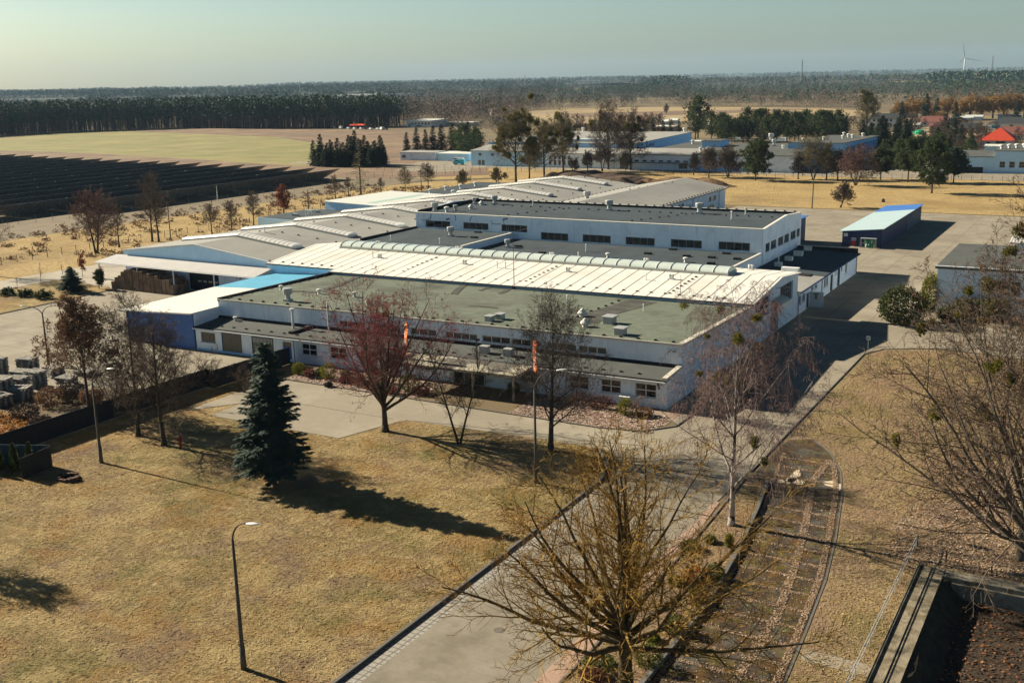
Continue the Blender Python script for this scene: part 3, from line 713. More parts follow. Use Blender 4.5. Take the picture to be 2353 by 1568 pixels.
# side wall glazing, door and hood
A_, B_ = (WX1,130.35), (WX1,152.4)
window(wh, A_, B_, *rops[0], 6, 2, fm=frame_blue, gm=glass, sill=False, depth=.3)
window(wh, A_, B_, *rops[1], 7, 2, fm=frame_grey, gm=glass_grey, sill=False, depth=.3)
d = MB(); fbox(d, A_, B_, 8.7, 11.0, .06, 3.85, .12, .2); po = part('sliding_door', d, mat('door_slate_blue', (.10,.19,.36), .12, 1, .6), wh)
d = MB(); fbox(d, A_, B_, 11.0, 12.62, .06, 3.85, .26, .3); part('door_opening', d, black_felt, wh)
mb = MB(); hs = [(0, 0), (.5, -.03), (1.0, -.18), (1.4, -.5), (1.6, -1.0)]
vs = [(WX1+dx, y, 4.75+dz) for y in (139.2, 143.6) for dx, dz in hs]; vs += [(v[0], v[1], v[2]-.05) for v in vs]; nh = len(hs)
mb.add(vs, [(i, i+nh, i+nh+1, i+1) for i in range(nh-1)]+[(i+2*nh, i+2*nh+1, i+3*nh+1, i+3*nh) for i in range(nh-1)])
part('door_hood', mb, mat('hood_plastic', (.40,.42,.36), .2, 2, .4), wh)
mb = MB(); mb.tube([(WX1,141.2,6.0),(WX1+.9,141.2,6.35),(WX1+1.5,141.2,6.35)], .05, 6); mb.box(WX1+1.2,WX1+2.0,141.05,141.35,6.28,6.42); part('wall_lamp', mb, frame_grey, wh)

# ------------------------------------------------------------------ middle blocks, tall hall, annex
mid = thing('middle_block', 'two low dark felt roofs with stepped parapet between white hall and tall hall', 'factory building', (-85, 161, 0))
mb = MB()
mb.prism([(-118.8,152.65),(-97.2,152.65),(-97.2,169.9),(-118.8,169.9)], -.05, 6.7); mb.prism([(-97.18,152.65),(-50.7,152.65),(-50.7,169.9),(-97.18,169.9)], -.05, 5.7)
part('wall', mb, wall_white, mid)
mb = MB(); mb.slab([(-118.4,152.7,6.75),(-97.6,152.7,6.75),(-97.6,169.88,6.85),(-118.4,169.88,6.85)], .04); part('roof', mb, roof_dark, mid)
mb = MB(); mb.slab([(-97.15,152.7,5.75),(-51.1,152.7,5.75),(-51.1,169.88,5.85),(-97.15,169.88,5.85)], .04); part('roof', mb, roof_dark, mid)
mb = MB(); mb.box(-97.6,-97.2,152.66,169.89,6.702,7.0); part('divider_parapet', mb, mat('cap_bright', (.78,.75,.66), .1, 2), mid)
mb = MB(); mb.box(-118.8,-118.42,152.66,169.89,6.702,7.15); part('side_parapet', mb, black_felt, mid)
mb = MB(); mb.box(-51.08,-50.68,152.66,169.88,5.702,6.05); part('side_parapet', mb, mat('cap_sheet_b', (.70,.68,.60), .1, 2), mid)
zm1 = lambda x, y: 6.78 if x < -97.3 else 5.8
for (zm, x, y, k, s) in [(ZM5,1505,575,'big',1.1),(ZM5,1032,610,'pipe',1.0),(ZM5,1420,635,'pipe',1.0),(ZM5,1955,662,'big',.9),(ZM6,690,742,'mush',1.0),(ZM6,1303,778,'mush',1.0),(ZM6,518,695,'pipe',1.2),(ZM5,1460,548,'pipe',.6),(ZM5,1260,538,'pipe',.6)]:
    p = roofpt(*zoomD(zm, x, y), zm1); vent(mid, p[0], p[1], p[2], k, s)
for (zm, x, y) in [(ZM6,1005,715),(ZM6,1312,735),(ZM6,1510,746),(ZM6,1712,758),(ZM6,1625,715),(ZM6,1202,683),(ZM6,1505,793),(ZM6,170,710),(ZM5,2040,657),(ZM5,1720,548),(ZM5,1690,588)]:
    p = roofpt(*zoomD(zm, x, y), zm1); mb = MB(); mb.box(p[0]-.55,p[0]+.55,p[1]-.4,p[1]+.4,p[2]-.03,p[2]+.3); part('roof_hatch', mb, black_felt, mid)

tall = thing('tall_hall', 'tallest white hall with dark felt roof, cracked paint and ribbon windows', 'factory building', (-84, 181, 0))
TX0, TX1, TY0, TY1, TZ = -118.6, -50.6, 170.0, 192.8, 9.75
TA, TB = (TX0, TY0), (TX1, TY0)
tw = [(-116.4,-110.8,7.1,8.4,3),(-107.9,-102.4,7.15,8.4,4),(-99.6,-94.2,7.1,8.4,4),(-91.4,-85.9,6.0,7.35,4),(-83.05,-77.6,6.05,7.4,4),(-74.8,-69.4,6.05,7.4,4),(-66.5,-61.0,6.1,7.45,4),(-58.1,-52.8,6.15,7.5,4)]
mb = wall_run(TA, TB, -.05, TZ, [(a_-TX0, b_-TX0, z0, z1) for a_, b_, z0, z1, n in tw])
sw = [(171.4,173.8),(174.4,177.5),(178.5,181.7),(182.3,185.2),(186.2,189.5),(190.1,192.3)]
m2 = wall_run((TX1,TY0),(TX1,TY1), -.05, TZ, [(a_-TY0, b_-TY0, 5.8, 7.3) for a_, b_ in sw]); mb.add(m2.v, m2.f)
mb.quad((TX1,TY1,-.05),(TX0,TY1,-.05),(TX0,TY1,TZ),(TX1,TY1,TZ)); mb.quad((TX0,TY1,-.05),(TX0,TY0,-.05),(TX0,TY0,TZ),(TX0,TY1,TZ))
part('wall', mb, wall_white, tall)
for a_, b_, z0, z1, n in tw: window(tall, TA, TB, a_-TX0, b_-TX0, z0, z1, n, 1, fm=frame_grey, sill=False)
for a_, b_ in sw: window(tall, (TX1,TY0), (TX1,TY1), a_-TY0, b_-TY0, 5.8, 7.3, 2, 1, fm=frame_grey, gm=glass_grey, sill=False)
mb = MB(); mb.slab([(TX0+.35,TY0+.3,TZ-.1),(TX1-.3,TY0+.3,TZ-.1),(TX1-.3,TY1-.35,TZ-.1),(TX0+.35,TY1-.35,TZ-.1)], .1); part('roof', mb, roof_dark, tall)
capb = MATS['cap_bright']
mb = MB(); mb.box(TX0-.05,TX1+.05,TY0-.14,TY0+.42,TZ+.003,TZ+.16); part('parapet_cap', mb, capb, tall)
mb = MB(); mb.box(TX0-.05,TX1-.362,TY1-.35,TY1+.05,TZ-.2,TZ+.30); mb.box(TX0+.312,TX0+.42,TY0+.302,TY1-.352,TZ-.2,TZ+.5); part('rear_parapet', mb, black_felt, tall)  # black here puts the shade of the parapet's inner faces into the colour
mb = MB(); mb.box(TX0,TX1-.3,TY1-.33,TY1+.04,TZ+.303,TZ+.35); part('rear_cap', mb, capb, tall)
gp = MB()
for x0_, x1_ in ((TX1-.31, TX1+.012), (TX0-.012, TX0+.31)):
    pr5 = [(TY0,TZ-.05),(TY1,TZ-.05),(TY1,TZ+.18),(183.3,10.55),(TY0,TZ+.02)]
    gp.add([(x0_,y,z) for y, z in pr5]+[(x1_,y,z) for y, z in pr5], [(4,3,2,1,0),(5,6,7,8,9)]+[(i,(i+1)%5,5+(i+1)%5,5+i) for i in range(5)])
part('gable_parapet', gp, wall_white, tall)
gp = MB(); gp.slab([(TX1-.36,TY0-.05,TZ+.12),(TX1+.07,TY0-.05,TZ+.12),(TX1+.07,183.3,10.66),(TX1-.36,183.3,10.66)], .1); gp.slab([(TX1-.36,183.3,10.66),(TX1+.07,183.3,10.66),(TX1+.07,TY1+.06,TZ+.29),(TX1-.36,TY1+.06,TZ+.29)], .1)
part('gable_cap', gp, capb, tall)
zt = lambda x, y: TZ-.1
for (zm, x, y, k, s) in [(ZM5,1380,385,'big',1.2),(ZM5,1475,382,'mush',1.3),(ZM5,1543,375,'big',.75),(ZM5,1665,358,'cone',.9),(ZM5,1748,327,'cone',.9),(ZM5,1692,318,'big',.8),(ZM5,1852,320,'big',1.1),(ZM6,700,370,'big',1.25),(ZM6,1412,395,'big',1.25),(ZM6,1667,440,'pipe',1.4),(ZM6,1777,402,'pipe',1.2),(ZM6,97,333,'pipe',1.2),(ZM5,2157,330,'pipe',1.1)]:
    p = roofpt(*zoomD(zm, x, y), zt); vent(tall, p[0], p[1], p[2], k, s)
blocks(tall, [(x, 186.5, TZ-.1) for x in [-115+2.1*i for i in range(30)]]+[(-101+.9*i, 171.5+2*i, TZ-.1) for i in range(8)]+[(-76+.9*i, 171.5+2*i, TZ-.1) for i in range(8)])
blocks(tall, [(TX0+.2+1.8*i, TY1-.15, TZ+.34) for i in range(38)])
# mended cracks on the left of the front
random.seed(8); crm = mat('bare_render', (.10,.14,.20), .3, 2)
for (x0, z0, pts) in [(-115.0,9.6,[(-.2,-.7),(-.9,-1.2),(-.7,-1.6),(-1.0,-2.2)]),(-117.5,8.5,[(.8,-.1),(1.6,.1)]),(-109.6,9.6,[(.1,-.8),(.0,-1.0)]),(-105.9,9.6,[(-.2,-.4),(-.5,-.6),(-.3,-1.0)]),(-101.6,8.9,[(0,-.5),(.9,-.55),(1.9,-.5)]),(-98.6,9.5,[(-.6,-.5),(-.3,-1.1)]),(-98.5,8.4,[(.0,-.9),(.1,-1.6)]),(-99.2,9.3,[(1.0,.2)]),(-111.6,8.75,[(.7,.15)])]:
    crk = MB(); pl = [(x0, TY0-.02, z0)]+[(x0+dx, TY0-.02, z0+dz) for dx, dz in pts]
    crk.tube(pl, [(.05 if len(pts) > 1 else .15)+.03*random.random() for _ in pl], 4); part('wall_crack', crk, crm, tall)

annex = thing('annex', 'low white annex with shadowed roof and blue framed windows beside the right hand road', 'factory building', (-45, 172, 0))
AA, AB = (-40.1, 152.55), (-40.1, 191.0)
aw = [(153.2,154.6,1.4,2.75),(155.3,156.8,1.4,2.7),(160.0,161.5,2.25,2.85),(162.2,163.7,2.2,2.8),(167.9,169.1,1.4,2.85),(169.4,170.6,1.4,2.85),(174.8,175.5,2.2,2.85),(175.8,176.4,2.2,2.85),(179.0,180.2,2.2,2.95),(182.1,183.7,1.4,2.95)]
ad = [(157.6,159.1,.04,2.35),(172.1,173.7,.04,2.75),(176.9,178.3,.04,2.95)]
mb = wall_run(AA, AB, -.05, 3.4, [(a_-152.55, b_-152.55, z0, z1) for a_, b_, z0, z1 in aw+ad])
mb.quad((-40.1,191,-.05),(-50.5,191,-.05),(-50.5,191,3.9),(-40.1,191,3.9)); mb.quad((-50.5,152.55,-.05),(-40.1,152.55,-.05),(-40.1,152.55,3.4),(-50.5,152.55,3.4))
part('wall', mb, wall_white, annex)
for a_, b_, z0, z1 in aw: window(annex, AA, AB, a_-152.55, b_-152.55, z0, z1, 2, 1, fm=frame_white, gm=glass_grey, sill=True)
for a_, b_, z0, z1 in ad[1:]:
    d = MB(); fbox(d, AA, AB, a_-152.5, b_-152.6, z0, z1, .08, .14); part('door', d, door_dark, annex)
d = MB(); fbox(d, AA, AB, 157.65-152.55, 159.05-152.55, .05, 2.34, .1, .15); dd = part('doorway', d, mat('doorway_brown', (.16,.10,.06), .2, 2), annex)
d = MB(); d.prism([(-40.05,159.15),(-38.1,159.55),(-38.1,159.62),(-40.05,159.22)], .1, 2.4); od = part('open_door', d, frame_white, dd)
d = MB(); d.prism([(-39.45,159.22),(-38.75,159.36),(-38.75,159.37),(-39.45,159.23)], 2.0, 2.18, 0); part('exit_sign', d, mat('sign_green', (.03,.22,.09), .05), od)
d = MB(); d.prism([(-39.3,159.25),(-38.95,159.32),(-38.95,159.33),(-39.3,159.26)], 1.3, 1.95, 0); part('notice', d, mat('notice_tan', (.40,.22,.12), .3, 20), od)
mb = MB(); mb.slab([(-50.58,152.56,3.95),(-39.6,152.56,3.58),(-39.6,166.0,3.58),(-50.58,166.0,3.95)], .14); part('roof', mb, roof_grey, annex)
mb = MB(); mb.slab([(-50.58,166.02,4.02),(-39.55,166.02,3.62),(-39.55,190.6,3.62),(-50.58,190.6,4.02)], .16); part('roof', mb, roof_dark, annex)  # far part darkened: the tall hall's shadow put into the roof colour
mb = MB(); mb.box(-50.5,-40.0,190.62,191.02,3.4,4.35); part('end_parapet', mb, black_felt, annex)
mb = MB(); mb.box(-50.4,-40.1,190.7,191.0,4.353,4.42); part('end_cap', mb, capb, annex)
mb = MB(); mb.tube([(-39.5,152.6,3.45),(-39.5,190.6,3.48)], .09, 7)
for y_ in (152.75, 166.3, 177.7, 190.2): mb.tube([(-39.5,y_,3.45),(-39.98,y_,3.1),(-39.98,y_,0)], .06, 6)
part('gutter', mb, frame_blue, annex)
za = lambda x, y: 4.02-.4*(x+50.58)/11
for (x, y, k, s) in [(570,1375,'house',.7),(790,1255,'house',.75),(990,1155,'house',.9),(1190,1040,'house',.75)]:
    p = roofpt(*zoomD(ZR2, x, y), za); vent(annex, p[0], p[1], p[2], k, s)
    if x == 570: vent(annex, p[0], p[1], p[2]+.6, 'pipe', 1.1)
p = roofpt(*zoomD((1980,720,2220,880,2352), 1750, 180), za); mb = MB(); mb.box(p[0]-1,p[0]+1.2,p[1]-.8,p[1]+.9,p[2]-.02,p[2]+.06); part('roof_hatch', mb, black_felt, annex)
# dark blue lean-to behind the tall hall
lean = thing('lean_to_shed', 'dark blue sheet lean-to standing behind the right end of the tallest hall', 'shed', (-54, 200, 0))
lb = G(*zoomD(ZR2, 1127, 832)); lz = hgt(lb, zoomD(ZR2, 1160, 300)[1])
LX, LYY = lb[0], lb[1]
mb = MB(); mb.prism([(LX-16,LYY-16),(LX,LYY-16),(LX,LYY,),(LX-16,LYY)], -.05, lz-.2); part('wall', mb, navy_steel, lean)
mb = MB(); mb.slab([(LX-16,LYY-16.2,lz+.2),(LX+.5,LYY-16.2,lz-.1),(LX+.5,LYY+.3,lz-.1),(LX-16,LYY+.3,lz+.2)], .12); part('roof', mb, roof_shedblue, lean)
mb = MB(); mb.box(LX+.003,LX+.06,LYY-6,LYY-4.6,lz-3,lz-1.4); part('window', mb, mat('window_tan', (.55,.48,.34), .1), lean)  # pane in one even pale tan
# ------------------------------------------------------------------ long grey gabled hall with nine rooflights
gh = thing('gabled_hall', 'long grey felt gabled hall with nine white arched skylights and pale blue gable', 'factory building', (-135, 200, 0))
GY0, GY1 = 131.0, 269.5
cx = lambda y: -137.3+.033*(y-GY0)
HW, EZ, RZ = 17.7, 6.05, 8.05
mb = MB()
gl, gr_ = (cx(GY0)-HW, GY0), (cx(GY0)+HW-.05, GY0)
gw = gr_[0]-gl[0]
dk0 = onx = None
mbw = wall_run(gl, gr_, -.05, EZ-.05, [(15.6, 22.6, .05, 4.3), (27.2, 28.6, .05, 2.2)], .25)
mbw.add([(gl[0],GY0,EZ-.05),(gr_[0],GY0,EZ-.05),(cx(GY0),GY0,RZ-.05)], [(0,1,2)], 0)
bl, br = (cx(GY1)-HW, GY1), (cx(GY1)+HW, GY1)
mbw.quad((br[0],GY1,-.05),(bl[0],GY1,-.05),(bl[0],GY1,EZ),(br[0],GY1,EZ)); mbw.add([(br[0],GY1,EZ),(bl[0],GY1,EZ),(cx(GY1),GY1,RZ-.05)], [(0,1,2)])
mbw.quad((bl[0],GY1,-.05),(gl[0],GY0,-.05),(gl[0],GY0,EZ),(bl[0],GY1,EZ)); mbw.quad((gr_[0],GY0,-.05),(br[0],GY1,-.05),(br[0],GY1,EZ),(gr_[0],GY0,EZ))
part('wall', mbw, wall_white, gh)
gb = MB(); gb.add([(gl[0],GY0-.04,4.9),(gr_[0],GY0-.04,4.9),(gr_[0],GY0-.04,EZ-.1),(cx(GY0),GY0-.04,RZ-.1),(gl[0],GY0-.04,EZ-.1)], [(0,1,2,3,4)])
part('gable_cladding', gb, wall_light_blue, gh)
mb = MB()
mb.slab([(gl[0]-.3,GY0-.3,EZ-.02),(cx(GY0),GY0-.3,RZ),(cx(GY1),GY1+.3,RZ),(bl[0]-.3,GY1+.3,EZ-.02)][::1], .14)
mb.slab([(cx(GY0),GY0-.3,RZ),(gr_[0],GY0-.3,EZ-.02),(br[0],GY1+.3,EZ-.02),(cx(GY1),GY1+.3,RZ)], .14)
part('roof', mb, roof_grey, gh)
mb = MB(); mb.slab([(gl[0]-.3,GY0-.42,EZ+.06),(cx(GY0),GY0-.42,RZ+.09),(cx(GY0),GY0-.2,RZ+.09),(gl[0]-.3,GY0-.2,EZ+.06)], .2); mb.slab([(cx(GY0),GY0-.42,RZ+.09),(gr_[0],GY0-.42,EZ+.06),(gr_[0],GY0-.2,EZ+.06),(cx(GY0),GY0-.2,RZ+.09)], .2)
part('verge_trim', mb, wall_trim, gh)
def zgh(x, y): return EZ+(RZ-EZ)*(1-min(1, abs(x-cx(y))/HW))
def rooflight(y):
    c = cx(y); xs = [c-13.6, c, c+12.6]; nseg = 6; W = 1.35
    arc = [(-W*math.cos(math.pi*i/nseg), .30+.42*math.sin(math.pi*i/nseg)) for i in range(nseg+1)]
    sk = MB(); vs = []; n1 = nseg+1
    for x in xs:
        for dy, dz in arc: vs.append((x, y+dy, zgh(x, y)+dz))
    fs = [(j*n1+i, (j+1)*n1+i, (j+1)*n1+i+1, j*n1+i+1) for j in range(2) for i in range(nseg)]
    fs += [tuple(range(n1)), tuple(range(3*n1-1, 2*n1-1, -1))]
    sk.add(vs, fs); so_ = part('skylight', sk, skylight_m, gh)
    rb = MB()
    for j in range(1, 26):
        x = xs[0]+(xs[2]-xs[0])*j/26
        rb.tube([(x, y+dy*1.01, zgh(x, y)+dz+.015) for dy, dz in arc], .03, 3, cap=False)
    part('glazing_bars', rb, mat('bar_grey', (.45,.44,.40), .1) if 'bar_grey' not in MATS else MATS['bar_grey'], so_)
    kb = MB()
    for a, b in ((xs[0], xs[1]), (xs[1], xs[2])):
        for s in (-1, 1):
            y0, y1 = sorted((y+s*(W+.12), y+s*(W-.02)))
            kb.add([(a,y0,zgh(a,y)-.05),(b,y0,zgh(b,y)-.05),(b,y1,zgh(b,y)-.05),(a,y1,zgh(a,y)-.05),(a,y0,zgh(a,y)+.34),(b,y0,zgh(b,y)+.34),(b,y1,zgh(b,y)+.34),(a,y1,zgh(a,y)+.34)],
                   [(0,3,2,1),(4,5,6,7),(0,1,5,4),(1,2,6,5),(2,3,7,6),(3,0,4,7)])
    for x in (xs[0], xs[2]):
        x0, x1 = (x-.1, x-.003) if x == xs[0] else (x+.003, x+.1)
        kb.box(x0, x1, y-W+.0, y+W-.0, zgh(x, y)-.06, zgh(x, y)+.36)
    part('kerb_frame', kb, MATS['skylight_kerb'], so_)
for i in range(9): rooflight(142.0+14.85*i)
random.seed(11)
bp = []
for i in range(9):
    y = 149.3+14.85*i
    bp += [(cx(y)+d, y+.1*d, zgh(cx(y)+d, y)) for d in (-16,-9,-2.5,2.5,6,10,14)]
bp += [(cx(GY0+3*k)+16.6, GY0+3*k, zgh(cx(GY0+3*k)+16.6, GY0+3*k)) for k in range(13)]
blocks(gh, bp)
for (zm, x, y, k, s) in [((0,500,900,1100,2352),1860,325,'pipe',1.0),((660,500,1260,720,2353),205,490,'pipe',1.0),((660,500,1260,720,2353),1272,303,'pipe',1.0)]:
    p = roofpt(*zoomD(zm, x, y), zgh); vent(gh, p[0], p[1], p[2], k, s)
# canopy, door 13
mb = MB(); mb.slab([(-157.6,126.4,4.4),(-120.0,126.4,4.3),(-119.9,130.94,5.15),(-156.8,130.94,5.2)], .08)
cano = part('canopy', mb, corrug, gh)
fr = MB(); fr.tube([(-157.6,126.4,4.27),(-120,126.4,4.17)], .07, 4)
for x_ in (-156.5,-147,-138.3,-129,-120.4): fr.box(x_-.08,x_+.08,126.5,126.66,-.02,4.2); fr.tube([(x_,126.6,4.1),(x_,130.8,4.9)], .06, 4)
part('canopy_frame', fr, wall_trim, cano)
d = MB(); fbox(d, gl, gr_, 15.65, 22.55, .06, 4.28, .14, .2); dd = part('roller_door', d, door_dark, gh)
wnd = MB()
for i in range(4): fbox(wnd, gl, gr_, 17.6+i*1.25, 18.4+i*1.25, 1.55, 1.85, .10, .138)
part('door_window', wnd, mat('door_panes', (.50,.42,.30), .2, 2), dd)
d = MB(); fbox(d, gl, gr_, 27.25, 28.55, .06, 2.15, .12, .2); part('door', d, door_dark, gh)
d = MB(); fbox(d, gl, gr_, 24.3, 24.6, .7, 1.3, -.05, -.002); part('call_box', d, frame_blue, gh)
mb = MB(); mb.box(-153.6,-151.8,129.6,130.9,.02,2.6); part('blue_locker', mb, blue_steel, gh)
def text_mesh(name, s, size, m, parent, loc, rot=(math.pi/2, 0, 0)):
    cu = bpy.data.curves.new(name, 'FONT'); cu.body = s; cu.size = size; cu.extrude = .01; cu.align_x = 'CENTER'
    to = bpy.data.objects.new(name, cu); col.objects.link(to)
    dg = bpy.context.evaluated_depsgraph_get(); dg.update()
    me = bpy.data.meshes.new_from_object(to.evaluated_get(dg)); bpy.data.objects.remove(to)
    me.materials.clear(); me.materials.append(m)
    o = bpy.data.objects.new(name, me); col.objects.link(o)
    if parent is not None:
        o.parent = parent; l = root_of(parent); o.location = (loc[0]-l.x, loc[1]-l.y, loc[2]-l.z)
    else: o.location = loc
    o.rotation_euler = rot
    return o
text_mesh('bay_number', '13', 1.5, black_felt, gh, (-127.8, GY0-.03, 2.75))

# second span behind, right of the valley
rh = thing('rear_hall', 'grey felt gabled hall with white walls and dark windows at the far right end', 'factory building', (-100, 245, 0))
RY0, RY1 = 204.0, 271.5
vx = lambda y: cx(y)+HW+.05
mb = MB(); rx = -91.3
mbw = wall_run((rx,RY0),(rx,RY1), -.05, 5.75, [(258.7-RY0,260.7-RY0,3.4,4.6),(262.1-RY0,264.4-RY0,3.4,4.6),(258.8-RY0,262.8-RY0,.4,2.5),(238.0-RY0,239.4-RY0,3.6,4.9),(240-RY0,241.6-RY0,3.6,4.9),(253.2-RY0,254.6-RY0,2.0,3.1)])
mbw.quad((rx,RY1,-.05),(vx(RY1),RY1,-.05),(vx(RY1),RY1,5.9),(rx,RY1,5.75)); mbw.add([(rx,RY1,5.75),(vx(RY1),RY1,5.9),(-102.2,RY1,8.0)], [(0,1,2)])
mbw.quad((vx(RY0),RY0,-.05),(rx,RY0,-.05),(rx,RY0,5.75),(vx(RY0),RY0,5.9)); mbw.add([(vx(RY0),RY0,5.9),(rx,RY0,5.75),(-104,RY0,8.0)], [(0,1,2)])
part('wall', mbw, wall_white, rh)
for u0, u1, z0, z1 in [(258.7,260.7,3.4,4.6),(262.1,264.4,3.4,4.6),(258.8,262.8,.4,2.5),(238.0,239.4,3.6,4.9),(240,241.6,3.6,4.9),(253.2,254.6,2.0,3.1)]:
    window(rh, (rx,RY0), (rx,RY1), u0-RY0, u1-RY0, z0, z1, 2, 1, fm=frame_grey, sill=False)
mb = MB()
mb.slab([(vx(RY0),RY0,6.0),(-104,RY0,8.1),(-102.2,RY1+.4,8.1),(vx(RY1),RY1+.4,6.0)], .14); mb.slab([(-104,RY0,8.1),(rx+.7,RY0,5.85),(rx+.7,RY1+.4,5.85),(-102.2,RY1+.4,8.1)], .14)
part('roof', mb, roof_grey, rh)
mb = MB(); mb.tube([(rx+.75,RY0,5.72),(rx+.75,RY1+.3,5.72)], .09, 6)
for y_ in (247.5, 266.5): mb.tube([(rx+.75,y_,5.7),(rx+.07,y_,5.2),(rx+.07,y_,0)], .07, 6)
mb.tube([(rx,244,4.2),(rx+1.2,244,4.2)], .12, 6); mb.tube([(rx,251.5,4.0),(rx+.8,251.5,4.0)], .2, 6)
part('gutter', mb, frame_grey, rh)
p = roofpt(*zoomD(ZM6, 525, 292), lambda x, y: 7.0); vent(rh, p[0], p[1], p[2]-.1, 'big', 1.4)
blocks(rh, [(rx+.3, RY0+20+2.0*i, 5.95) for i in range(23)]+[(-104.5-.0*i+(.6*i), 240+4*i, 7.9) for i in range(6)]+[(vx(220+2.4*i)+.6, 220+2.4*i, 6.1) for i in range(20)])

# wings on the far side of the gabled hall
wg = thing('flat_wing', 'pale roofed flat wing with a greenish roof strip behind the gabled hall', 'factory building', (-163, 220, 0))
mb = MB(); mb.prism([(-171.8,207.6),(-152.8,206.3),(-151.6,233.4),(-170.8,233.6)], -.05, 5.4)
mb.add([(-171.8,207.6,5.4),(-152.8,206.3,5.4),(-152.8,206.3,5.7),(-171.8,207.6,6.0)], [(0,1,2,3)]); mb.add([(-170.8,233.6,5.4),(-171.8,207.6,5.4),(-171.8,207.6,6.0),(-170.8,233.6,6.0)], [(0,1,2,3)])
part('wall', mb, wall_light_blue, wg)
mb = MB(); mb.slab([(-172.1,207.2,6.12),(-152.6,206.0,5.72),(-151.4,233.7,5.72),(-171.1,234.0,6.12)], .14); part('roof', mb, roof_pale, wg)
mb = MB(); mb.slab([(-160.5,209.5,5.91),(-158.2,209.4,5.86),(-157.3,230.5,5.86),(-159.6,230.6,5.91)], .02); part('roof_strip', mb, roof_palestrip, wg)
w2 = thing('left_wing', 'pale blue wing with dark felt roof left of the gabled hall', 'factory building', (-165, 199, 0))
mb = MB(); mb.prism([(-177.2,189.4),(-153.7,188.0),(-153.2,206.2),(-172,207.5),(-176.6,207.8)], -.05, 3.95); part('wall', mb, wall_light_blue, w2)
mb = MB(); mb.slab([(-177.0,189.6,4.0),(-153.7,188.2,4.2),(-153.2,206.1,4.2),(-172,207.4,4.1),(-176.4,207.6,4.0)], .04); part('roof', mb, roof_dark, w2)
ZN = (660,500,1260,720,2353)
for x, y in ((525,312),(750,278)):
    p = roofpt(*zoomD(ZN, x, y), lambda a, b: 4.1); mb = MB(); mb.box(p[0]-.7,p[0]+.7,p[1]-.4,p[1]+.4,4.0,4.5); mb.box(p[0]-.8,p[0]+.8,p[1]-.5,p[1]+.5,4.502,4.6); part('roof_vent', mb, metal_grey, w2)
p = roofpt(*zoomD(ZN, 682, 335), lambda a, b: 4.1); mb = MB()
for dx in (-.9, 0, .9):
    for dy in (-.5, .5): mb.tube([(p[0]+dx,p[1]+dy,4.05),(p[0]+dx,p[1]+dy,5.9)], .05, 4)
for z_ in (5.0, 5.9): mb.tube([(p[0]-.9,p[1]-.5,z_),(p[0]+.9,p[1]-.5,z_)], .05, 4); mb.tube([(p[0]-.9,p[1]+.5,z_),(p[0]+.9,p[1]+.5,z_)], .05, 4)
part('roof_ladder_guard', mb, metal_white, w2)
w3 = thing('back_wing', 'dark felt roofed wing with roof vents at the far left back', 'factory building', (-160, 263, 0))
mb = MB(); mb.prism([(-173.6,240.5),(-151.3,239),(-149.8,281),(-172.6,281)], -.05, 4.1); part('wall', mb, wall_light_blue, w3)
mb = MB(); mb.slab([(-173.4,240.7,4.2),(-151.3,239.2,4.3),(-149.8,280.8,4.3),(-172.4,280.8,4.2)], .06); part('roof', mb, roof_dark, w3)
ZB2 = (950,170,1950,600,2353)
for x, y in ((487,822),(586,802),(680,792),(772,777),(632,830)):
    p = roofpt(*zoomD(ZB2, x, y), lambda a, b: 4.25); vent(w3, p[0], p[1], p[2], 'mush', 1.5)

# ------------------------------------------------------------------ blue shed at the left front
bs = thing('blue_shed', 'dark blue sheet shed with a white and turquoise roof at the left front corner', 'shed', (-112, 115, 0))
SW = [(-118.6,99.5),(-106.15,99.75),(-106.15,130.1),(-119.4,130.1)]
zs_ = lambda x, y: 4.35+.6*(x+119)/13
mb = MB(); mb.prism([(x, y, zs_(x, y)-.1) for x, y in SW], -.05, 4); part('wall', mb, blue_steel, bs)
mb = MB(); mb.slab([(-119.3,99.2,zs_(-119.3,0)+.06),(-106.0,99.45,zs_(-106,0)+.06),(-106.0,117.6,zs_(-106,0)+.06),(-119.8,117.4,zs_(-119.8,0)+.06)], .14); part('roof', mb, roof_white_plain, bs)
mb = MB(); mb.slab([(-119.8,117.42,zs_(-119.8,0)+.06),(-106.0,117.62,zs_(-106,0)+.06),(-106.0,130.2,zs_(-106,0)+.06),(-119.8,130.1,zs_(-119.8,0)+.06)], .14); part('roof', mb, roof_turq, bs, label='turquoise rear roof')
mb = MB(); mb.tube([(-119.4,99.12,zs_(-119.4,0)-.06),(-106.0,99.38,zs_(-106,0)-.06)], .1, 6); part('gutter', mb, frame_grey, bs)
mb = MB(); mb.prism([(-106.16,99.9),(-105.98,99.9),(-105.98,104.4),(-106.16,104.4)], 3.2, 4.95); part('side_flashing', mb, wall_white, bs)

# ------------------------------------------------------------------ navy shed with gas bottles
ns = thing('storage_shed', 'long navy blue sheet shed with pale and bright blue mono pitch roof', 'shed', (-46, 244, 0))
mb = MB(); mb.prism([(-49.7,221.6,2.95),(-41.9,221.2,3.75),(-41.9,266.5,3.75),(-49.7,267.5,2.95)], -.05, 3)
part('wall', mb, [navy_steel], ns)
mb = MB(); mb.slab([(-50.3,221.2,3.02),(-41.5,220.8,3.9),(-41.5,255.6,3.9),(-50.3,254.6,3.02)], .12); part('roof', mb, roof_shed, ns)
mb = MB(); mb.slab([(-50.3,254.62,3.02),(-41.5,255.62,3.9),(-41.5,267.0,3.9),(-50.3,268.4,3.02)], .12); part('roof', mb, roof_shedblue, ns, label='bright blue far end of the roof')
dr = MB()
for i in range(7): dr.box(-41.88,-41.82,248+2.6*i,250.2+2.6*i,.1,3.0)
part('door_panels', dr, mat('door_worn', (.13,.15,.20), .3, 1.5, .7, streak=((.25,.26,.28), .6)), ns)
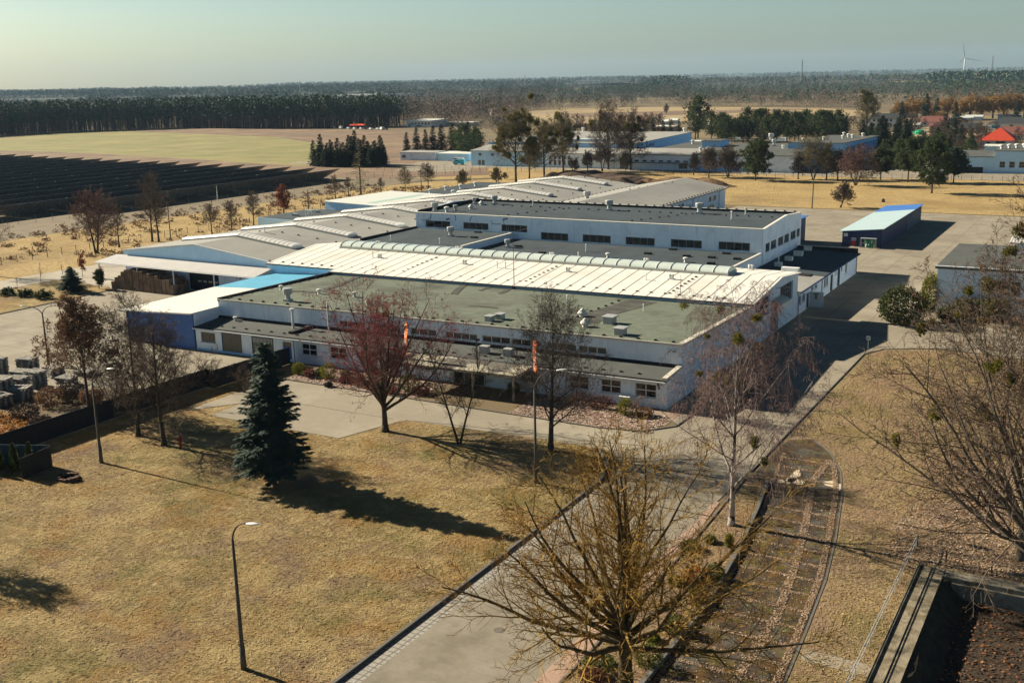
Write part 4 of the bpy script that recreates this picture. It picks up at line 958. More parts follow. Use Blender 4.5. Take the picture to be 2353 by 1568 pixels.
mb = MB(); mb.box(-49.4,-48.6,221.5,221.56,1.95,2.6); part('notice', mb, sign_white, ns)
fe = thing('extinguisher_box', 'red fire extinguisher cabinet against the end of the navy shed', 'extinguisher', (-47.3, 221.1, 0))
mb = MB(); mb.box(-47.7,-46.9,221.0,221.35,.3,1.2); part('cabinet', mb, red_paint, fe); mb = MB(); mb.box(-47.76,-46.84,220.9,221.36,1.2,1.75); part('head', mb, frame_grey, fe)
cg = thing('bottle_cage', 'grey steel cage of gas bottles in front of the navy shed', 'cage', (-44.3, 220.6, 0))
mb = MB()
for x in (-45.75,-44.9,-42.8):
    for y in (219.9, 220.9): mb.box(x-.05,x+.05,y-.05,y+.05,-.01,1.9)
for z in (.1, .95, 1.85):
    for y in (219.9, 220.9): mb.box(-45.75,-42.8,y-.03,y+.03,z-.03,z+.03)
part('frame', mb, metal_grey, cg)
mb = MB(); mb.box(-45.8,-42.75,219.85,220.95,1.9,1.96); part('top', mb, frame_grey, cg)
k = 0
for zb in (.14, 1.0):
    for i in range(4):
        x = -44.6+i*.5; b = MB(); b.lathe((x, 220.35, zb), [(.2,0),(.22,.05),(.22,.5),(.16,.64),(.07,.68),(.07,.76)], 10)
        solo('gas_bottle', b, green_paint if (i+int(zb)) % 3 else mat('bottle_pale', (.40,.52,.40), .1) if 'bottle_pale' not in MATS else MATS['bottle_pale'],
             'green gas bottle standing in the cage by the navy shed', 'gas bottle', 'gas bottles in the cage', smooth=False)

# ------------------------------------------------------------------ gatehouse on the right
gt_ = thing('side_office', 'white office with dark flat roof half hidden behind bare branches on the right', 'building', (-10, 170, 0))
A_, B_ = (-22.8, 162.6), (12, 164.0)
mb = wall_run(A_, B_, -.05, 6.6, [(7.2, 11.0, 3.2, 5.3), (17.0, 20.8, 3.2, 5.3), (27, 30.5, 3.2, 5.3), (4.5,7.2,.6,2.2), (13,16,.6,2.2)])
mb.quad((-22.8,186,-.05),(-22.8,162.6,-.05),(-22.8,162.6,6.6),(-22.8,186,6.6)); mb.quad((12,164,-.05),(12,186,-.05),(12,186,6.6),(12,164,6.6)); mb.quad((12,186,-.05),(-22.8,186,-.05),(-22.8,186,6.6),(12,186,6.6))
part('wall', mb, wall_white, gt_)
for o_ in [(7.2, 11.0, 3.2, 5.3), (17.0, 20.8, 3.2, 5.3), (27, 30.5, 3.2, 5.3), (4.5,7.2,.6,2.2), (13,16,.6,2.2)]: window(gt_, A_, B_, *o_, 3, 1, fm=frame_white)
mb = MB(); mb.slab([(-23.1,162.3,6.85),(12.3,163.7,6.85),(12.3,186.3,6.85),(-23.1,186.3,6.85)], .3); part('roof', mb, roof_strip, gt_)
mb = MB(); mb.slab([(-23.15,162.1,7.0),(12.3,163.5,7.0),(12.3,163.9,7.0),(-23.15,162.5,7.0)], .14); part('parapet_cap', mb, wall_trim, gt_)
up = MB(); up.box(-14,8,178,185,6.8,8.6); part('penthouse', up, wall_white, gt_); up = MB(); up.slab([(-15,177,8.7),(9,177,8.7),(9,186,9.4),(-15,186,9.4)], .12); part('penthouse_roof', up, corrug, gt_)

# ------------------------------------------------------------------ rear works, across the back road
rw = thing('rear_works', 'long pale blue works building with grey roofs across the back road', 'factory building', (-175, 395, 0))
fr_pts = [(-238.7,384),(-203.5,384),(-141.3,384),(-104.4,384)]
def strip_wins(a, b, y, z0, z1, w, gap):
    out = []; u = a
    while u+w < b: out.append((u, u+w, z0, z1)); u += w+gap
    return out
o1 = strip_wins(3.2, 7.5, 0, .3, 2.4, 1.4, .4)+[(3.5,4.9,4.0,5.2),(9.5,10.9,4.0,5.2),(15,17.5,4.0,5.2)]
mb = wall_run(fr_pts[0], fr_pts[1], -.05, 6.1, o1, .3); mb.quad((-238.7,400,-.05),(-238.7,384,-.05),(-238.7,384,6.1),(-238.7,400,7.6))
mb.quad((-203.5,384,4),(-203.5,400,4),(-203.5,400,7.6),(-203.5,384,6.1))
part('wall', mb, wall_light_blue, rw)
for o in o1: window(rw, fr_pts[0], fr_pts[1], *o, 2, 1, fm=frame_white, sill=False, depth=.3)
mb = MB(); mb.slab([(-239.1,383.5,6.2),(-203.3,383.5,6.2),(-203.3,400,7.7),(-239.1,400,7.7)], .2); part('roof', mb, roof_grey, rw)
o2 = strip_wins(1.2, 11, 0, .9, 2.9, 1.1, 1.0)+strip_wins(1.2, 11, 0, 3.1, 4.5, 1.1, 1.0)+strip_wins(16, 24, 0, 3.2, 4.2, 1.9, .5)+[(32,35.5,.05,4.0)]+strip_wins(38, 60, 0, 2.9, 3.6, 1.8, 1.5)+[(56,59.5,.6,2.4)]
mb = wall_run(fr_pts[1], fr_pts[2], -.05, 5.5, o2, .3); part('wall', mb, wall_white, rw)
for o in o2: window(rw, fr_pts[1], fr_pts[2], *o, 2, 1, fm=frame_grey, gm=glass_grey, sill=False, depth=.3)
mb = MB(); mb.slab([(-203.2,383.5,5.65),(-141.2,383.5,5.65),(-141.2,403,6.9),(-203.2,403,6.9)], .2); part('roof', mb, roof_grey, rw)
mb = MB(); mb.box(-172,-142,382.6,383.96,2.6,2.75); part('loading_canopy', mb, roof_dark, rw)
o3 = [(u, u+1.2, 2.0, 3.5) for u in (1.2,4.0,6.8,9.5,12.2,15,17.7,20.4)]
mb = wall_run(fr_pts[2], fr_pts[3], -.05, 5.9, o3, .3); mb.quad((-104.4,384,-.05),(-104.4,402,-.05),(-104.4,402,7.3),(-104.4,384,5.9)); part('wall', mb, wall_white, rw)
for o in o3: window(rw, fr_pts[2], fr_pts[3], *o, 1, 2, fm=frame_white, sill=False, depth=.3)
mb = MB(); mb.slab([(-141.0,383.4,6.05),(-104.1,383.4,6.05),(-104.1,402,7.3),(-141.0,402,7.3)], .2); mb.slab([(-165,402.02,6.6),(-92,402.02,6.6),(-92,440,6.9),(-165,440,6.9)], .2); part('roof', mb, roof_strip, rw)
mb = MB(); mb.prism([(-141,383.93),(-112,383.93),(-112,383.98),(-141,383.98)], .0, 1.2); part('plinth', mb, wall_pale_blue, rw)
hh = thing('high_hall', 'high pale blue hall with sloping grey roof rising behind the rear works', 'factory building', (-207, 432, 0))
mb = MB(); mb.prism([(-241,401,8.5),(-172.3,401,8.5),(-172.3,464,9.9),(-241,464,9.9)], -.05, 9); part('wall', mb, wall_pale_blue, hh)
mb = MB(); mb.slab([(-241.3,400.6,8.7),(-172.0,400.6,8.7),(-172.0,464.4,10.1),(-241.3,464.4,10.1)], .2); part('roof', mb, roof_grey, hh)
mb = MB(); mb.box(-207,-189,405,405.3,8.6,9.9); mb.box(-207,-189,405.31,412,8.6,9.88); hp = part('roof_glazing', mb, mat('rooflight_pale', (.52,.60,.68), .2, .4), hh)
for x, y in ((-175,462),(-196,463),(-225,462),(-184,420)): vent(hh, x, y, 9.0+(y-401)*.022, 'mush', 2.0)
ph = thing('penthouse_block', 'small pale blue box block standing on the rear works flat roof', 'building', (-128, 400, 0))
mb = MB(); pL = G(*zoomD((1820,300,2440,540,2353), 255, 368), 6.5); pR = G(*zoomD((1820,300,2440,540,2353), 440, 368), 6.5)
mb.box(pL[0], pR[0], pL[1], pL[1]+12, 6.0, 9.0); part('wall', mb, wall_pale_blue, ph)
mb = MB(); mb.box(pL[0]-.4, pR[0]+.4, pL[1]-.4, pL[1]+12.4, 9.0, 9.25); part('roof', mb, roof_strip, ph)
for zx, zy, k, s in [(160,330,'mush',2),(240,400,'mush',1.6),(320,395,'mush',1.6),(960,300,'big',2.0),(990,350,'big',1.6),(1080,375,'mush',1.5),(1315,398,'mush',1.4),(1075,300,'house',1.6),(620,290,'house',1.2)]:
    p = roofpt(*zoomD((1820,300,2440,540,2353), zx, zy), lambda x, y: 6.9); vent(rw, p[0], p[1], p[2], k, s)
h2 = thing('ribbon_window_hall', 'pale blue hall with a long ribbon of tall windows behind the rear works', 'factory building', (-105, 440, 0))
A_, B_ = (-92.0, 403.5), (-92.0, 470)
rib = [(4+i*4.05, 6.9+i*4.05, 5.4, 7.6) for i in range(15)]
mb = wall_run(A_, B_, -.05, 8.45, rib, .3); mb.add([(-92,403.5,8.45),(-92,470,8.45),(-92,403.5,9.3)], [(0,1,2)])
mb.quad((-112,403.5,-.05),(-92,403.5,-.05),(-92,403.5,9.3),(-112,403.5,9.3)); mb.quad((-112,470,-.05),(-112,403.5,-.05),(-112,403.5,9.3),(-112,470,8.45)); mb.quad((-92,470,-.05),(-112,470,-.05),(-112,470,8.45),(-92,470,8.45))
part('wall', mb, wall_pale_blue, h2)
for o in rib: window(h2, A_, B_, *o, 1, 2, fm=frame_white, sill=False, depth=.3)
mb = MB(); mb.slab([(-112.3,403.2,9.5),(-91.6,403.2,9.5),(-91.6,470.3,8.7),(-112.3,470.3,8.7)], .22); part('roof', mb, roof_strip, h2)
for x, y in ((-108,410),(-104,424),(-100,438),(-98,446),(-101,452),(-97,460),(-106,466)): vent(h2, x, y, 9.45-.012*(y-403), 'mush', 1.8)
mb = MB(); mb.prism([(-91.8,408),(-78,408),(-78,470),(-91.8,470)], -.05, 4.2); part('side_aisle_wall', mb, wall_pale_blue, h2)
mb = MB(); mb.slab([(-91.9,407.6,5.1),(-77.2,407.6,4.3),(-77.2,470,4.3),(-91.9,470,5.1)], .2); part('side_aisle_roof', mb, mat('aisle_roof', (.06,.10,.17), .15, .5, .4), h2)
bw = thing('blue_works', 'bright pale blue works with a row of white roof cowls at far right', 'factory building', (-25, 405, 0))
A_, B_ = (-56, 399.5), (-40.6, 401)
mb = wall_run(A_, B_, -.05, 5.4); mb.quad((-56,412,-.05),(-56,399.5,-.05),(-56,399.5,5.4),(-56,412,6.5)); part('wall', mb, wall_light_blue, bw)
mb = MB(); mb.slab([(-56.3,399,5.6),(-40.7,400.5,5.6),(-40.7,414,6.8),(-56.3,414,6.8)], .2); part('roof', mb, roof_strip, bw)
C_, D_ = (-40.6, 401), (20, 405)
o4 = [(1.5+i*3.0, 3.3+i*3.0, 1.9, 4.0) for i in range(16)]
mb = wall_run(C_, D_, -.05, 7.4, o4, .3); mb.quad((-40.6,430,-.05),(-40.6,401,-.05),(-40.6,401,7.4),(-40.6,430,8.2)); part('wall', mb, wall_light_blue, bw)
for o in o4: window(bw, C_, D_, *o, 1, 2, fm=frame_white, sill=False, depth=.3)
mb = MB(); mb.slab([(-40.9,400.6,7.6),(20,404.6,7.6),(20,430,8.4),(-40.9,430,8.4)], .2); part('roof', mb, roof_strip, bw)
for i in range(9): vent(bw, -39.5+2.2*i, 408+2.0*i, 7.7, 'mush', 2.0)
mb = MB(); fbox(mb, A_, B_, 2, 12, 0, 2.0, -.1, -.003); part('plinth', mb, black_felt, bw)
# low store sheds behind the spruces
def simple_house(name, label, cat, x0, x1, y0, y1, h, rz, wm, rm, ridge='x', group=None, wins=(), over=.5, chim=None, rot=0, zb=0):
    t = thing(name, label, cat, ((x0+x1)/2, (y0+y1)/2, zb), group)
    mb = MB(); mb.prism([(x0,y0),(x1,y0),(x1,y1),(x0,y1)], zb-.1, zb+h)
    c = (y0+y1)/2 if ridge == 'x' else (x0+x1)/2
    if rz > 0 and ridge in 'xy':
        if ridge == 'x':
            for x in (x0, x1): mb.add([(x,y0,zb+h),(x,y1,zb+h),(x,c,zb+h+rz)], [(0,1,2)])
        else:
            for y in (y0, y1): mb.add([(x0,y,zb+h),(x1,y,zb+h),(c,y,zb+h+rz)], [(0,1,2)])
    part('wall', mb, wm, t)
    r = MB(); o = over; e = .18
    if ridge == 'flat': r.slab([(x0-o,y0-o,zb+h+.05),(x1+o,y0-o,zb+h+.05),(x1+o,y1+o,zb+h+rz+.05),(x0-o,y1+o,zb+h+rz+.05)], e)
    elif ridge == 'x':
        k = rz*o/((y1-y0)/2)
        r.slab([(x0-o,y0-o,zb+h-k+e),(x1+o,y0-o,zb+h-k+e),(x1+o,c,zb+h+rz+e),(x0-o,c,zb+h+rz+e)], e); r.slab([(x0-o,c,zb+h+rz+e),(x1+o,c,zb+h+rz+e),(x1+o,y1+o,zb+h-k+e),(x0-o,y1+o,zb+h-k+e)], e)
    elif ridge == 'y':
        k = rz*o/((x1-x0)/2)
        r.slab([(x0-o,y0-o,zb+h-k+e),(c,y0-o,zb+h+rz+e),(c,y1+o,zb+h+rz+e),(x0-o,y1+o,zb+h-k+e)], e); r.slab([(c,y0-o,zb+h+rz+e),(x1+o,y0-o,zb+h-k+e),(x1+o,y1+o,zb+h-k+e),(c,y1+o,zb+h+rz+e)], e)
    elif ridge == 'hip':
        cy = (y0+y1)/2; hw = min((y1-y0)/2, (x1-x0)/2); a = (x0+hw, cy, zb+h+rz); b = (x1-hw, cy, zb+h+rz)
        q = [(x0-o,y0-o,zb+h),(x1+o,y0-o,zb+h),(x1+o,y1+o,zb+h),(x0-o,y1+o,zb+h)]
        r.add(q+[a, b], [(0,1,5,4),(1,2,5),(2,3,4,5),(3,0,4),(3,2,1,0)])
    part('roof', r, rm, t)
    for (face, u, z, ww, hhh) in wins:
        g = MB()
        if face == 'f': g.box(x0+u, x0+u+ww, y0-.06, y0-.003, zb+z, zb+z+hhh)
        elif face == 'r': g.box(x1+.003, x1+.06, y0+u, y0+u+ww, zb+z, zb+z+hhh)
        elif face == 'l': g.box(x0-.06, x0-.003, y0+u, y0+u+ww, zb+z, zb+z+hhh)
        part('window', g, glass, t)
    if chim:
        g = MB(); g.box(chim[0]-.4, chim[0]+.4, chim[1]-.4, chim[1]+.4, zb+h, zb+chim[2]); part('chimney', g, tile_brown, t)
    return t
simple_house('store_shed', 'low grey roofed store shed beside the dark spruces', 'shed', -289, -270, 404, 412, 3.5, .3, wall_white, roof_grey, 'flat', wins=[('f',1,1,2,1.2),('l',1,1,2,1.2)])
simple_house('store_shed', 'low pale blue store with a white flat roof right of the grey store', 'shed', -268, -252, 403, 413, 3.3, .3, wall_light_blue, roof_pale, 'flat')
simple_house('transformer_house', 'small white cabin behind the high hall', 'hut', -175, -168, 470, 476, 5.5, .2, plaster, roof_pale, 'flat', wins=[('f',2,1,1.5,2)])
# ------------------------------------------------------------------ far buildings and the village
simple_house('white_store', 'white two storey flat roofed store at the edge of the pine wood', 'building', -497, -474, 705, 730, 5.2, .4, plaster, roof_pale, 'flat', wins=[('f',2,.4,1.6,2.2)]+[('f',4.5+i*3.2,2.2,1.6,1.4) for i in range(6)]+[('f',9,.5,5,1)]+[('l',4,.5,2,2.4)])
simple_house('white_store', 'low white shed right of the white store', 'shed', -476, -452, 728, 740, 2.6, .4, plaster, roof_pale, 'flat')
simple_house('white_house', 'white two storey house with dark tiled roof and several windows', 'house', -149, -133, 727, 737, 5.4, 3.0, plaster, tile_dark, 'x', wins=[('f',1.5+i*2.6,.9,1.3,1.4) for i in range(5)]+[('f',1.5+i*2.6,3.6,1.3,1.3) for i in range(5)]+[('r',2,3.6,1.3,1.4),('r',6,3.6,1.3,1.4)])
simple_house('villa', 'big villa with a bright red tiled hip roof and white walls', 'house', -60.5, -47, 536, 550, 3.2, 5.6, plaster, tile_red, 'hip', wins=[('f',2,1,1.6,1.5),('f',6,.2,4,2.6)], over=1.0, chim=(-58.6, 541, 6.4))
simple_house('villa_wing', 'red roofed side wing joined to the left of the big villa', 'house', -64, -60.6, 537, 547, 2.5, 2.4, plaster, tile_brown, 'x')
simple_house('summer_house', 'small pavilion with a bright orange pyramid roof', 'pavilion', -77.5, -71.5, 528, 534, 2.9, 2.1, plaster, tile_orange, 'hip', over=1.1)
simple_house('farm_house', 'long low house with dull red roof beyond the pines', 'house', -121, -105, 742, 752, 2.8, 3.2, plaster, tile_brown, 'x', wins=[('f',2,1,1.5,1.2),('f',8,1,1.5,1.2)])
simple_house('brown_barn', 'brown timber barn with dark roof right of the dull red house', 'barn', -103, -94, 745, 754, 3.0, 2.2, wood_brown, tile_dark, 'y')
simple_house('grey_cottage', 'grey gabled cottage with a small white porch under the willows', 'house', -162, -147, 878, 890, 3.2, 4.0, mat('cottage_grey', (.20,.20,.20), .1), mat('cottage_roof', (.15,.12,.11), .1), 'x', wins=[('f',2,1,1.6,1.2)])
simple_house('blue_cottage', 'small blue grey cottage behind the white house', 'house', -154, -146, 795, 803, 3.0, 2.4, wall_pale_blue, tile_dark, 'y')
simple_house('bungalow', 'wide bungalow with dark grey hipped roof on the far right', 'house', -78, -52, 716, 732, 2.8, 3.6, plaster, tile_dark, 'hip', over=1.0, wins=[('f',4,.8,2,1.4),('f',12,.8,2,1.4),('f',20,.8,2,1.4)])
simple_house('bungalow', 'second dark roofed bungalow half out of frame on the right', 'house', -50, -30, 735, 750, 3.0, 3.6, plaster, tile_dark, 'hip', over=1.0)
simple_house('red_gable_hut', 'tiny hut with a red gable roof left of the white house', 'hut', -216, -208, 780, 788, 2.5, 2.6, plaster, tile_brown, 'y')
simple_house('long_barn', 'long white roofed low barn before the tan field', 'barn', -232, -204, 850, 860, 2.5, 1.0, plaster, roof_pale, 'x')
simple_house('tan_shed', 'long tan shed left of the white house', 'shed', -204, -184, 765, 773, 2.0, 1.0, g_tan, mat('tan_roof', (.36,.31,.24), .1), 'x')
simple_house('pink_house', 'small flat roofed brick coloured house in the allotments', 'house', -262, -250, 640, 650, 4.2, .3, mat('brick_pale', (.42,.24,.17), .1), roof_pale, 'flat', wins=[('f',1.5,1.8,1.4,1.2),('f',4.5,1.8,1.4,1.2),('f',8,1.8,1.4,1.2)])
gh_m = mat('greenhouse_film', (.62,.66,.64), .12, .5, .4)
for i, (x, y, w_, d_, h_, rz_, wm, rm, rg, lb) in enumerate([
    (2178,283,16,7,2.4,.9,gh_m,gh_m,'x','long pale greenhouse behind the brown barn'),(2212,279,12,7,2.4,.9,gh_m,gh_m,'x','greenhouse right of the long one'),(2236,277,11,6,2.6,1.0,gh_m,gh_m,'x','bright greenhouse in the middle of the village yard'),(2318,275,15,7,2.6,.8,gh_m,gh_m,'x','greenhouse under the willows at the right'),
    (2150,300,8,6,2.6,1.6,plaster,tile_brown,'x','little red roofed annex below the dull red house'),(2172,318,8,7,3.0,3.0,mat('brick_red', (.28,.12,.07), .15),tile_dark,'y','brick gabled house behind the silver tank'),
    (2330,322,12,9,3.0,3.4,plaster,tile_brown,'x','maroon roofed house at the right edge behind the villa'),(2010,290,10,7,2.6,2.0,plaster,tile_dark,'x','small dark roofed house left of the paddock'),(2046,288,9,7,2.6,2.2,plaster,tile_brown,'y','small gabled house behind the white house'),
    (2098,296,7,5,2.4,1.2,plaster,roof_pale,'x','white shed beside the green heap'),(2226,306,10,7,2.8,2.6,mat('plaster_tan', (.42,.36,.27), .08),tile_dark,'x','tan house with a dark roof right of the brown barn'),(2290,350,10,6,2.4,.6,wall_light_blue,roof_pale,'flat','low flat pale store below the red villa'),
    (1640,298,12,7,2.6,1.6,plaster,roof_pale,'x','white roofed shed left of the pine belt'),(1745,296,14,7,2.6,1.8,g_tan,tile_brown,'x','brown roofed barn behind the pine belt'),(1905,300,12,7,2.6,1.2,plaster,gh_m,'x','pale roofed long shed before the broad oak')]):
    p = G(x, y); simple_house('house' if rm not in (gh_m, roof_pale) else 'outbuilding', lb, 'house' if rm not in (gh_m, roof_pale) else 'shed', p[0]-w_/2, p[0]+w_/2, p[1], p[1]+d_, h_, rz_, wm, rm, rg, wins=[('f',w_*.15,.9,1.3,1.2),('f',w_*.6,.9,1.3,1.2)] if wm is plaster else ())
for i, (x, y) in enumerate([(1520,338),(1100,262),(1148,268),(1030,272),(1560,330)]):
    p = G(x*1.0, y*1.0+4)
    p = G(*[(1473,283),(1528,286),(1545,283),(1330,294),(1222,327)][i])
    simple_house('allotment_hut', ['tiny orange roofed hut among the allotment trees','tiny white roofed hut among the allotment trees','low white hut roof right of the small white one','dull red hut roof behind the bare trees','small hut with pale green wall left of the bare trees'][i], 'hut', p[0]-3.5, p[0]+3.5, p[1], p[1]+5, 2.2, 1.2, plaster if i != 3 else wood_brown, [tile_orange, roof_pale, roof_pale, tile_brown, roof_pale][i], 'x')
for i, (x, y, w_, h_) in enumerate([(768,230,100,9),(690,226,16,6),(880,222,60,6),(952,224,26,7),(655,224,16,5)]):
    p = G(x, y); q = G(x+w_, y-1); s = math.hypot(p[0]-q[0], p[1]-q[1])
    dx = Vector((q[0]-p[0], q[1]-p[1])); hh_ = hgt(p, y-h_-2)
    t = thing('warehouse', ['long white warehouse standing beyond the pine wood','tiny white warehouse left of the long one','row of pale sheds right of the long warehouse','pale blue distant warehouse near the smoking chimney','tiny pale block left of the distant mast'][i], 'warehouse', p)
    mb = MB(); dx = dx.normalized(); n = Vector((-dx.y, dx.x)); L_ = s
    c = [(p[0], p[1]), (p[0]+dx.x*L_, p[1]+dx.y*L_), (p[0]+dx.x*L_+n.x*60, p[1]+dx.y*L_+n.y*60), (p[0]+n.x*60, p[1]+n.y*60)]
    mb.prism(c, -.1, hh_); part('wall', mb, mat('far_white', (.80,.78,.72), .1, .05) if i != 3 and 'far_white' not in MATS else (wall_light_blue if i == 3 else MATS['far_white']), t)
    mb = MB(); mb.prism(c, hh_+.01, hh_+.8); part('roof', mb, roof_pale, t)
    g = MB()
    for k_ in range(max(2, int(L_/14))):
        u = (k_+.35)*L_/max(2, int(L_/14)); a = (p[0]+dx.x*u-n.x*.1, p[1]+dx.y*u-n.y*.1); b = (p[0]+dx.x*(u+4)-n.x*.1, p[1]+dx.y*(u+4)-n.y*.1)
        g.prism([a, b, (b[0]+n.x*.05, b[1]+n.y*.05), (a[0]+n.x*.05, a[1]+n.y*.05)], .2*hh_, .75*hh_)
    part('windows', g, glass_grey, t)
# ------------------------------------------------------------------ trees
bark_dark = mat('bark_dark', (.060,.048,.038), .3, 3, .95, bump=.02, bscale=9)
bark_grey = mat('bark_grey', (.13,.115,.09), .3, 3, .95, bump=.02, bscale=9)
bark_birch = mat('bark_birch', (.36,.33,.29), .2, 1.5, .9, fine=((.04,.035,.03), .95, 2.2, .49, .56))
tw_brown = mat('twig_brown', (.125,.092,.068), .25, 1.5, .95)
tw_dark = mat('twig_dark', (.070,.055,.045), .25, 1.5, .95)
tw_purple = mat('twig_purple_brown', (.165,.10,.085), .25, 1.5, .95)
tw_red = mat('twig_red', (.30,.055,.06), .35, 1.2, .9)
tw_yellow = mat('twig_yellow', (.26,.155,.032), .3, 1.2, .95)
tw_ylimb = mat('limb_ochre', (.075,.055,.026), .35, 1.6, .95, bump=.02, bscale=9)
tw_birch = mat('twig_birch', (.20,.135,.125), .25, 1.5, .95)
tw_olive = mat('twig_olive', (.17,.14,.07), .25, 1.5, .95)
bud_red = leafmat('bud_red', (.34,.045,.05), (.22,.04,.04), 2)
leaf_brown = leafmat('dead_leaf_brown', (.21,.115,.06), (.13,.075,.045), 2)
leaf_rust = leafmat('dead_leaf_rust', (.26,.075,.035), (.17,.06,.035), 2)
mistle = leafmat('mistletoe', (.19,.165,.018), (.085,.095,.014), 2.5)
needle_spruce = leafmat('needles_spruce', (.046,.074,.060), (.088,.120,.088), .9)
needle_pine = leafmat('needles_pine', (.036,.060,.022), (.070,.085,.028), .6)
needle_dark = leafmat('needles_dark', (.022,.042,.026), (.042,.062,.032), .3)
needle_thuja = leafmat('needles_thuja', (.030,.045,.012), (.060,.075,.015), 2)
shrub_gold = leafmat('shrub_golden', (.20,.185,.015), (.10,.11,.012), 3)
shrub_red = leafmat('shrub_red', (.16,.045,.035), (.10,.045,.03), 3)
shrub_green = leafmat('shrub_green', (.07,.095,.022), (.11,.12,.02), 3)
willow_or = leafmat('willow_ochre', (.33,.195,.062), (.25,.145,.055), .15, trans=.1)
rnd = random.Random(3)

def rand_dir():
    while True:
        v = Vector((rnd.uniform(-1,1), rnd.uniform(-1,1), rnd.uniform(-1,1)))
        if .05 < v.length < 1: return v.normalized()

def bare_tree(seed, H, r0, fork=.3, nlimb=9, ang=(35,60), llen=.5, lv=4, kids=(7,6,5), ratio=(.5,.5,.55), up=(.12,.08,.02), wig=.13, stems=1,
              droop=0.0, bend=.03, limb_r=.42, twig_r=.012, stemang=12, top=True, lean=(0, 0), angk=(30,58), kstart=.15, dec=0.0):
    """returns (wood MB, twig MB, tips). Origin at the base."""
    rnd.seed(seed)
    wood, twig, tips = MB(), MB(), []
    def grow(p, d, L, r, lev, r_end=None):
        n = max(3, int(L/ (1.0 if lev < 2 else .55)))
        n = min(n, 9 if lev == 0 else 8 if lev == 1 else 5 if lev == 2 else 4)
        pts, rs, dirs = [p.copy()], [r], [d.copy()]
        re = r_end if r_end is not None else r*.18
        for i in range(n):
            t = (i+1)/n
            u = up[min(lev, len(up)-1)]
            d = (d + rand_dir()*wig*(1 if lev else bend/.13) + Vector((0,0,1))*u*(1 if lev else 0)).normalized()
            if droop and lev >= 2: d = (d+Vector((0,0,-1))*droop*t).normalized()
            p = p+d*(L/n); pts.append(p.copy()); dirs.append(d.copy()); rs.append(max(r+(re-r)*t**.8, twig_r*.6))
        tgt = wood if lev <= 1 else twig
        tgt.tube(pts, rs, (8 if lev == 0 else 5 if lev == 1 else 3), cap=(lev == 0))
        return pts, dirs, rs
    def along(pts, dirs, rs, t):
        f = t*(len(pts)-1); i = min(int(f), len(pts)-2); q = f-i
        return pts[i].lerp(pts[i+1], q), dirs[i+1], rs[i]+(rs[i+1]-rs[i])*q
    def branch(pts, dirs, rs, L, lev):
        if lev >= lv:
            tips.append((pts[-1], dirs[-1])); tips.append((pts[len(pts)//2], dirs[-1])); return
        nk = kids[min(lev-1, len(kids)-1)]
        az0 = rnd.uniform(0, 6.28)
        for k in range(nk):
            t = kstart+(1-kstart)*(k+rnd.random()*.8)/nk
            if t > .98: t = .98
            q, dd, rr = along(pts, dirs, rs, t)
            a = rad(rnd.uniform(*angk)); az = az0+k*2.4+rnd.uniform(-.5,.5)
            s = dd.cross(Vector((.3,.2,1)));
            if s.length < .1: s = Vector((1,0,0))
            s.normalize(); s2 = dd.cross(s)
            nd = (dd*math.cos(a)+(s*math.cos(az)+s2*math.sin(az))*math.sin(a)).normalized()
            l2 = L*ratio[min(lev-1, len(ratio)-1)]*(1.05-.55*t)*rnd.uniform(.75,1.25)
            if l2 < .15: continue
            c = grow(q, nd, l2, max(rr*.6, twig_r), lev+1)
            branch(*c, l2, lev+1)
        tips.append((pts[-1], dirs[-1]))
    for s in range(stems):
        d = Vector((lean[0], lean[1], 1)).normalized()
        p = Vector((0, 0, -.08)); Hs = H; rr = r0
        if stems > 1:
            a = 2*math.pi*s/stems+.4; d = Vector((math.sin(rad(stemang))*math.cos(a)+lean[0], math.sin(rad(stemang))*math.sin(a)+lean[1], 1)).normalized(); p = Vector((math.cos(a)*r0*.5, math.sin(a)*r0*.5, -.08)); rr = r0*.75
            Hs = H*rnd.uniform(.86, 1)
        T = grow(p, d, Hs*(dec or .96), rr, 0, r_end=rr*.62 if dec else .02 if top else rr*.4)
        nl = max(3, nlimb//stems)
        for k in range(nl):
            t = fork+(1-fork)*(k+rnd.random()*.7)/nl
            q, dd, r_ = along(*T, min(t, .97))
            a = rad(rnd.uniform(*ang))*(1-.35*(t-fork)/(1-fork)); az = k*2.39996+rnd.uniform(-.4,.4)
            nd = Vector((math.sin(a)*math.cos(az), math.sin(a)*math.sin(az), math.cos(a)))
            if dec:
                a = rad(ang[0]+(ang[1]-ang[0])*(1-k/max(1, nl-1))+rnd.uniform(-7,7))
                nd = Vector((math.sin(a)*math.cos(az), math.sin(a)*math.sin(az), math.cos(a)))
            L = H*llen*rnd.uniform(.82,1.12) if dec else H*llen*(1-.62*((t-fork)/(1-fork))**1.2)*rnd.uniform(.8,1.15)
            c = grow(q, nd, L, max(r_*limb_r*rnd.uniform(.8,1.3), .03), 1); branch(*c, L, 1)
        if not dec: branch(T[0][-3:], T[1][-3:], T[2][-3:], H*.22, 2)
    wood.lathe((0, 0, -.1), [(r0*1.45, 0), (r0*1.12, .35), (r0*.98, .8)], 9) if stems == 1 else None
    return wood, twig, tips

def tufts(pts, size, n, flat=.8, dirs=None, seed=1, aspect=.45):
    """n leaf-sized quads round each point"""
    r = np.random.default_rng(seed); P = np.repeat(np.asarray(pts, dtype=float), n, axis=0); m = len(P)
    P = P+r.normal(0, size*.9, (m, 3))
    a = r.normal(0, 1, (m, 3)); a /= np.linalg.norm(a, axis=1)[:, None]
    b = r.normal(0, 1, (m, 3)); b -= a*(a*b).sum(1)[:, None]; b /= np.linalg.norm(b, axis=1)[:, None]
    s = size*r.uniform(.6, 1.3, (m, 1)); a *= s; b *= s*aspect
    return np.stack([P-a, P-b, P+a, P+b], 1).reshape(-1, 3)

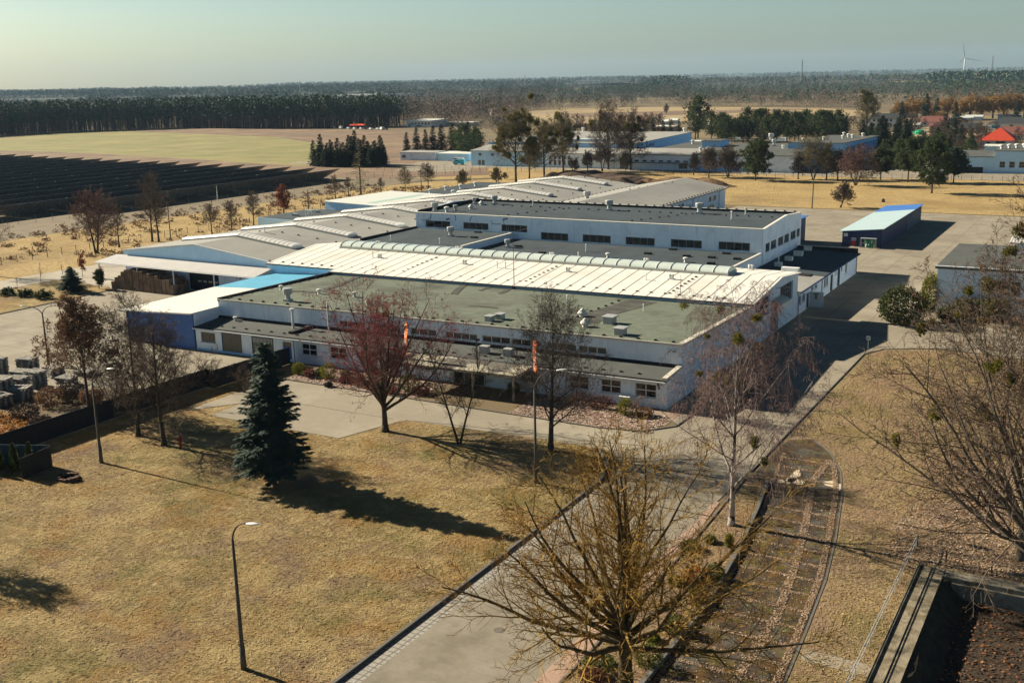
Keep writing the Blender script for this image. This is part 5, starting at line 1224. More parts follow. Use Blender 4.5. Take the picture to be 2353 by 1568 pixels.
def obj_from(mb, name, m, parent, smooth=False):
    o = link_mesh(name, mb.v, mb.f, [m], None, smooth); o.parent = parent; return o
def obj_np(V, name, m, parent, k=4, mi=None):
    o = np_mesh(name, V, k, m if isinstance(m, list) else [m], mi); o.parent = parent; return o

def place_bare(name, label, loc, seed, H, r0, bark, tw, group=None, mist=0, leaves=None, nleaf=0, lsize=.09, cat='tree', rotz=0, mist_r=(.35,.6), **kw):
    t = thing(name, label, cat, loc, group)
    wood, twig, tips = bare_tree(seed, H, r0, **kw)
    obj_from(wood, 'trunk', bark, t, True)
    cr = obj_from(twig, 'crown', tw, t)
    if leaves is not None:
        rr = random.Random(seed); tp = rr.sample(tips, min(len(tips), nleaf))
        o = obj_np(tufts([p[0] for p in tp], lsize, 5, seed=seed), 'leaf_clusters', leaves, t)
    if mist:
        rr = random.Random(seed+1); rm = max(math.hypot(p[0].x, p[0].y) for p in tips); tp = [p for p in tips if p[0].z > H*.35 and math.hypot(p[0].x, p[0].y) < rm*.6]
        for k in range(mist):
            c = rr.choice(tp)[0]; s = rr.uniform(*mist_r)
            o = mistle_ball(c, s, t, seed*100+k)
    t.rotation_euler = (0, 0, rotz)
    return t

def mistle_ball(c, s, parent, seed):
    r = np.random.default_rng(seed); n = int(300*min(1.6, s/.4))
    d = r.normal(0, 1, (n, 3)); d /= np.linalg.norm(d, axis=1)[:, None]
    sub = r.normal(0, .26, (4, 3))*s; P = np.array(c)[None]+sub[r.integers(0, 4, n)]+d*(s*.72*r.uniform(.15, 1, (n, 1))**.6)*r.uniform(.6, 1.2, (1, 3))
    b = r.normal(0, 1, (n, 3)); b -= d*(d*b).sum(1)[:, None]; b /= np.linalg.norm(b, axis=1)[:, None]
    a = d*s*.22; b = b*s*.075
    return obj_np(np.stack([P-a, P-b, P+a, P+b], 1).reshape(-1, 3), 'mistletoe', mistle, parent)

def spruce(seed, H, R, dens=1.0, base=.07, m=None, ts=.34, shape=.85, gap=.12):
    """returns (trunk MB, needle verts)"""
    r = random.Random(seed); tr = MB(); tr.tube([(0,0,-.1),(0,0,H*.5),(0,0,H*.98)], [H*.014+.05, H*.009+.03, .02], 7)
    A, B, P = [], [], []
    z = H*base
    while z < H*.985:
        t = (z-H*base)/(H*(1-base)); L0 = R*(1-t)**shape*(.55+.45*min(1, t/.10))+.12
        nb = max(4, int((9 if t < .7 else 6)*dens**.5))
        for k in range(nb):
            if r.random() < gap: continue
            az = r.uniform(0, 6.283); L = L0*r.uniform(.66, 1.12); ca, sa = math.cos(az), math.sin(az)
            el = .42*t-.20+r.uniform(-.08,.08)
            n = max(2, int(L/ts*2.0*dens))
            q = Vector((0, 0, z)); zz = z
            for i in range(n):
                s = (i+1)/n*L; zc = z+el*s-.10*s*s/max(L, .3)+ (.10*(s/L)**3)*L
                w = (1-s/L)*.34*L+.10
                for side in (-1, 0, 1):
                    if side and r.random() < .12: continue
                    off = side*w*r.uniform(.35, 1)
                    px_, py_ = ca*s-sa*off, sa*s+ca*off
                    P.append((px_, py_, zc-abs(off)*.18+r.uniform(-.05, .05)))
                    aa = az+side*.8+r.uniform(-.35,.35); tl = ts*r.uniform(.7,1.25)
                    A.append((math.cos(aa)*tl, math.sin(aa)*tl, -tl*r.uniform(.0,.45)))
                    ww = tl*.36; B.append((-math.sin(aa)*ww, math.cos(aa)*ww, r.uniform(-.5,.5)*ww))
        z += H*.020/ dens**.3*r.uniform(.8,1.25)+.05
    A, B, P = np.array(A), np.array(B), np.array(P)
    return tr, np.stack([P-A*.6, P-B, P+A, P+B], 1).reshape(-1, 3)

def place_spruce(name, label, loc, seed, H, R, m, group=None, cat='spruce', bark=None, **kw):
    t = thing(name, label, cat, loc, group); tr, V = spruce(seed, H, R, **kw)
    obj_from(tr, 'trunk', bark or bark_dark, t, True); obj_np(V, 'crown', m, t)
    return t

def pine(seed, H, R, c0=.3, nc=46, ts=.34, per=36, flatz=.5):
    """scots pine: bare trunk, crown of needle clumps on limbs"""
    r = random.Random(seed); tr = MB(); bx, by = r.uniform(-.5,.5), r.uniform(-.5,.5)
    tr.tube([(0,0,-.1),(bx*.3,by*.3,H*.4),(bx,by,H*.9)], [H*.018+.04, H*.012+.03, .05], 7)
    C = []
    for k in range(nc):
        t = c0+(1-c0)*((k+r.random())/nc); az = k*2.4+r.uniform(-.5,.5)
        prof = R*math.sin(math.pi*min(1, (t-c0)/(1-c0)*.82+.16))**.7
        s = prof*r.uniform(.35, 1); x, y, z = bx*t+math.cos(az)*s, by*t+math.sin(az)*s, H*t+s*.12
        tr.tube([(bx*t, by*t, H*t-.3*s), (x, y, z)], [.07, .02], 3, cap=False)
        for _ in range(3): C.append((x+r.gauss(0,.14*R), y+r.gauss(0,.14*R), z+r.gauss(0,.07*R)))
    C += [(bx+r.gauss(0,.15*R), by+r.gauss(0,.15*R), H*r.uniform(.9,.99)) for _ in range(8)]
    V = tufts(C, ts, per, seed=seed, aspect=.35); return tr, V

def place_pine(name, label, loc, seed, H, R, m, group=None, cat='pine', bark=None, **kw):
    t = thing(name, label, cat, loc, group); tr, V = pine(seed, H, R, **kw)
    obj_from(tr, 'trunk', bark or bark_grey, t, True); obj_np(V, 'crown', m, t)
    return t

# --- foreground trees
loc = G(1440, 1618)
place_bare('lime_tree', 'spreading bare tree with yellow ochre twigs beside the pink path in the foreground', loc, 21, 15.0, .52, tw_ylimb, tw_yellow,
           fork=.66, nlimb=20, ang=(8,95), llen=.66, kids=(12,8,6), ratio=(.46,.46,.5), up=(.05,.05,.0), wig=.15, limb_r=.56, twig_r=.017, dec=.35, bend=.06, angk=(24,54), kstart=.14)
loc = G(1680, 1205)
place_bare('birch', 'white stemmed weeping birch with mistletoe at the corner of the parking strip', loc, 33, 17.6, .26, bark_birch, tw_birch, mist=13,
           fork=.18, nlimb=26, ang=(30,64), llen=.56, kids=(9,8,7), ratio=(.5,.5,.6), up=(.10,.02,-.05), droop=.5, wig=.12, limb_r=.45, twig_r=.011, mist_r=(.25,.52))
loc = G(2398, 1372)
place_bare('alder_tree', 'huge wide bare tree with yellowish mistletoe tufts reaching in from the right edge', loc, 48, 27.5, .52, bark_grey, tw_brown, mist=26,
           fork=.35, nlimb=30, ang=(4,72), llen=.56, kids=(11,7,6), ratio=(.44,.48,.5), up=(.05,.04,.0), wig=.13, limb_r=.46, twig_r=.015, mist_r=(.30,.62), leaves=leaf_brown, nleaf=3000, lsize=.07, angk=(26,55), dec=.24, lean=(-.22,.05))
place_bare('poplar', 'tall pale stemmed bare tree at the right edge above the leaf litter', G(2343, 1286), 51, 25.5, .27, bark_grey, tw_brown, mist=14, fork=.26, nlimb=30, ang=(32,66), llen=.44, kids=(9,7,6), twig_r=.014, mist_r=(.35,.7), leaves=leaf_brown, nleaf=1500, lsize=.07)
loc = G(885, 990)
place_bare('maple', 'two stemmed bare maple with a haze of red buds before the forecourt', loc, 61, 15.3, .34, bark_dark, tw_purple, mist=2,
           fork=.60, nlimb=15, ang=(7,50), llen=.74, kids=(11,8,6), ratio=(.44,.5,.5), up=(.05,.07,.05), leaves=bud_red, nleaf=3600, lsize=.065, twig_r=.014, dec=.24, limb_r=.62, mist_r=(.4,.6))
place_bare('ash_tree', 'slender bare tree forking low into a narrow V before the office entrance', G(1055, 1018), 72, 10.6, .19, bark_dark, tw_dark, fork=.25, nlimb=22, ang=(35,66), llen=.42, kids=(8,6,5), stems=2, stemang=14, twig_r=.014)
place_bare('hornbeam', 'dense dark bare tree with fine upswept twigs before the right half of the office', G(1265, 1034), 85, 13.9, .30, bark_dark, tw_dark,
           fork=.16, nlimb=36, ang=(42,84), llen=.50, kids=(10,8,6), ratio=(.46,.5,.5), up=(.10,.08,.06), twig_r=.013)
place_bare('maple', 'bare brown tree with a leaning trunk near the red hydrant', G(377, 1022), 96, 12.0, .26, bark_dark, tw_brown, fork=.2, nlimb=30, ang=(45,84), llen=.52, kids=(10,8,6), twig_r=.014, lean=(-.05,0))
place_bare('maple', 'tall bare tree close behind the one by the red hydrant', G(318, 1000), 97, 14.1, .24, bark_dark, tw_dark, fork=.2, nlimb=26, ang=(40,78), llen=.42, kids=(9,7,6), twig_r=.014)
place_bare('robinia', 'bare tree hung with brown dead leaves beside the grey pallet stacks', G(205, 945), 101, 11.6, .22, bark_dark, tw_brown, fork=.25, nlimb=24, ang=(35,72), llen=.52, kids=(9,7,5), leaves=leaf_brown, nleaf=2600, lsize=.13, twig_r=.014)
place_bare('plum_shrub', 'low bare brown tree between the grey pallets and the dark fence', G(262, 945), 103, 6.5, .14, bark_dark, tw_brown, fork=.1, nlimb=18, ang=(40,75), llen=.5, kids=(9,7,6), stems=4, stemang=25, twig_r=.014)
place_bare('plum_shrub', 'bare thicket behind the dark fence at the yard corner', G(345, 925), 104, 5.2, .12, bark_dark, tw_purple, fork=.1, nlimb=18, ang=(40,75), llen=.5, kids=(9,7,6), stems=4, stemang=25, twig_r=.014)
place_bare('plum_shrub', 'brown bare thicket against the outer face of the dark fence', G(560, 900), 105, 3.8, .10, bark_dark, tw_brown, fork=.1, nlimb=18, ang=(40,75), llen=.5, kids=(9,7,6), stems=4, stemang=28, twig_r=.014)
place_bare('plum_shrub', 'bare brown thicket in the corner where the dark fence bends', G(480, 885), 106, 3.5, .10, bark_dark, tw_brown, fork=.1, nlimb=18, ang=(40,75), llen=.55, kids=(9,7,6), stems=4, stemang=28, twig_r=.014)
place_bare('birch_shrub', 'bare purple brown thicket beside the right end wall of the office', G(1640, 960), 107, 5.5, .12, bark_grey, tw_birch, fork=.1, nlimb=21, ang=(40,70), llen=.5, kids=(10,8,6), stems=4, stemang=24, twig_r=.012, droop=.3)
place_bare('birch_shrub', 'second purple brown thicket further along the office end wall', G(1745, 890), 108, 5.2, .12, bark_grey, tw_birch, fork=.1, nlimb=21, ang=(40,70), llen=.5, kids=(10,8,6), stems=4, stemang=24, twig_r=.012, droop=.3)
place_bare('birch_shrub', 'third low thicket along the road side of the office end wall', G(1705, 925), 109, 4.8, .12, bark_grey, tw_purple, fork=.1, nlimb=21, ang=(40,70), llen=.5, kids=(10,8,6), stems=4, stemang=24, twig_r=.012, droop=.3)
place_spruce('blue_spruce', 'tall dense blue green spruce on the lawn in front of the forecourt', G(630, 1112), 7, 13.1, 3.6, needle_spruce, dens=1.7, base=.10, ts=.30, shape=.72, gap=.05)
p = G(60, 1372); place_bare('maple', 'bare tree just outside the left edge whose shade falls on the lawn', (p[0]-12.5, p[1]+1.0, 0), 110, 8, .2, bark_dark, tw_brown, fork=.3, nlimb=26, llen=.45, kids=(9,7,6), twig_r=.02)
# --- meadow edge, left
place_bare('maple', 'wide purple brown bare tree on the meadow edge left of the gabled hall', G(222, 582), 111, 13.1, .36, bark_dark, tw_purple, fork=.15, nlimb=34, ang=(35,72), llen=.50, kids=(9,7,6), twig_r=.032, stems=2, stemang=9)
t_ = {}
def tmpl(key, **kw):
    wood, twig, tips = bare_tree(**kw)
    return wood, twig
row = [(274,568,470,121,'thin bare tree just right of the wide purple brown one',.22,None),(350,555,400,122,'tall leaning bare tree before the solar panels',.2,None),(365,555,407,123,'tall straight bare tree touching the leaning one',.22,None),
       (487,538,468,124,'small bare tree left of centre on the meadow edge',.32,None),(533,532,462,125,'second small bare tree along the meadow edge',.3,None),(583,522,442,126,'taller bare tree left of the rust leaved oak',.3,None),
       (771,456,405,127,'thin bare tree left of the larch',.3,None),(801,451,408,128,'thinner bare tree beside the larch',.3,None),(875,441,410,129,'smallest bare tree behind the flat pale wing',.35,None),(931,441,386,130,'bare tree with olive twigs behind the flat pale wing',.35,tw_olive),(984,437,380,131,'dark wide bare tree right of the wooden pole',.4,tw_dark)]
for (x, y, yt, sd, lb, ll, tw) in row:
    p = G(x, y); H = hgt(p, yt)
    place_bare('meadow_tree', lb, p, sd, H, .10+.010*H, bark_dark, tw or tw_brown, fork=.25, nlimb=20, ang=(35,70), llen=ll+.14, kids=(8,6,5), twig_r=.030, group='bare trees along the meadow edge')
p = G(652, 489); place_bare('oak', 'small oak holding rust red dead leaves on the meadow edge', p, 141, hgt(p, 425), .18, bark_dark, tw_brown, fork=.12, nlimb=18, ang=(50,80), llen=.36, kids=(6,5,4), leaves=leaf_rust, nleaf=900, lsize=.18, twig_r=.02)
p = G(829, 448); place_spruce('larch', 'tall bare larch with thin level branches behind the left wing', p, 142, hgt(p, 316), 3.6, tw_olive, cat='larch', dens=.42, base=.12, ts=.30, gap=.3, bark=bark_grey)
p = G(-28, 632); place_bare('maple', 'broad bare tree half cut off by the left edge', p, 143, 15, .3, bark_dark, tw_brown, fork=.2, nlimb=20, llen=.48, kids=(8,6,5), twig_r=.02)
# --- grass island, left
p = G(165.7, 670); place_spruce('young_spruce', 'young wide dark spruce on the grass island by the pallet wall', p, 151, 4.5, 2.75, needle_spruce, dens=1.2, base=.10, ts=.24, shape=.95)
p = G(227.6, 663); place_pine('young_pine', 'small yellow green pine beside the pallet wall', p, 152, 3.3, 1.0, needle_pine, nc=26, ts=.16, per=26, c0=.25)
for i, (x, y, yt, lb) in enumerate([(190,636,585,'beech sapling with rust leaves left of the small pine'),(234,640,614,'low beech sapling with rust leaves behind the small pine')]):
    p = G(x, y); place_bare('beech_sapling', lb, p, 155+i, hgt(p, yt), .05, bark_grey, tw_brown, fork=.25, nlimb=10, ang=(20,35), llen=.3, kids=(5,4,3), leaves=leaf_rust, nleaf=220, lsize=.16)
for i, (x, y, yt, lb) in enumerate([(94.4,650,602,'bare sapling beside the left track in the middle of the island'),(40,660,635,'tiny bare sapling nearest the left edge'),(144,631,605,'thin bare sapling right of the middle one on the island')]):
    p = G(x, y); place_bare('sapling', lb, p, 160+i, hgt(p, yt), .04, bark_grey, tw_birch, fork=.3, nlimb=8, llen=.3, kids=(4,4,3))
for i, (x, y, s, lb) in enumerate([(18,677,1.1,'leftmost low dark mountain pine on the island'),(60,681,1.0,'middle low dark mountain pine on the island'),(99,686,1.2,'yellowish mountain pine, rightmost of the three low ones')]):
    p = G(x, y); t = thing('mountain_pine', lb, 'shrub', p, 'low mountain pines on the grass island')
    rr = np.random.default_rng(170+i); C = rr.normal(0, 1, (60, 3))*np.array([.8, .8, .45])*s*.7+np.array([0, 0, .55*s]); C[:, 2] = np.abs(C[:, 2])
    obj_np(tufts(C, .16, 22, seed=i), 'foliage', needle_pine if i == 2 else needle_dark, t)
# --- tall trees along the back road
def bt(name, x, y, yt, sd, lb, tw=None, mist=0, **kw):
    p = G(x, y); H = hgt(p, yt)
    a = dict(fork=.35, nlimb=20, ang=(8,66), llen=.40, kids=(9,7,5), twig_r=.048, dec=.52, up=(.05,.05,.03)); a.update(kw); a['llen'] *= 1.28; a['nlimb'] = max(a['nlimb'], 18)
    return place_bare(name, lb, p, sd, H, .12+.011*H, bark_dark, tw or tw_brown, mist=int(mist*1.5), mist_r=(.7,1.55), group='bare trees along the back road', **a)
bt('poplar', 1185, 418, 236, 201, 'biggest bare tree of the back road, crowded with dark mistletoe', tw_olive, 44, llen=.36, nlimb=22)
bt('poplar', 1216, 410, 300, 202, 'slim bare tree just right of the mistletoe tree', tw_olive, 5, llen=.26)
bt('poplar', 1250, 408, 258, 203, 'pale stemmed bare tree second right of the mistletoe tree', tw_olive, 12, llen=.30)
bt('poplar', 1294, 396, 250, 204, 'tall bare tree third right of the mistletoe tree', tw_olive, 14, llen=.32)
bt('poplar', 1397, 389, 236, 205, 'tall bare tree before the high hall', tw_brown, 6, llen=.38, nlimb=22)
bt('poplar', 1449, 391, 252, 206, 'wide bare tree standing right of the one before the high hall', tw_brown, 6, llen=.38, nlimb=22)
bt('poplar', 1438, 391, 350, 207, 'thin leaning stem between the two wide bare trees', tw_brown)
bt('elder_tree', 1383, 394, 322, 208, 'low many stemmed bare tree below the mound', tw_brown, stems=3, nlimb=18, llen=.4)
bt('elder_tree', 1350, 396, 335, 209, 'thin young bare tree left of the mound', tw_brown, llen=.25)
bt('elder_tree', 1318, 398, 350, 210, 'tiny twin stemmed bare tree near the pale blue door', tw_dark, stems=2, stemang=10, llen=.25)
bt('elder_tree', 1593, 402, 340, 211, 'slender bare tree before the square windows of the works', tw_dark, llen=.25)
bt('elder_tree', 1628, 408, 333, 212, 'bare tree with a kinked stem left of the many stemmed one', tw_brown, llen=.35)
bt('elder_tree', 1672, 407, 330, 213, 'wide many stemmed bare tree left of the dark pine', tw_brown, stems=4, stemang=18, nlimb=24, llen=.38)
bt('ash_tree', 1833, 412, 345, 214, 'thin bare tree left of the big V shaped one', tw_dark, llen=.28)
bt('ash_tree', 1868, 412, 309, 215, 'big V shaped bare tree with two thick stems', tw_olive, stems=2, stemang=17, nlimb=20, llen=.42)
bt('ash_tree', 1898, 414, 322, 216, 'straight bare tree right of the big V shaped one', tw_olive, llen=.3)
bt('ash_tree', 1924, 414, 335, 217, 'thin bare tree left of the round red brown crown', tw_brown, llen=.3)
bt('linden', 1965, 426, 336, 218, 'round crowned red brown bare tree with several low stems', tw_purple, stems=4, stemang=24, nlimb=30, llen=.46, kids=(8,6,6))
bt('ash_tree', 1931, 477, 416, 219, 'small leaning bare tree alone on the straw field', tw_brown, lean=(.25,0), llen=.4, nlimb=14)
for i, (x, y, yt) in enumerate([(1110,452,415),(1032,458,420),(1130,440,425)]):
    bt('elder_tree', x+30, y-28, yt-30, 221+i, ['small bare bush tree before the dark mound','low bare bush at the meadow corner','tiny bare bush behind the back wing'][i], tw_olive, llen=.4, nlimb=10)
for i, (x, y, yt, R, lb, m_) in enumerate([(1735,415,326,5.2,'rounded dark pine standing alone before the rear works',needle_pine),(2140,444,326,5.4,'big flat branched dark pine on the right of the straw field',needle_pine),(2085,419,322,4.6,'pine behind and left of the flat branched one',needle_pine),(2022,413,345,4.4,'pine right of the round red brown tree',needle_pine),(2190,420,345,4,'half hidden pine right of the flat branched one',needle_dark)]):
    p = G(x, y); H = hgt(p, yt); place_pine('pine', lb, p, 231+i, H, R, m_, nc=64, ts=.42, per=34, c0=.2 if i < 2 else .3, group='pines along the back road')
# dark spruce and pine groups behind the back road
T1 = place_spruce('spruce', 'dark spruce in the clump left of the store sheds', G(722, 381), 241, 11, 2.9, needle_dark, dens=.75, ts=.55, base=.02, group='spruces by the store sheds')
rn = random.Random(9)
for i in range(42):
    x = 722+(i+rn.random())*165/42; y = 379+rn.random()*6-(x-722)*.008
    p = G(x, y); s = rn.uniform(.62, 1.15) if x > 735 else .55
    dup(T1, p, rn.random()*6, s, sz=s*rn.uniform(.9, 1.2))
for x, y, s in [(958,352,1.0),(978,350,.9),(996,352,1.05),(1015,350,1.1),(1040,352,1.15),(1057,349,1.0),(1076,352,1.2),(1092,350,1.0),(935,350,.8),(1102,356,.9)]:
    dup(T1, G(x, y), rn.random()*6, s*1.15, label='dark spruce in the row behind the store sheds', group='spruces behind the store sheds')
T2 = place_pine('pine', 'tall dark pine beside the left gable of the rear works', G(1068, 366), 251, 15, 4.4, needle_pine, nc=52, ts=.55, per=11, c0=.25)
for x, y, s in [(1095,360,.85),(1050,362,.8)]: dup(T2, G(x, y), rn.random()*6, s, label='dark pine behind the left end of the rear works', group='pines at the left end of the rear works')
for i in range(34):
    x = 1625+rn.random()*330; y = 322+rn.random()*14
    p = G(x, y); dup(T2, p, rn.random()*6, rn.uniform(.75, 1.15), label='dark pine in the belt behind the rear works', group='pine belt behind the rear works')
for i in range(26):
    x = 1975+rn.random()*120; y = 335+rn.random()*28
    dup(T1, G(x, y), rn.random()*6, rn.uniform(.85, 1.45), label='dark spruce in the grove left of the orange pavilion', group='spruces by the pavilion')
for i, (x, y) in enumerate([(1500,300),(1478,318),(1522,312),(1540,306),(1560,310),(1345,318),(1365,312),(1320,316),(1380,300),(1308,300)]):
    dup(T1, G(x, y+10), rn.random()*6, rn.uniform(.8, 1.2), label='dark spruce among the allotments', group='spruces among the allotments')
for i, (x, y, s) in enumerate([(1603,318,1.5),(1597,322,1.2)]): dup(T2, G(x, y), rn.random()*6, s, label=['tall dark tree with a pale pole before it','darker lower tree leaning on the tall one'][i])
for i, (x, y, s) in enumerate([(2168,328,1.3),(2205,352,1.1),(2188,345,1.3),(2230,340,.8),(2120,368,1.0),(2150,362,1.1),(2180,368,.9)]):
    dup(T1, G(x, y), rn.random()*6, s, label='dark spruce between the pavilion and the red villa', group='spruces before the red villa')
for i in range(10): dup(T2, G(2030+rn.random()*200, 375+rn.random()*20), rn.random()*6, rn.uniform(.55,.8), label='bushy pine before the pavilion', group='bushy pines before the pavilion')
for i, (x, y, s) in enumerate([(2192,298,1.5),(2125,283,1.8),(2150,281,1.5),(2070,281,1.3),(2335,276,1.2)]): dup(T1, G(x, y), rn.random()*6, s, label='dark spruce under the willow row', group='spruces under the willows')
# brown bare crowns among the houses
TB = place_bare('garden_tree', 'bare brown garden tree among the houses', G(2250, 330), 261, 9, .16, bark_dark, tw_brown, group='bare garden trees among the houses', fork=.15, nlimb=16, ang=(35,70), llen=.5, kids=(6,5,5), twig_r=.05)
for i in range(150):
    x, y = (1290+rn.random()*280, 288+rn.random()*30) if i < 46 else (2000+rn.random()*360, 290+rn.random()*64) if i < 96 else (2060+rn.random()*190, 352+rn.random()*28) if i < 110 else (1610+rn.random()*380, 288+rn.random()*30)
    dup(TB, G(x, y), rn.random()*6, rn.uniform(.45, 1.15), group='bare garden trees among the houses')
p = G(1990, 302); place_bare('oak', 'broad olive brown bare oak behind the white house', p, 271, hgt(p, 215), .8, bark_dark, tw_olive, fork=.2, nlimb=26, ang=(40,75), llen=.5, kids=(8,7,6), ratio=(.5,.5,.5), twig_r=.08, mist=10, mist_r=(1.2,2.2))
p = G(1865, 318); place_bare('poplar', 'thin tree topped with three dark mistletoe balls in the pine belt', p, 272, hgt(p, 265), .2, bark_grey, tw_olive, nlimb=8, llen=.2, kids=(4,3,3), twig_r=.05, mist=6, mist_r=(1.0,1.6))
p = G(1530, 262); place_bare('linden', 'round bare tree on the edge of the tan field', p, 273, hgt(p, 240), .4, bark_dark, tw_purple, fork=.12, nlimb=20, llen=.5, kids=(7,6,5), twig_r=.09)
# willow row
def willow(seed, H, R):
    r = np.random.default_rng(seed); n = 70
    d = r.normal(0, 1, (n, 3)); d /= np.linalg.norm(d, axis=1)[:, None]
    C = d*np.array([R, R, H*.36])*r.uniform(.45, 1, (n, 1))+np.array([0, 0, H*.62])
    return tufts(C, .9, 26, seed=seed, aspect=.22)
Wt = thing('willow', 'ochre crowned willow in the row behind the village', 'willow', G(2068, 279), 'ochre willows behind the village')
mb = MB(); mb.tube([(0,0,-.2),(.3,0,5),(.1,.2,9)], [.6,.45,.2], 6); mb.tube([(.2,0,3),(2.5,1,8)], [.35,.1], 4); mb.tube([(.2,0,3),(-2.4,-1,8.5)], [.35,.1], 4)
obj_from(mb, 'trunk', bark_dark, Wt, True); obj_np(willow(5, 14, 6.4), 'crown', willow_or, Wt)
for i, (x, y, s) in enumerate([(2096,277,1.15),(2122,275,1.1),(2146,279,.8),(2175,274,1.15),(2205,275,1.0),(2228,275,1.25),(2255,275,1.15),(2280,272,1.2),(2305,272,1.25),(2330,270,1.25),(2352,270,1.3),(2160,284,.6)]):
    dup(Wt, G(x, y), rn.random()*6, s)
# ------------------------------------------------------------------ lamps, poles, banners, small furniture
def lamp_head(parent, a, d):
    """luminaire starting at a, pointing along unit vector d"""
    mb = MB(); d = Vector(d).normalized(); a = Vector(a)
    s = d.cross(Vector((0,0,1))).normalized(); u = s.cross(d)
    prof = [(0,.06,.05),(.12,.11,.08),(.4,.16,.10),(.7,.15,.09),(.9,.08,.06),(.95,.03,.03)]
    vs = []; k = 8
    for (l, w_, h_) in prof:
        for i in range(k):
            t = 2*math.pi*i/k; p = a+d*l+s*(w_*math.cos(t))+u*(h_*math.sin(t)*(1 if math.sin(t) > 0 else .5)); vs.append(tuple(p))
    fs = [(j*k+i, j*k+(i+1)%k, (j+1)*k+(i+1)%k, (j+1)*k+i) for j in range(len(prof)-1) for i in range(k)]+[tuple(range(k-1,-1,-1)), tuple(range((len(prof)-1)*k, len(prof)*k))]
    mb.add(vs, fs); part('lamp_head', mb, lamp_white, parent, smooth=True)

def street_lamp(x, y, label, Hp, arms, group='street lamps'):
    p = G(x, y); t = thing('street_lamp', label, 'street lamp', p, group)
    mb = MB(); mb.tube([(p[0],p[1],-.1),(p[0],p[1],1.55)], [.19,.165], 10); mb.tube([(p[0],p[1],1.55),(p[0],p[1],1.75),(p[0],p[1],Hp)], [.165,.135,.085], 10)
    part('pole', mb, concrete_pole, t, smooth=True)
    for (dx, dy, reach, rise, bow) in arms:
        d = Vector((dx, dy)).normalized(); pts = []
        for i in range(11):
            u = i/10; a = u*math.pi/2
            pts.append((p[0]+d.x*reach*(1-math.cos(a))**bow, p[1]+d.y*reach*(1-math.cos(a))**bow, Hp-.15+rise*math.sin(a)))
        mb = MB(); mb.tube(pts, [.055]*6+[.04]*5, 7); part('arm', mb, steel_dark, t, smooth=True)
        e = Vector(pts[-1])-Vector(pts[-2]); e.normalize(); lamp_head(t, pts[-1], (d.x, d.y, e.z*.6+.08))
    return t
street_lamp(560, 1535, 'tall concrete street lamp alone in the middle of the foreground lawn', 8.35, [(1, .05, 1.15, 1.35, 1.0)])
street_lamp(233, 1062, 'concrete street lamp on the left lawn before the dark fence', 7.7, [(1, .05, 2.1, 1.75, 1.0)])
street_lamp(1231, 1108, 'concrete street lamp standing behind the yellow twigged tree', 8.4, [(1, .35, 1.9, 1.9, 1.0)])
street_lamp(112, 838, 'double armed street lamp in the left yard behind the pallet stacks', 6.6, [(1, .2, 1.9, 1.3, 1.0), (-1, -.35, 2.0, 1.1, 1.0)])
p = G(709, 482); Hh = hgt(p, 436)
street_lamp(709, 482, 'thin street lamp on the meadow edge before the solar panels', Hh, [(1, .1, 2.0, .6, .6)])
p = G(1865, 479); t = thing('utility_pole', 'lone wooden pole with a small box on the straw field edge', 'pole', p); H = hgt(p, 378)
mb = MB(); mb.tube([(p[0],p[1],-.1),(p[0]+.2,p[1],H)], [.16,.10], 8); part('pole', mb, wood_pole, t)
mb = MB(); mb.box(p[0]-.7,p[0]+1.1,p[1]-.1,p[1]+.1,H-.9,H-.1); part('cross_box', mb, steel_dark, t)
for i, (x, y, yt, lb) in enumerate([(392,547,465,'thin wooden pole right of the two tall meadow trees'),(968,439,390,'wooden pole behind the flat pale wing'),(500,462,427,'pale concrete pole among the solar tables'),(1127,285,250,'pale leaning crane jib or mast beyond the dark spruces')]):
    p = G(x, y); H = hgt(p, yt); t = thing('utility_pole' if i < 3 else 'leaning_mast', lb, 'pole', p)
    mb = MB(); lx = 3.4 if i == 3 else 0; mb.tube([(p[0]-(lx*.6),p[1],-.1),(p[0]+lx*.5,p[1],H)], [.14 if i < 3 else .55,.09 if i < 3 else .5], 6); part('pole', mb, wood_pole if i < 2 else sign_white, t)
    mb = MB(); mb.box(p[0]-.5+lx*.45,p[0]+.5+lx*.45,p[1]-.08,p[1]+.08,H-.5,H-.35); part('crossarm', mb, steel_dark, t)
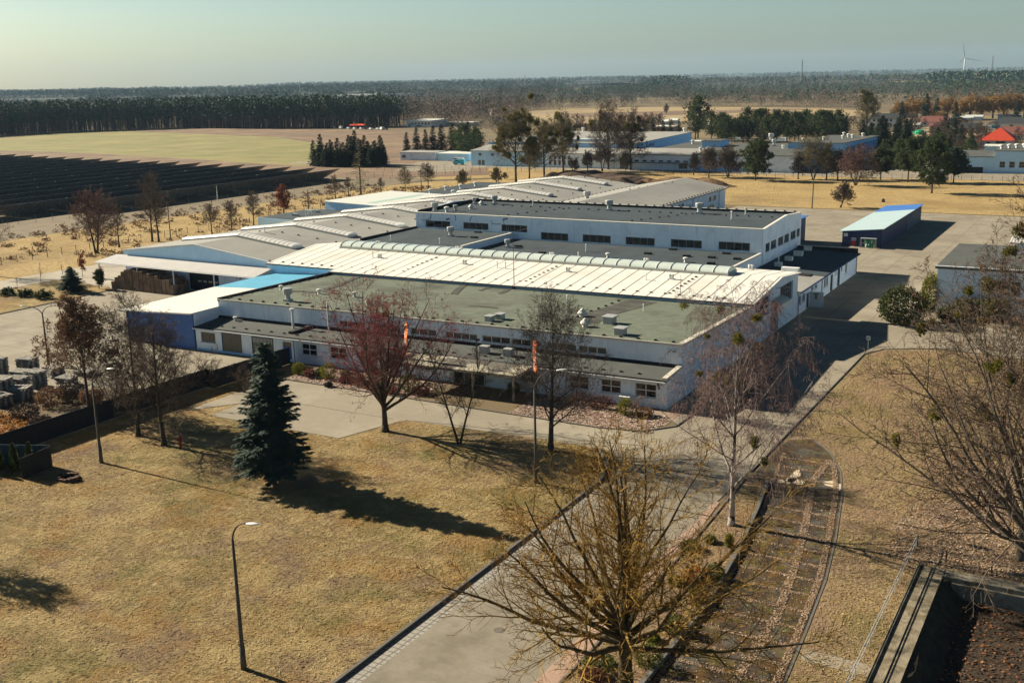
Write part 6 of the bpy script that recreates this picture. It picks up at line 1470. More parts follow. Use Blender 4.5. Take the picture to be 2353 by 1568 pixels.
# feather banners
def banner(x, ybase, ytop, ybot, label, lean):
    p = G(x, ybase); zt, zb = hgt(p, ytop), hgt(p, ybot)
    t = thing('feather_banner', label, 'banner', p, 'orange feather banners before the entrance')
    mb = MB(); mb.tube([(p[0],p[1],-.05),(p[0],p[1],zt-.1),(p[0]+.12,p[1],zt+.12)], [.03,.025,.02], 6); part('pole', mb, frame_grey, t)
    n = 16; L, R_ = [], []
    for i in range(n+1):
        s = i/n; z = zb+(zt-zb)*s; w_ = .55+.16*s if s < .9 else .72*(1-(s-.9)*5.5)
        wv = .06*math.sin(s*9)
        L.append((p[0]+.03+lean*(s-.5)*.2, p[1]+wv, z)); R_.append((p[0]+.03+w_*1.1+lean*(s-.5)*.2, p[1]+wv*1.6-.05-w_*.75, z-.12*(1-s)))
    mb = MB()
    for i in range(n): mb.quad(L[i], R_[i], R_[i+1], L[i+1])
    o = [(a[0], a[1]+.012, a[2]) for a in L], [(a[0], a[1]+.012, a[2]) for a in R_]
    for i in range(n): mb.quad(o[0][i+1], o[1][i+1], o[1][i], o[0][i])
    cl = part('cloth', mb, orange_cloth, t)
    mk = MB(); r = random.Random(int(x))
    for i in range(1, n-1):       # pale lettering running down the cloth, too small to read in the picture
        if r.random() < .2: continue
        s = i/n; z = zb+(zt-zb)*s; w_ = .30+.12*r.random(); x0 = p[0]+.14+.08*r.random(); yy = p[1]+.06*math.sin(s*9)-.10-(x0-p[0])*.68
        kind = r.randrange(3); h_ = .17
        n0 = len(mk.v)
        if kind == 0: mk.box(x0, x0+w_, yy-.004, yy, z, z+.05); mk.box(x0, x0+.07, yy-.004, yy, z+.055, z+h_)
        elif kind == 1: mk.box(x0, x0+.08, yy-.004, yy, z, z+h_); mk.box(x0+w_-.08, x0+w_, yy-.004, yy, z, z+h_); mk.box(x0+.085, x0+w_-.085, yy-.004, yy, z+h_-.05, z+h_)
        else: mk.box(x0, x0+w_, yy-.004, yy, z+.06, z+.12); mk.box(x0, x0+.06, yy-.004, yy, z+.125, z+h_+.02)
        for q in range(n0, len(mk.v)): v = mk.v[q]; mk.v[q] = (v[0], v[1]-(v[0]-x0)*.68, v[2])
    part('lettering', mk, white_cloth, cl)
banner(934, 880, 738, 812, 'orange feather banner by the red budded maple', 1.0)
banner(1225, 912, 776, 850, 'orange feather banner behind the dark dense tree', 0)
p = G(1098, 905); t = thing('camera_post', 'thin dark post with a small camera box before the entrance canopy', 'post', p)
mb = MB(); zt = hgt(p, 775); mb.tube([(p[0],p[1],0),(p[0],p[1],zt)], [.07,.06], 7); part('pole', mb, steel_dark, t); mb = MB(); mb.box(p[0]-.12,p[0]+.35,p[1]-.12,p[1]+.12,zt-.35,zt-.1); part('camera', mb, steel_dark, t)
p = G(1181, 660); p = roofpt(1181, 660, zw); t = thing('mast', 'thin lightning mast rising from the white seamed roof edge', 'mast', (p[0], p[1], p[2]))
p = roofpt(1181, 663, zg); mb = MB(); mb.tube([(p[0],p[1],p[2]-.02),(p[0],p[1],p[2]+8)], [.06,.025], 6); mb.lathe((p[0],p[1],p[2]-.02), [(.3,0),(.25,.25),(.07,.3)], 8); part('rod', mb, steel_dark, t)
p = roofpt(1563, 690, zg); t = thing('mast', 'shorter lightning rod near the right end of the green roof', 'mast', p); mb = MB(); mb.tube([(p[0],p[1],p[2]-.02),(p[0],p[1],p[2]+3.4)], [.05,.02], 6); part('rod', mb, steel_dark, t)
p = G(1993, 809); t = thing('road_sign', 'small square white sign on a thin post by the road bend', 'sign', p)
mb = MB(); mb.tube([(p[0],p[1],-.1),(p[0],p[1],2.05)], .03, 6); part('post', mb, frame_grey, t)
mb = MB(); mb.box(p[0]-.25,p[0]+.25,p[1]-.06,p[1]-.035,1.6,2.1); sp = part('panel', mb, sign_white, t); mb = MB(); mb.box(p[0]-.08,p[0]+.08,p[1]-.066,p[1]-.0605,1.72,1.96); part('mark', mb, frame_grey, sp)
p = G(415, 1028); t = thing('hydrant', 'red standpipe hydrant on the lawn right of the leaning trunk', 'hydrant', p)
mb = MB(); mb.tube([(p[0],p[1],-.05),(p[0],p[1],.95)], [.11,.10], 10); mb.lathe((p[0],p[1],.9), [(.14,0),(.14,.2),(.08,.28),(.05,.3)], 10); part('body', mb, red_paint, t, smooth=True)
for s in (-1, 1):
    mb = MB(); mb.tube([(p[0],p[1],.82),(p[0]+s*.26,p[1],.9)], [.07,.06], 8); part('outlet', mb, red_paint, t)
# manhole, rubble
p = G(1341, 1690/1.1705+0); p = G(*zoomD((900,1300,1900,1835,2353), 1040, 925))
mb = MB(); mb.lathe((p[0],p[1],.0), [(.36,.0),(.36,.026),(.30,.028)], 20); solo('manhole_cover', mb, mat('cast_iron', (.15,.13,.11), .3, 6), 'round iron manhole cover in the sett road', 'manhole')
p = G(158, 1100); t = thing('brick_ring', 'low broken ring of dark bricks on the left lawn', 'well ring', p); mb = MB(); r = random.Random(2)
for i in range(16):
    a = 2*math.pi*i/16; x, y = p[0]+.95*math.cos(a), p[1]+.75*math.sin(a); mb.box(x-.2,x+.2,y-.14,y+.14,-.05,.18+.2*r.random())
part('bricks', mb, mat('old_brick', (.10,.055,.035), .4, 3, .95), t); mb = MB(); mb.lathe((p[0],p[1],.02),[(.8,0),(.75,.03)],14); part('pit', mb, black_felt, t)
# ------------------------------------------------------------------ fences
def sheet_fence(name, label, pts, h, m, group=None, rib=.28, t_=.05):
    base = pts[0]; t = thing(name, label, 'fence', (base[0], base[1], 0), group); mb = MB(); pm = MB()
    for a, b in zip(pts[:-1], pts[1:]):
        d = Vector((b[0]-a[0], b[1]-a[1])); L = d.length; d.normalize(); n = Vector((-d.y, d.x)); k = max(1, int(L/rib))
        for i in range(k):
            u0, u1 = L*i/k, L*(i+1)/k; off = .035 if i % 2 else 0
            q = [(a[0]+d.x*u+n.x*o, a[1]+d.y*u+n.y*o) for u, o in ((u0+.004, off), (u1-.004, off), (u1-.004, off+t_), (u0+.004, off+t_))]
            mb.prism(q, .02, h+random.uniform(-.015,.015))
        for i in range(int(L/2.6)+1):
            u = min(i*2.6, L); x, y = a[0]+d.x*u-n.x*.08, a[1]+d.y*u-n.y*.08; pm.box(x-.05,x+.05,y-.05,y+.05,-.05,h-.1)
    part('panel', mb, m, t); part('posts', pm, steel_dark, t); return t
random.seed(4)
sheet_fence('sheet_fence', 'long dark sheet fence between the lawn and the left yard', [(-89.6,99.6),(-90.1,87.0),(-91.4,87.3),(-91.6,60.2),(-92.6,40)], 2.15, fence_dark)
sheet_fence('board_fence', 'weathered blue board fence behind the row of thujas', [(-97,55.3),(-84.6,60.7)], 2.05, fence_blue, rib=.16)
sheet_fence('board_fence', 'dark end piece of the weathered board fence', [(-84.5,60.6),(-84.1,57.2)], 2.0, fence_dark, rib=.16)
for i in range(8):
    x = -85.2-1.42*i; y = 58.9-.62*i; s = [1.0,.95,.9,1.05,.9,1,.95,1][i]
    t = thing('thuja', 'clipped dark conical thuja in the row before the blue board fence', 'thuja', (x, y, 0), 'thujas by the board fence')
    r = np.random.default_rng(300+i); n = 520; h = r.random(n)**.8; a = r.uniform(0, 6.283, n); rr = (.62*(1-h)**.75+.05)*s*r.uniform(.75, 1.05, n)*np.where(h < .12, .7, 1)
    P = np.stack([rr*np.cos(a), rr*np.sin(a), h*2.75*s+.05], 1); A = np.stack([np.cos(a)*.05, np.sin(a)*.05, np.full(n, .16)], 1); B = np.stack([-np.sin(a)*.07, np.cos(a)*.07, r.normal(0,.02,n)], 1)
    V = np.stack([P-A, P-B, P+A*1.2, P+B], 1).reshape(-1, 3); obj_np(V, 'foliage', needle_thuja, t)
    mb = MB(); mb.tube([(0,0,-.05),(0,0,2.2*s)], [.16*s,.03], 6); obj_from(mb, 'trunk', bark_dark, t)
def post_fence(name, label, pts, sp, h, m, wires=3, wm=None, r=.05):
    t = thing(name, label, 'fence', (pts[0][0], pts[0][1], 0)); mb = MB(); wmb = MB()
    for a, b in zip(pts[:-1], pts[1:]):
        L = math.hypot(b[0]-a[0], b[1]-a[1]); k = max(1, int(L/sp))
        for i in range(k+1):
            x, y = a[0]+(b[0]-a[0])*i/k, a[1]+(b[1]-a[1])*i/k; mb.tube([(x,y,-.1),(x,y,h)], r, 4)
        for j in range(wires): wmb.tube([(a[0],a[1],h*(j+.6)/wires),(b[0],b[1],h*(j+.6)/wires)], .012, 3)
    part('posts', mb, m, t); part('wire', wmb, wm or steel_dark, t); return t
post_fence('wire_fence', 'wire fence on dark posts along the left track and meadow', [(-198,110),(-196,135),(-195.7,160),(-194,215),(-192,300)], 3.4, 1.6, wood_pole, r=.08)
post_fence('mesh_fence', 'grey mesh fence running along the near side of the solar field', [(-262,100),(-252,180),(-242,225),(-237,262),(-233.5,300),(-222,330)], 4.2, 2.1, frame_grey, r=.06)
post_fence('wire_fence', 'wire fence with thin dark posts in front of the back road', [(-262,350),(-232,364),(-180,366.5),(-142,364.6),(-100,368),(-65,371),(10,374)], 3.0, 1.7, wood_pole, r=.06)
post_fence('wire_fence', 'short run of dark posts across the meadow behind the back wing', [(-252,318),(-215,352)], 3.2, 2.0, wood_pole, r=.07)
mb = MB()
for a, b in zip([(-248.5,172),(-239,215),(-231,268),(-218,318)], [(-239,215),(-231,268),(-218,318),(-196,336)]):
    d = Vector((b[0]-a[0], b[1]-a[1])).normalized(); n = Vector((-d.y, d.x)); mb.add([(a[0]-n.x*2.6,a[1]-n.y*2.6,.01),(b[0]-n.x*2.6,b[1]-n.y*2.6,.01),(b[0]+n.x*2.6,b[1]+n.y*2.6,.01),(a[0]+n.x*2.6,a[1]+n.y*2.6,.01)], [(0,1,2,3)])
struct('dark_band', mb, mat('band_dark', (.075,.068,.045), .25, .4, .95))  # flat dark band beside the solar field fence
# ------------------------------------------------------------------ solar field: tables of panels facing away from the camera
pv_back = mat('panel_back', (.32,.29,.28), .6, 1.1, .6, stripe=[(1, 2.6, .18, (.60,.56,.52)), (0, 2.4, .16, (.5,.47,.45))]); pv_cell = mat('panel_cell', (.012,.014,.03), .2, .5, .25)
TL, TW = 15.6, 8.6
def solar_proto():
    t = thing('solar_table', 'dark tilted table of solar panels in the rows of the solar field', 'solar panels', (0, 0, 0), 'solar tables')
    c, s = math.cos(rad(24)), math.sin(rad(24)); hw = TW/2; zc = 2.05
    mb = MB(); mb.slab([(-hw*c,0,zc-hw*s),(hw*c,0,zc+hw*s),(hw*c,TL,zc+hw*s),(-hw*c,TL,zc-hw*s)], .06)
    mb.m = [0 if i == 0 else 1 for i in range(len(mb.f))]
    o = link_mesh('panels', mb.v, mb.f, [pv_cell, pv_back], mb.m); o.parent = t
    fr = MB()
    for y in (1.0, 5.5, 10.1, 14.6):
        fr.tube([(hw*c*.55,y,-.05),(hw*c*.55,y,zc+hw*s*.5)], .06, 4); fr.tube([(-hw*c*.45,y,-.05),(-hw*c*.45,y,zc-hw*s*.5)], .06, 4)
    fr.tube([(hw*c,.0,zc+hw*s+.02),(hw*c,TL,zc+hw*s+.02)], .06, 4)
    o = link_mesh('frame', fr.v, fr.f, [frame_grey]); o.parent = t
    fe = MB(); fe.tube([(-hw*c,-.06,zc-hw*s),(hw*c,-.06,zc+hw*s)], .05, 4); o = link_mesh('end_rail', fe.v, fe.f, [metal_grey]); o.parent = t
    return t
tips = [(-477,344.6),(-461.3,342.6),(-445,338.5),(-430,336.5),(-416,335),(-401.3,333),(-387.2,331),(-372.5,329),(-359.5,328),(-347,327),(-332.7,325),(-318.3,322.5),(-305.6,321.8),(-292.5,320),(-278.4,318),(-265.3,316.6),(-252.3,314.5)]
SP = None; ns_ = 0
for (tx, ty) in [(-491,346),(-506,347.5),(-520,349),(-535,350)]+tips:
    x = tx-4.0
    # the field narrows toward its near fence
    k = 0; y = ty-TL
    while y > 60 and k < 18:
        xx = x-(ty-y)*.16*0
        fx = -254+(y-180)*(15/80) if y < 262 else -238+(y-262)*.2
        pr_ = project((xx, y, 2))
        if xx < fx-5 and pr_[2] > 0 and pr_[0] > -150:
            if SP is None: SP = solar_proto(); SP.location = (xx, y, 0)
            else: dup(SP, (xx, y, 0))
            ns_ += 1
        y -= TL+.22; k += 1
print('solar tables', ns_)
# ------------------------------------------------------------------ pallets
def pallet_mesh(wm):
    mb = MB()
    for i in range(5): mb.box(-.6+i*.26, -.6+i*.26+.16, -.4, .4, .118, .14)
    for y in (-.4, -.07, .26):
        mb.box(-.6, .6, y, y+.14, .096, .117)
        for x in (-.6, -.07, .46): mb.box(x, x+.14, y, y+.14, .02, .095)
        mb.box(-.6, .6, y, y+.14, 0, .019)
    o = link_mesh('pallet', mb.v, mb.f, [wm]); return o
P1 = pallet_mesh(wood_brown); P2 = pallet_mesh(wood_grey); P2.name = 'shuttering_panel'
used1 = used2 = False
def put_pallet(src, first, loc, rz, sc, label, group, cat='pallet'):
    o = src if first else src.copy()
    if not first: col.objects.link(o)
    o.location = loc; o.rotation_euler = (0, 0, rz); o.scale = sc
    return tag(o, label, cat, group)
r = random.Random(12); n1 = 0
xs = -153.0; hs = [9,14,17,22,25,26,25,24,25,22,23,20,21,20,18,19,13]
for i, hN in enumerate(hs):
    x = xs+.9*i; y = 126.7+.1*r.random()
    for k in range(hN):
        if n1 >= 290: break
        put_pallet(P1, n1 == 0, (x+r.uniform(-.03,.03), y+r.uniform(-.03,.03), .02+.143*k), math.pi/2+r.uniform(-.03,.03), (1, .86, 1), 'brown wooden pallet in the tall wall of pallets under the gable canopy', 'pallets under the canopy'); n1 += 1
bm_ = MB()
for i, hN in enumerate(hs):
    for j in range(2):
        for k in range(max(3, hN-r.randrange(3))): bm_.box(xs+.9*i-.4, xs+.9*i+.4, 127.45+1.25*j, 128.6+1.25*j, .03+.143*k, .03+.143*k+.10)
for i in range(11, 17):
    for k in range(hs[i]-290//200 if i > 13 else 0): bm_.box(xs+.9*i-.4, xs+.9*i+.4, 126.2, 127.3, .02+.143*k, .02+.143*k+.12)
o = solo('pallet_rows', bm_, wood_brown, 'rows of brown pallets stacked behind the front pallet wall', 'pallets', kind='stuff')
# grey stacks in the left yard
stk = [(-109.6,69.0,11),(-109.7,71.2,14),(-109.6,73.4,15),(-109.8,75.6,12),(-112.4,70.4,16),(-112.6,72.8,13),(-112.4,75.2,11),(-115.6,72.4,18),(-115.4,75.0,12),(-118.6,76.5,14),(-118.9,79.5,15),(-107.2,71.5,8),(-107.3,74.2,9),(-110.0,78.2,13),(-115.8,69.6,14),(-118.6,73.2,16),(-122,76.5,12),(-119.5,70.4,15),(-105.4,68.2,7),(-104.6,78.0,5),(-117.4,82.6,11),(-113.8,79.0,9),(-112.2,82.4,8),(-107.6,80.6,6),(-121.5,74.4,17),(-121.8,79.0,10),(-109.0,84.4,4)]
names = ['front left','second from the left in front','third from the left in front']
n2 = 0
for i, (x, y, hN) in enumerate(stk):
    rz = r.uniform(-.25, .25)
    for k in range(hN):
        rot = rz+r.uniform(-.05,.05)+(.3*r.random() if k > hN-3 else 0)
        put_pallet(P2, n2 == 0, (x+r.uniform(-.06,.06), y+r.uniform(-.06,.06), .02+.152*k), rot, (1.75, 2.2, 1.05), 'grey weathered timber panel in the loose stacks of the left yard', 'grey timber panels in the left yard', 'timber panel'); n2 += 1
# ------------------------------------------------------------------ pit and steps, lower right
mb = MB(); mb.box(-10.2,-8.6,20,75.2,-1.6,.10); mb.box(-10.35,-10.2,20,75.2,-.1,.22); mb.box(-9.55,-9.45,20,75.0,.1005,.16)
solo('retaining_wall', mb, mat('old_concrete', (.27,.23,.165), .35, 1.2, .95, bump=.06, bscale=4, stain=[((.08,.07,.045), .9), ((.16,.13,.07), .8)], sscale=.6), 'low old concrete retaining wall with a channel on its top beside the leaf filled pit', 'wall')
mb = MB(); mb.box(-8.58,10,74.0,75.2,-1.6,.06); mb.box(-8.58,10,73.75,73.99,-1.6,-.25)
solo('retaining_wall', mb, mat('old_concrete_b', (.27,.24,.19), .35, 1.2, .95, bump=.06, bscale=4, stain=[((.10,.09,.06), .9), ((.18,.15,.09), .8)], sscale=.6), 'concrete end wall of the leaf filled pit', 'wall')
mb = MB(); mb.quad((-8.6,20,-1.3),(10,20,-1.3),(10,74,-1.3),(-8.6,74,-1.3)); struct('pit_floor', mb, mat('pit_soil', (.05,.035,.022), .3, 1, .95, bump=.05, bscale=5))
rl = thing('handrail', 'thin grey double handrail running along the pit steps', 'railing', (-11, 66, 0)); mb = MB()
for y in (50, 54, 58, 62, 66, 70, 74.5, 78): mb.tube([(-11,y,-.05),(-11,y,1.02)], .025, 6)
part('posts', mb, metal_grey, rl); mb = MB(); mb.tube([(-11,48,1.03),(-11,78.2,1.03)], .03, 6); mb.tube([(-11.0,48,.6),(-11,78.2,.6)], .025, 6); part('rail', mb, metal_grey, rl)
post_fence('wire_railing', 'low dark railing across the top end of the pit', [(-11,78.3),(-8.7,76.2),(-5.7,76.0),(6,75.6)], 3.0, .95, steel_dark, wires=2)
mb = MB(); rr_ = random.Random(6); N_ = 60
vs = []
for j in range(N_+1):
    y = 22+51.8*j/N_
    for (x, z) in ((-8.58,.04),(-8.2,-.15),(-7.85,-.6),(-7.5,-1.0),(-7.0,-1.28)): vs.append((x+rr_.uniform(-.12,.12)*(x > -8.5), y, z+rr_.uniform(-.1,.1)*(x > -8.5)))
mb.add(vs, [(j*5+i, j*5+i+1, (j+1)*5+i+1, (j+1)*5+i) for j in range(N_) for i in range(4)])
struct('pit_bank', mb, mat('bank_soil', (.045,.036,.022), .4, 1.5, .95, bump=.1, bscale=4))
# ------------------------------------------------------------------ shrubs
def ball(name, label, x, y, rx, rz, m, seed, n=700, sz=.09, group=None, p=None, cat='shrub'):
    p = p or G(x, y); t = thing(name, label, cat, p, group); r = np.random.default_rng(seed)
    d = r.normal(0, 1, (n, 3)); d /= np.linalg.norm(d, axis=1)[:, None]; C = d*np.array([rx, rx, rz])*r.uniform(.72, 1.04, (n, 1))*(1+.10*np.sin(d[:, :1]*5+seed)*np.cos(d[:, 1:2]*4))+np.array([0, 0, rz*.92]); C = C[C[:, 2] > 0]
    obj_np(tufts(C, sz, 2, seed=seed), 'foliage', m, t)
    mb = MB(); mb.tube([(0,0,-.05),(0,0,rz)], [.08,.04], 5); obj_from(mb, 'stem', bark_dark, t); return t
ball('box_ball', 'small clipped golden ball shrub by the downspout end of the office front', 686, 858, .78, .72, shrub_gold, 401)
ball('box_ball', 'large clipped golden ball shrub on the gravel bed', 755, 869, .95, .98, shrub_gold, 402)
ball('box_ball', 'golden ball shrub just left of the maple stems', 866, 880, .95, .92, shrub_gold, 403)
ball('box_ball', 'dark green round shrub right of the maple stems', 938, 898, 1.05, 1.05, shrub_green, 404)
ball('box_ball', 'golden ball shrub in front of the air conditioner', 1437, 952, .85, .9, shrub_gold, 405)
ball('box_ball', 'green ball shrub seen through the dense bare tree', 1180, 905, .7, .75, shrub_green, 406)
for i, (x, y, rx, rz, m, lb) in enumerate([(712,866,.7,.5,shrub_red,'low dark red shrub between the two golden balls'),(735,862,.5,.5,shrub_green,'small green shrub behind the large golden ball'),(795,868,.55,.5,shrub_green,'small green shrub right of the large golden ball'),(790,878,.55,.35,shrub_red,'low red shrub right of the large golden ball'),
        (832,885,1.2,.6,shrub_red,'wide spreading red shrub on the gravel bed'),(815,878,.9,.65,shrub_red,'red shrub behind the wide spreading one'),(905,905,.7,.4,shrub_red,'red shrub near the maple foot'),(968,905,.9,.5,shrub_red,'dark red shrub before the entrance'),(865,897,.6,.4,leaf_brown,'brown shrub at the gravel edge'),
        (1380,935,1.4,.6,shrub_red,'brown red shrub right of the dense bare tree'),(1330,930,1.2,.7,shrub_red,'reddish shrub under the dense bare tree'),(1478,955,1.0,.45,leaf_brown,'brown shrub right of the golden ball by the air conditioner'),(755,888,.42,.25,bark_dark,'small dark stone on the gravel bed')]):
    ball('shrub', lb, x, y, rx, rz, m, 420+i, n=420, sz=.10, group='shrubs in the office beds')
for i, (x, y, rx, rz, m, lb) in enumerate([(1552,1452,.70,.62,shrub_green,'round green dwarf conifer by the lower parking kerb'),(1642,1330,.62,.60,shrub_green,'dark dwarf conifer beside the orange shrub'),(1600,1372,.45,.42,shrub_green,'small green dwarf conifer above the round one'),(1605,1388,.5,.4,shrub_red,'purple shrub under the small dwarf conifer'),(1490,1530,.85,.75,shrub_green,'dwarf conifer nearest the bottom edge'),(1378,1535,1.0,.4,shrub_green,'spreading green juniper left of the trunk of the yellow tree'),
        (1585,1262,.75,.35,shrub_green,'green grassy tuft near the birch'),(1632,1245,.42,.25,shrub_green,'smaller green tuft behind the grassy one'),(1675,1255,.22,.5,shrub_gold,'slim golden shrub near the birch foot'),(1552,1340,.5,.25,shrub_gold,'yellow green yucca tuft left of the orange shrub'),(1497,1470,.4,.22,shrub_gold,'pale yucca tuft left of the round dwarf conifer'),(1360,1562,.8,.35,shrub_red,'red leaved shrub at the bottom edge')]):
    ball('shrub', lb, x, y, rx, rz, m, 440+i, n=600, sz=.085, group='shrubs in the planted bed')
ball('shrub', 'bright orange brown dead leaved shrub in the planted bed', 1598, 1340, .95, .62, leafmat('leaf_orange', (.42,.17,.035), (.30,.13,.03), 3), 460, n=600, sz=.10)
ball('shrub', 'dark green juniper bush against the white side office', 2070, 742, 3.2, 2.6, leafmat('juniper', (.08,.085,.018), (.035,.05,.015), .8), 461, n=2200, sz=.22)
ball('shrub', 'tall golden conifer at the corner of the white side office', 2138, 715, 1.5, 2.9, shrub_gold, 462, n=1500, sz=.18)
for i, (x, y, s) in enumerate([(2220,730,2.0),(2280,735,2.4),(2180,738,1.5)]): ball('shrub', ['green bush under the first window of the side office','larger green bush under the second window','low bush at the side office corner'][i], x, y, s, s*.7, MATS.get('juniper') or bpy.data.materials['juniper'], 463+i, n=1100, sz=.2)
for i, (x, y, s) in enumerate([(60,962,1.5),(118,930,1.7),(165,915,1.6),(212,925,1.3),(95,985,1.2)]):
    ball('bramble', ['brown bramble heap below the grey panel stacks','tangled brown bush right of the panel stacks','brown bush in front of the double lamp foot','small brown bush beside the robinia','low bramble by the dark fence'][i], x, y, s, s*.6, leaf_brown if i % 2 else tw_brown, 480+i, n=900, sz=.13)
r = np.random.default_rng(78); C = np.stack([r.uniform(-104, -92.2, 500), r.uniform(59.5, 69, 500), r.uniform(.05, .45, 500)], 1)
o = np_mesh('bracken_fronds', tufts(C, .22, 7, seed=4), 4, [leafmat('bracken_leaf', (.46,.25,.085), (.30,.15,.05), .8)]); tag(o, 'orange dead bracken filling the yard corner behind the dark fence', 'bracken', kind='stuff')
# brown heath clumps on the meadow: many, one mass
r = np.random.default_rng(77); C = []
for _ in range(420):
    x, y = r.uniform(-236, -160), r.uniform(125, 300)
    if x > -196 and y < 150: continue
    s = r.uniform(.3, 1.1); k = int(10*s)+3; C.append(np.array([x, y, s*.4])+r.normal(0, 1, (k, 3))*np.array([s, s, s*.25]))
C = np.concatenate(C); o = np_mesh('heath_clumps', tufts(C, .26, 6, seed=3), 4, [leafmat('heath_brown', (.17,.095,.05), (.11,.065,.04), .4)])
tag(o, 'low brown heath clumps scattered over the straw meadow', 'heath', kind='stuff')
# earth mounds behind the gabled hall
def mound(name, label, cx_, cy_, rx, ry, h, m, seed, blobs=6):
    rr = random.Random(seed); t = thing(name, label, 'mound', (cx_, cy_, 0)); N_ = 34; mb = MB(); pk = [(rr.uniform(-.6,.6), rr.uniform(-.5,.5), rr.uniform(.5,1), rr.uniform(.25,.5)) for _ in range(blobs)]
    vs = []
    for j in range(N_+1):
        for i in range(N_+1):
            u, v = i/N_*2-1, j/N_*2-1; e = max(0, 1-u*u-v*v); z = 0
            for (a, b, hh_, w_) in pk: z = max(z, hh_*math.exp(-((u-a)**2+(v-b)**2)/w_**2))
            vs.append((cx_+u*rx, cy_+v*ry, h*z*min(1, e*2.2)+rr.uniform(-.12,.12)*h*.3*(e > 0)-.05))
    mb.add(vs, [(j*(N_+1)+i, j*(N_+1)+i+1, (j+1)*(N_+1)+i+1, (j+1)*(N_+1)+i) for j in range(N_) for i in range(N_)]); part('heap', mb, m, t); return t
soil = mat('mound_soil', (.085,.058,.042), .35, .6, .95, bump=.25, bscale=1.2, stain=((.16,.105,.07), .7), sscale=.2)
soil2 = mat('mound_brown', (.19,.115,.062), .35, .6, .95, bump=.25, bscale=1.2, stain=((.10,.065,.04), .7), sscale=.25)
mound('earth_mound', 'long dark earth mound behind the gabled hall', -154, 338, 27, 9, 3.4, soil, 1, 9)
mound('earth_mound', 'brown tussocky mound right of the dark earth mound', -126, 330, 19, 9, 3.2, soil2, 2, 8)
mound('earth_mound', 'smaller dark heap at the left end of the mounds', -176, 344, 9, 6, 2.2, soil, 3, 5)
p = G(*zoomD((2050,440,2753,960,2120), 978, 312)); t = thing('stump', 'short tree stump on the straw field', 'stump', p); mb = MB(); mb.tube([(p[0],p[1],-.1),(p[0],p[1],.9)], [.5,.38], 9); part('wood', mb, bark_dark, t)
# ------------------------------------------------------------------ vehicles, masts
def car(p, rz, m, label, L=4.3, W=1.75, H=1.5, van=False, group='parked cars by the wood'):
    t = thing('parked_car', label, 'car', p, group)
    prof = [(-.5,.25),(-.5,.55),(-.47,.62),(-.30,.66),(-.18,.96),(.22,1.0),(.40,.66),(.5,.58),(.5,.25)] if not van else [(-.5,.22),(-.5,.5),(-.42,.58),(-.33,.98),(.48,1.0),(.5,.9),(.5,.22)]
    c, s = math.cos(rz), math.sin(rz); tr = lambda x, y, z: (p[0]+x*c-y*s, p[1]+x*s+y*c, z)
    n = len(prof); vs = [tr(x*L, w_*W/2*(.86 if z > .7 else 1), z*H) for w_ in (-1, 1) for x, z in prof]
    mb = MB(); mb.add(vs, [tuple(range(n-1,-1,-1)), tuple(range(n, 2*n))]+[(i, (i+1)%n, n+(i+1)%n, n+i) for i in range(n)]); part('body', mb, m, t)
    g = MB()
    for w_ in (-1, 1): g.add([tr(x*L, w_*(W/2*.93+.012), z*H) for x, z in ([(-.24,.68),(-.15,.92),(.18,.94),(.30,.68)] if not van else [(-.36,.62),(-.30,.9),(.0,.92),(.0,.62)])], [(0,1,2,3)] if w_ < 0 else [(3,2,1,0)])
    part('window', g, glass, t)
    for x in (-.31, .31):
        for w_ in (-1, 1):
            a, b = tr(x*L, w_*(W/2-.2), .32), tr(x*L, w_*(W/2+.01), .32); g = MB(); g.tube([a, b], .32, 10); part('wheel', g, black_felt, t)
paint = {k: mat('paint_'+k, c, .03, 1, .35, spec=.6) for k, c in dict(silver=(.5,.52,.54), white=(.75,.75,.73), dark=(.03,.035,.045), red=(.5,.06,.04), blue=(.05,.12,.3), cyan=(.05,.45,.55)).items()}
for i, (x, y, k, v, lb) in enumerate([(783,296,'white',True,'white van at the left of the cars by the wood'),(770,296,'dark',False,'dark car left of the white van'),(801,296.5,'silver',False,'silver car left of the red awning'),(815,297,'white',False,'white car below the red awning'),(830,297.2,'silver',False,'silver car right of the red awning'),(838,297.6,'dark',False,'dark car right of the red awning'),(852,297.8,'white',False,'white car right of the dark ones'),(868,298,'silver',False,'silver car near the right end of the row'),(877,298.4,'white',True,'cream van near the right end of the row'),(886,298.6,'dark',False,'dark car at the right end of the row'),(845,297.0,'dark',False,'dark blue car behind the white one')]):
    car(G(x, y), -.55+.2*((i*7)%5-2)*.3, paint[k], lb, H=2.2 if v else 1.6, L=5 if v else 4.4, W=1.9, van=v)
p = G(818, 296); t = thing('awning', 'bright red awning among the cars by the wood', 'awning', p); mb = MB(); mb.slab([(p[0]-7,p[1],2.6),(p[0]+7,p[1],2.6),(p[0]+7,p[1]+3,3.6),(p[0]-7,p[1]+3,3.6)], .1); part('sheet', mb, mat('awning_red', (.75,.07,.02), .1), t); mb = MB()
for dx in (-6.8, 6.8): mb.tube([(p[0]+dx,p[1]+.1,0),(p[0]+dx,p[1]+.1,2.6)], .08, 5); mb.tube([(p[0]+dx,p[1]+2.9,0),(p[0]+dx,p[1]+2.9,3.5)], .08, 5)
part('posts', mb, frame_grey, t)
car(G(1055, 377), .1, paint['white'], 'white van parked beside the dark spruces', H=2.3, L=5.2, W=2, van=True, group='vans by the stores') if False else car(G(1052, 374.5), .1, paint['white'], 'white van parked left of the store sheds', H=2.3, L=5.2, W=2, van=True, group='vans by the stores')
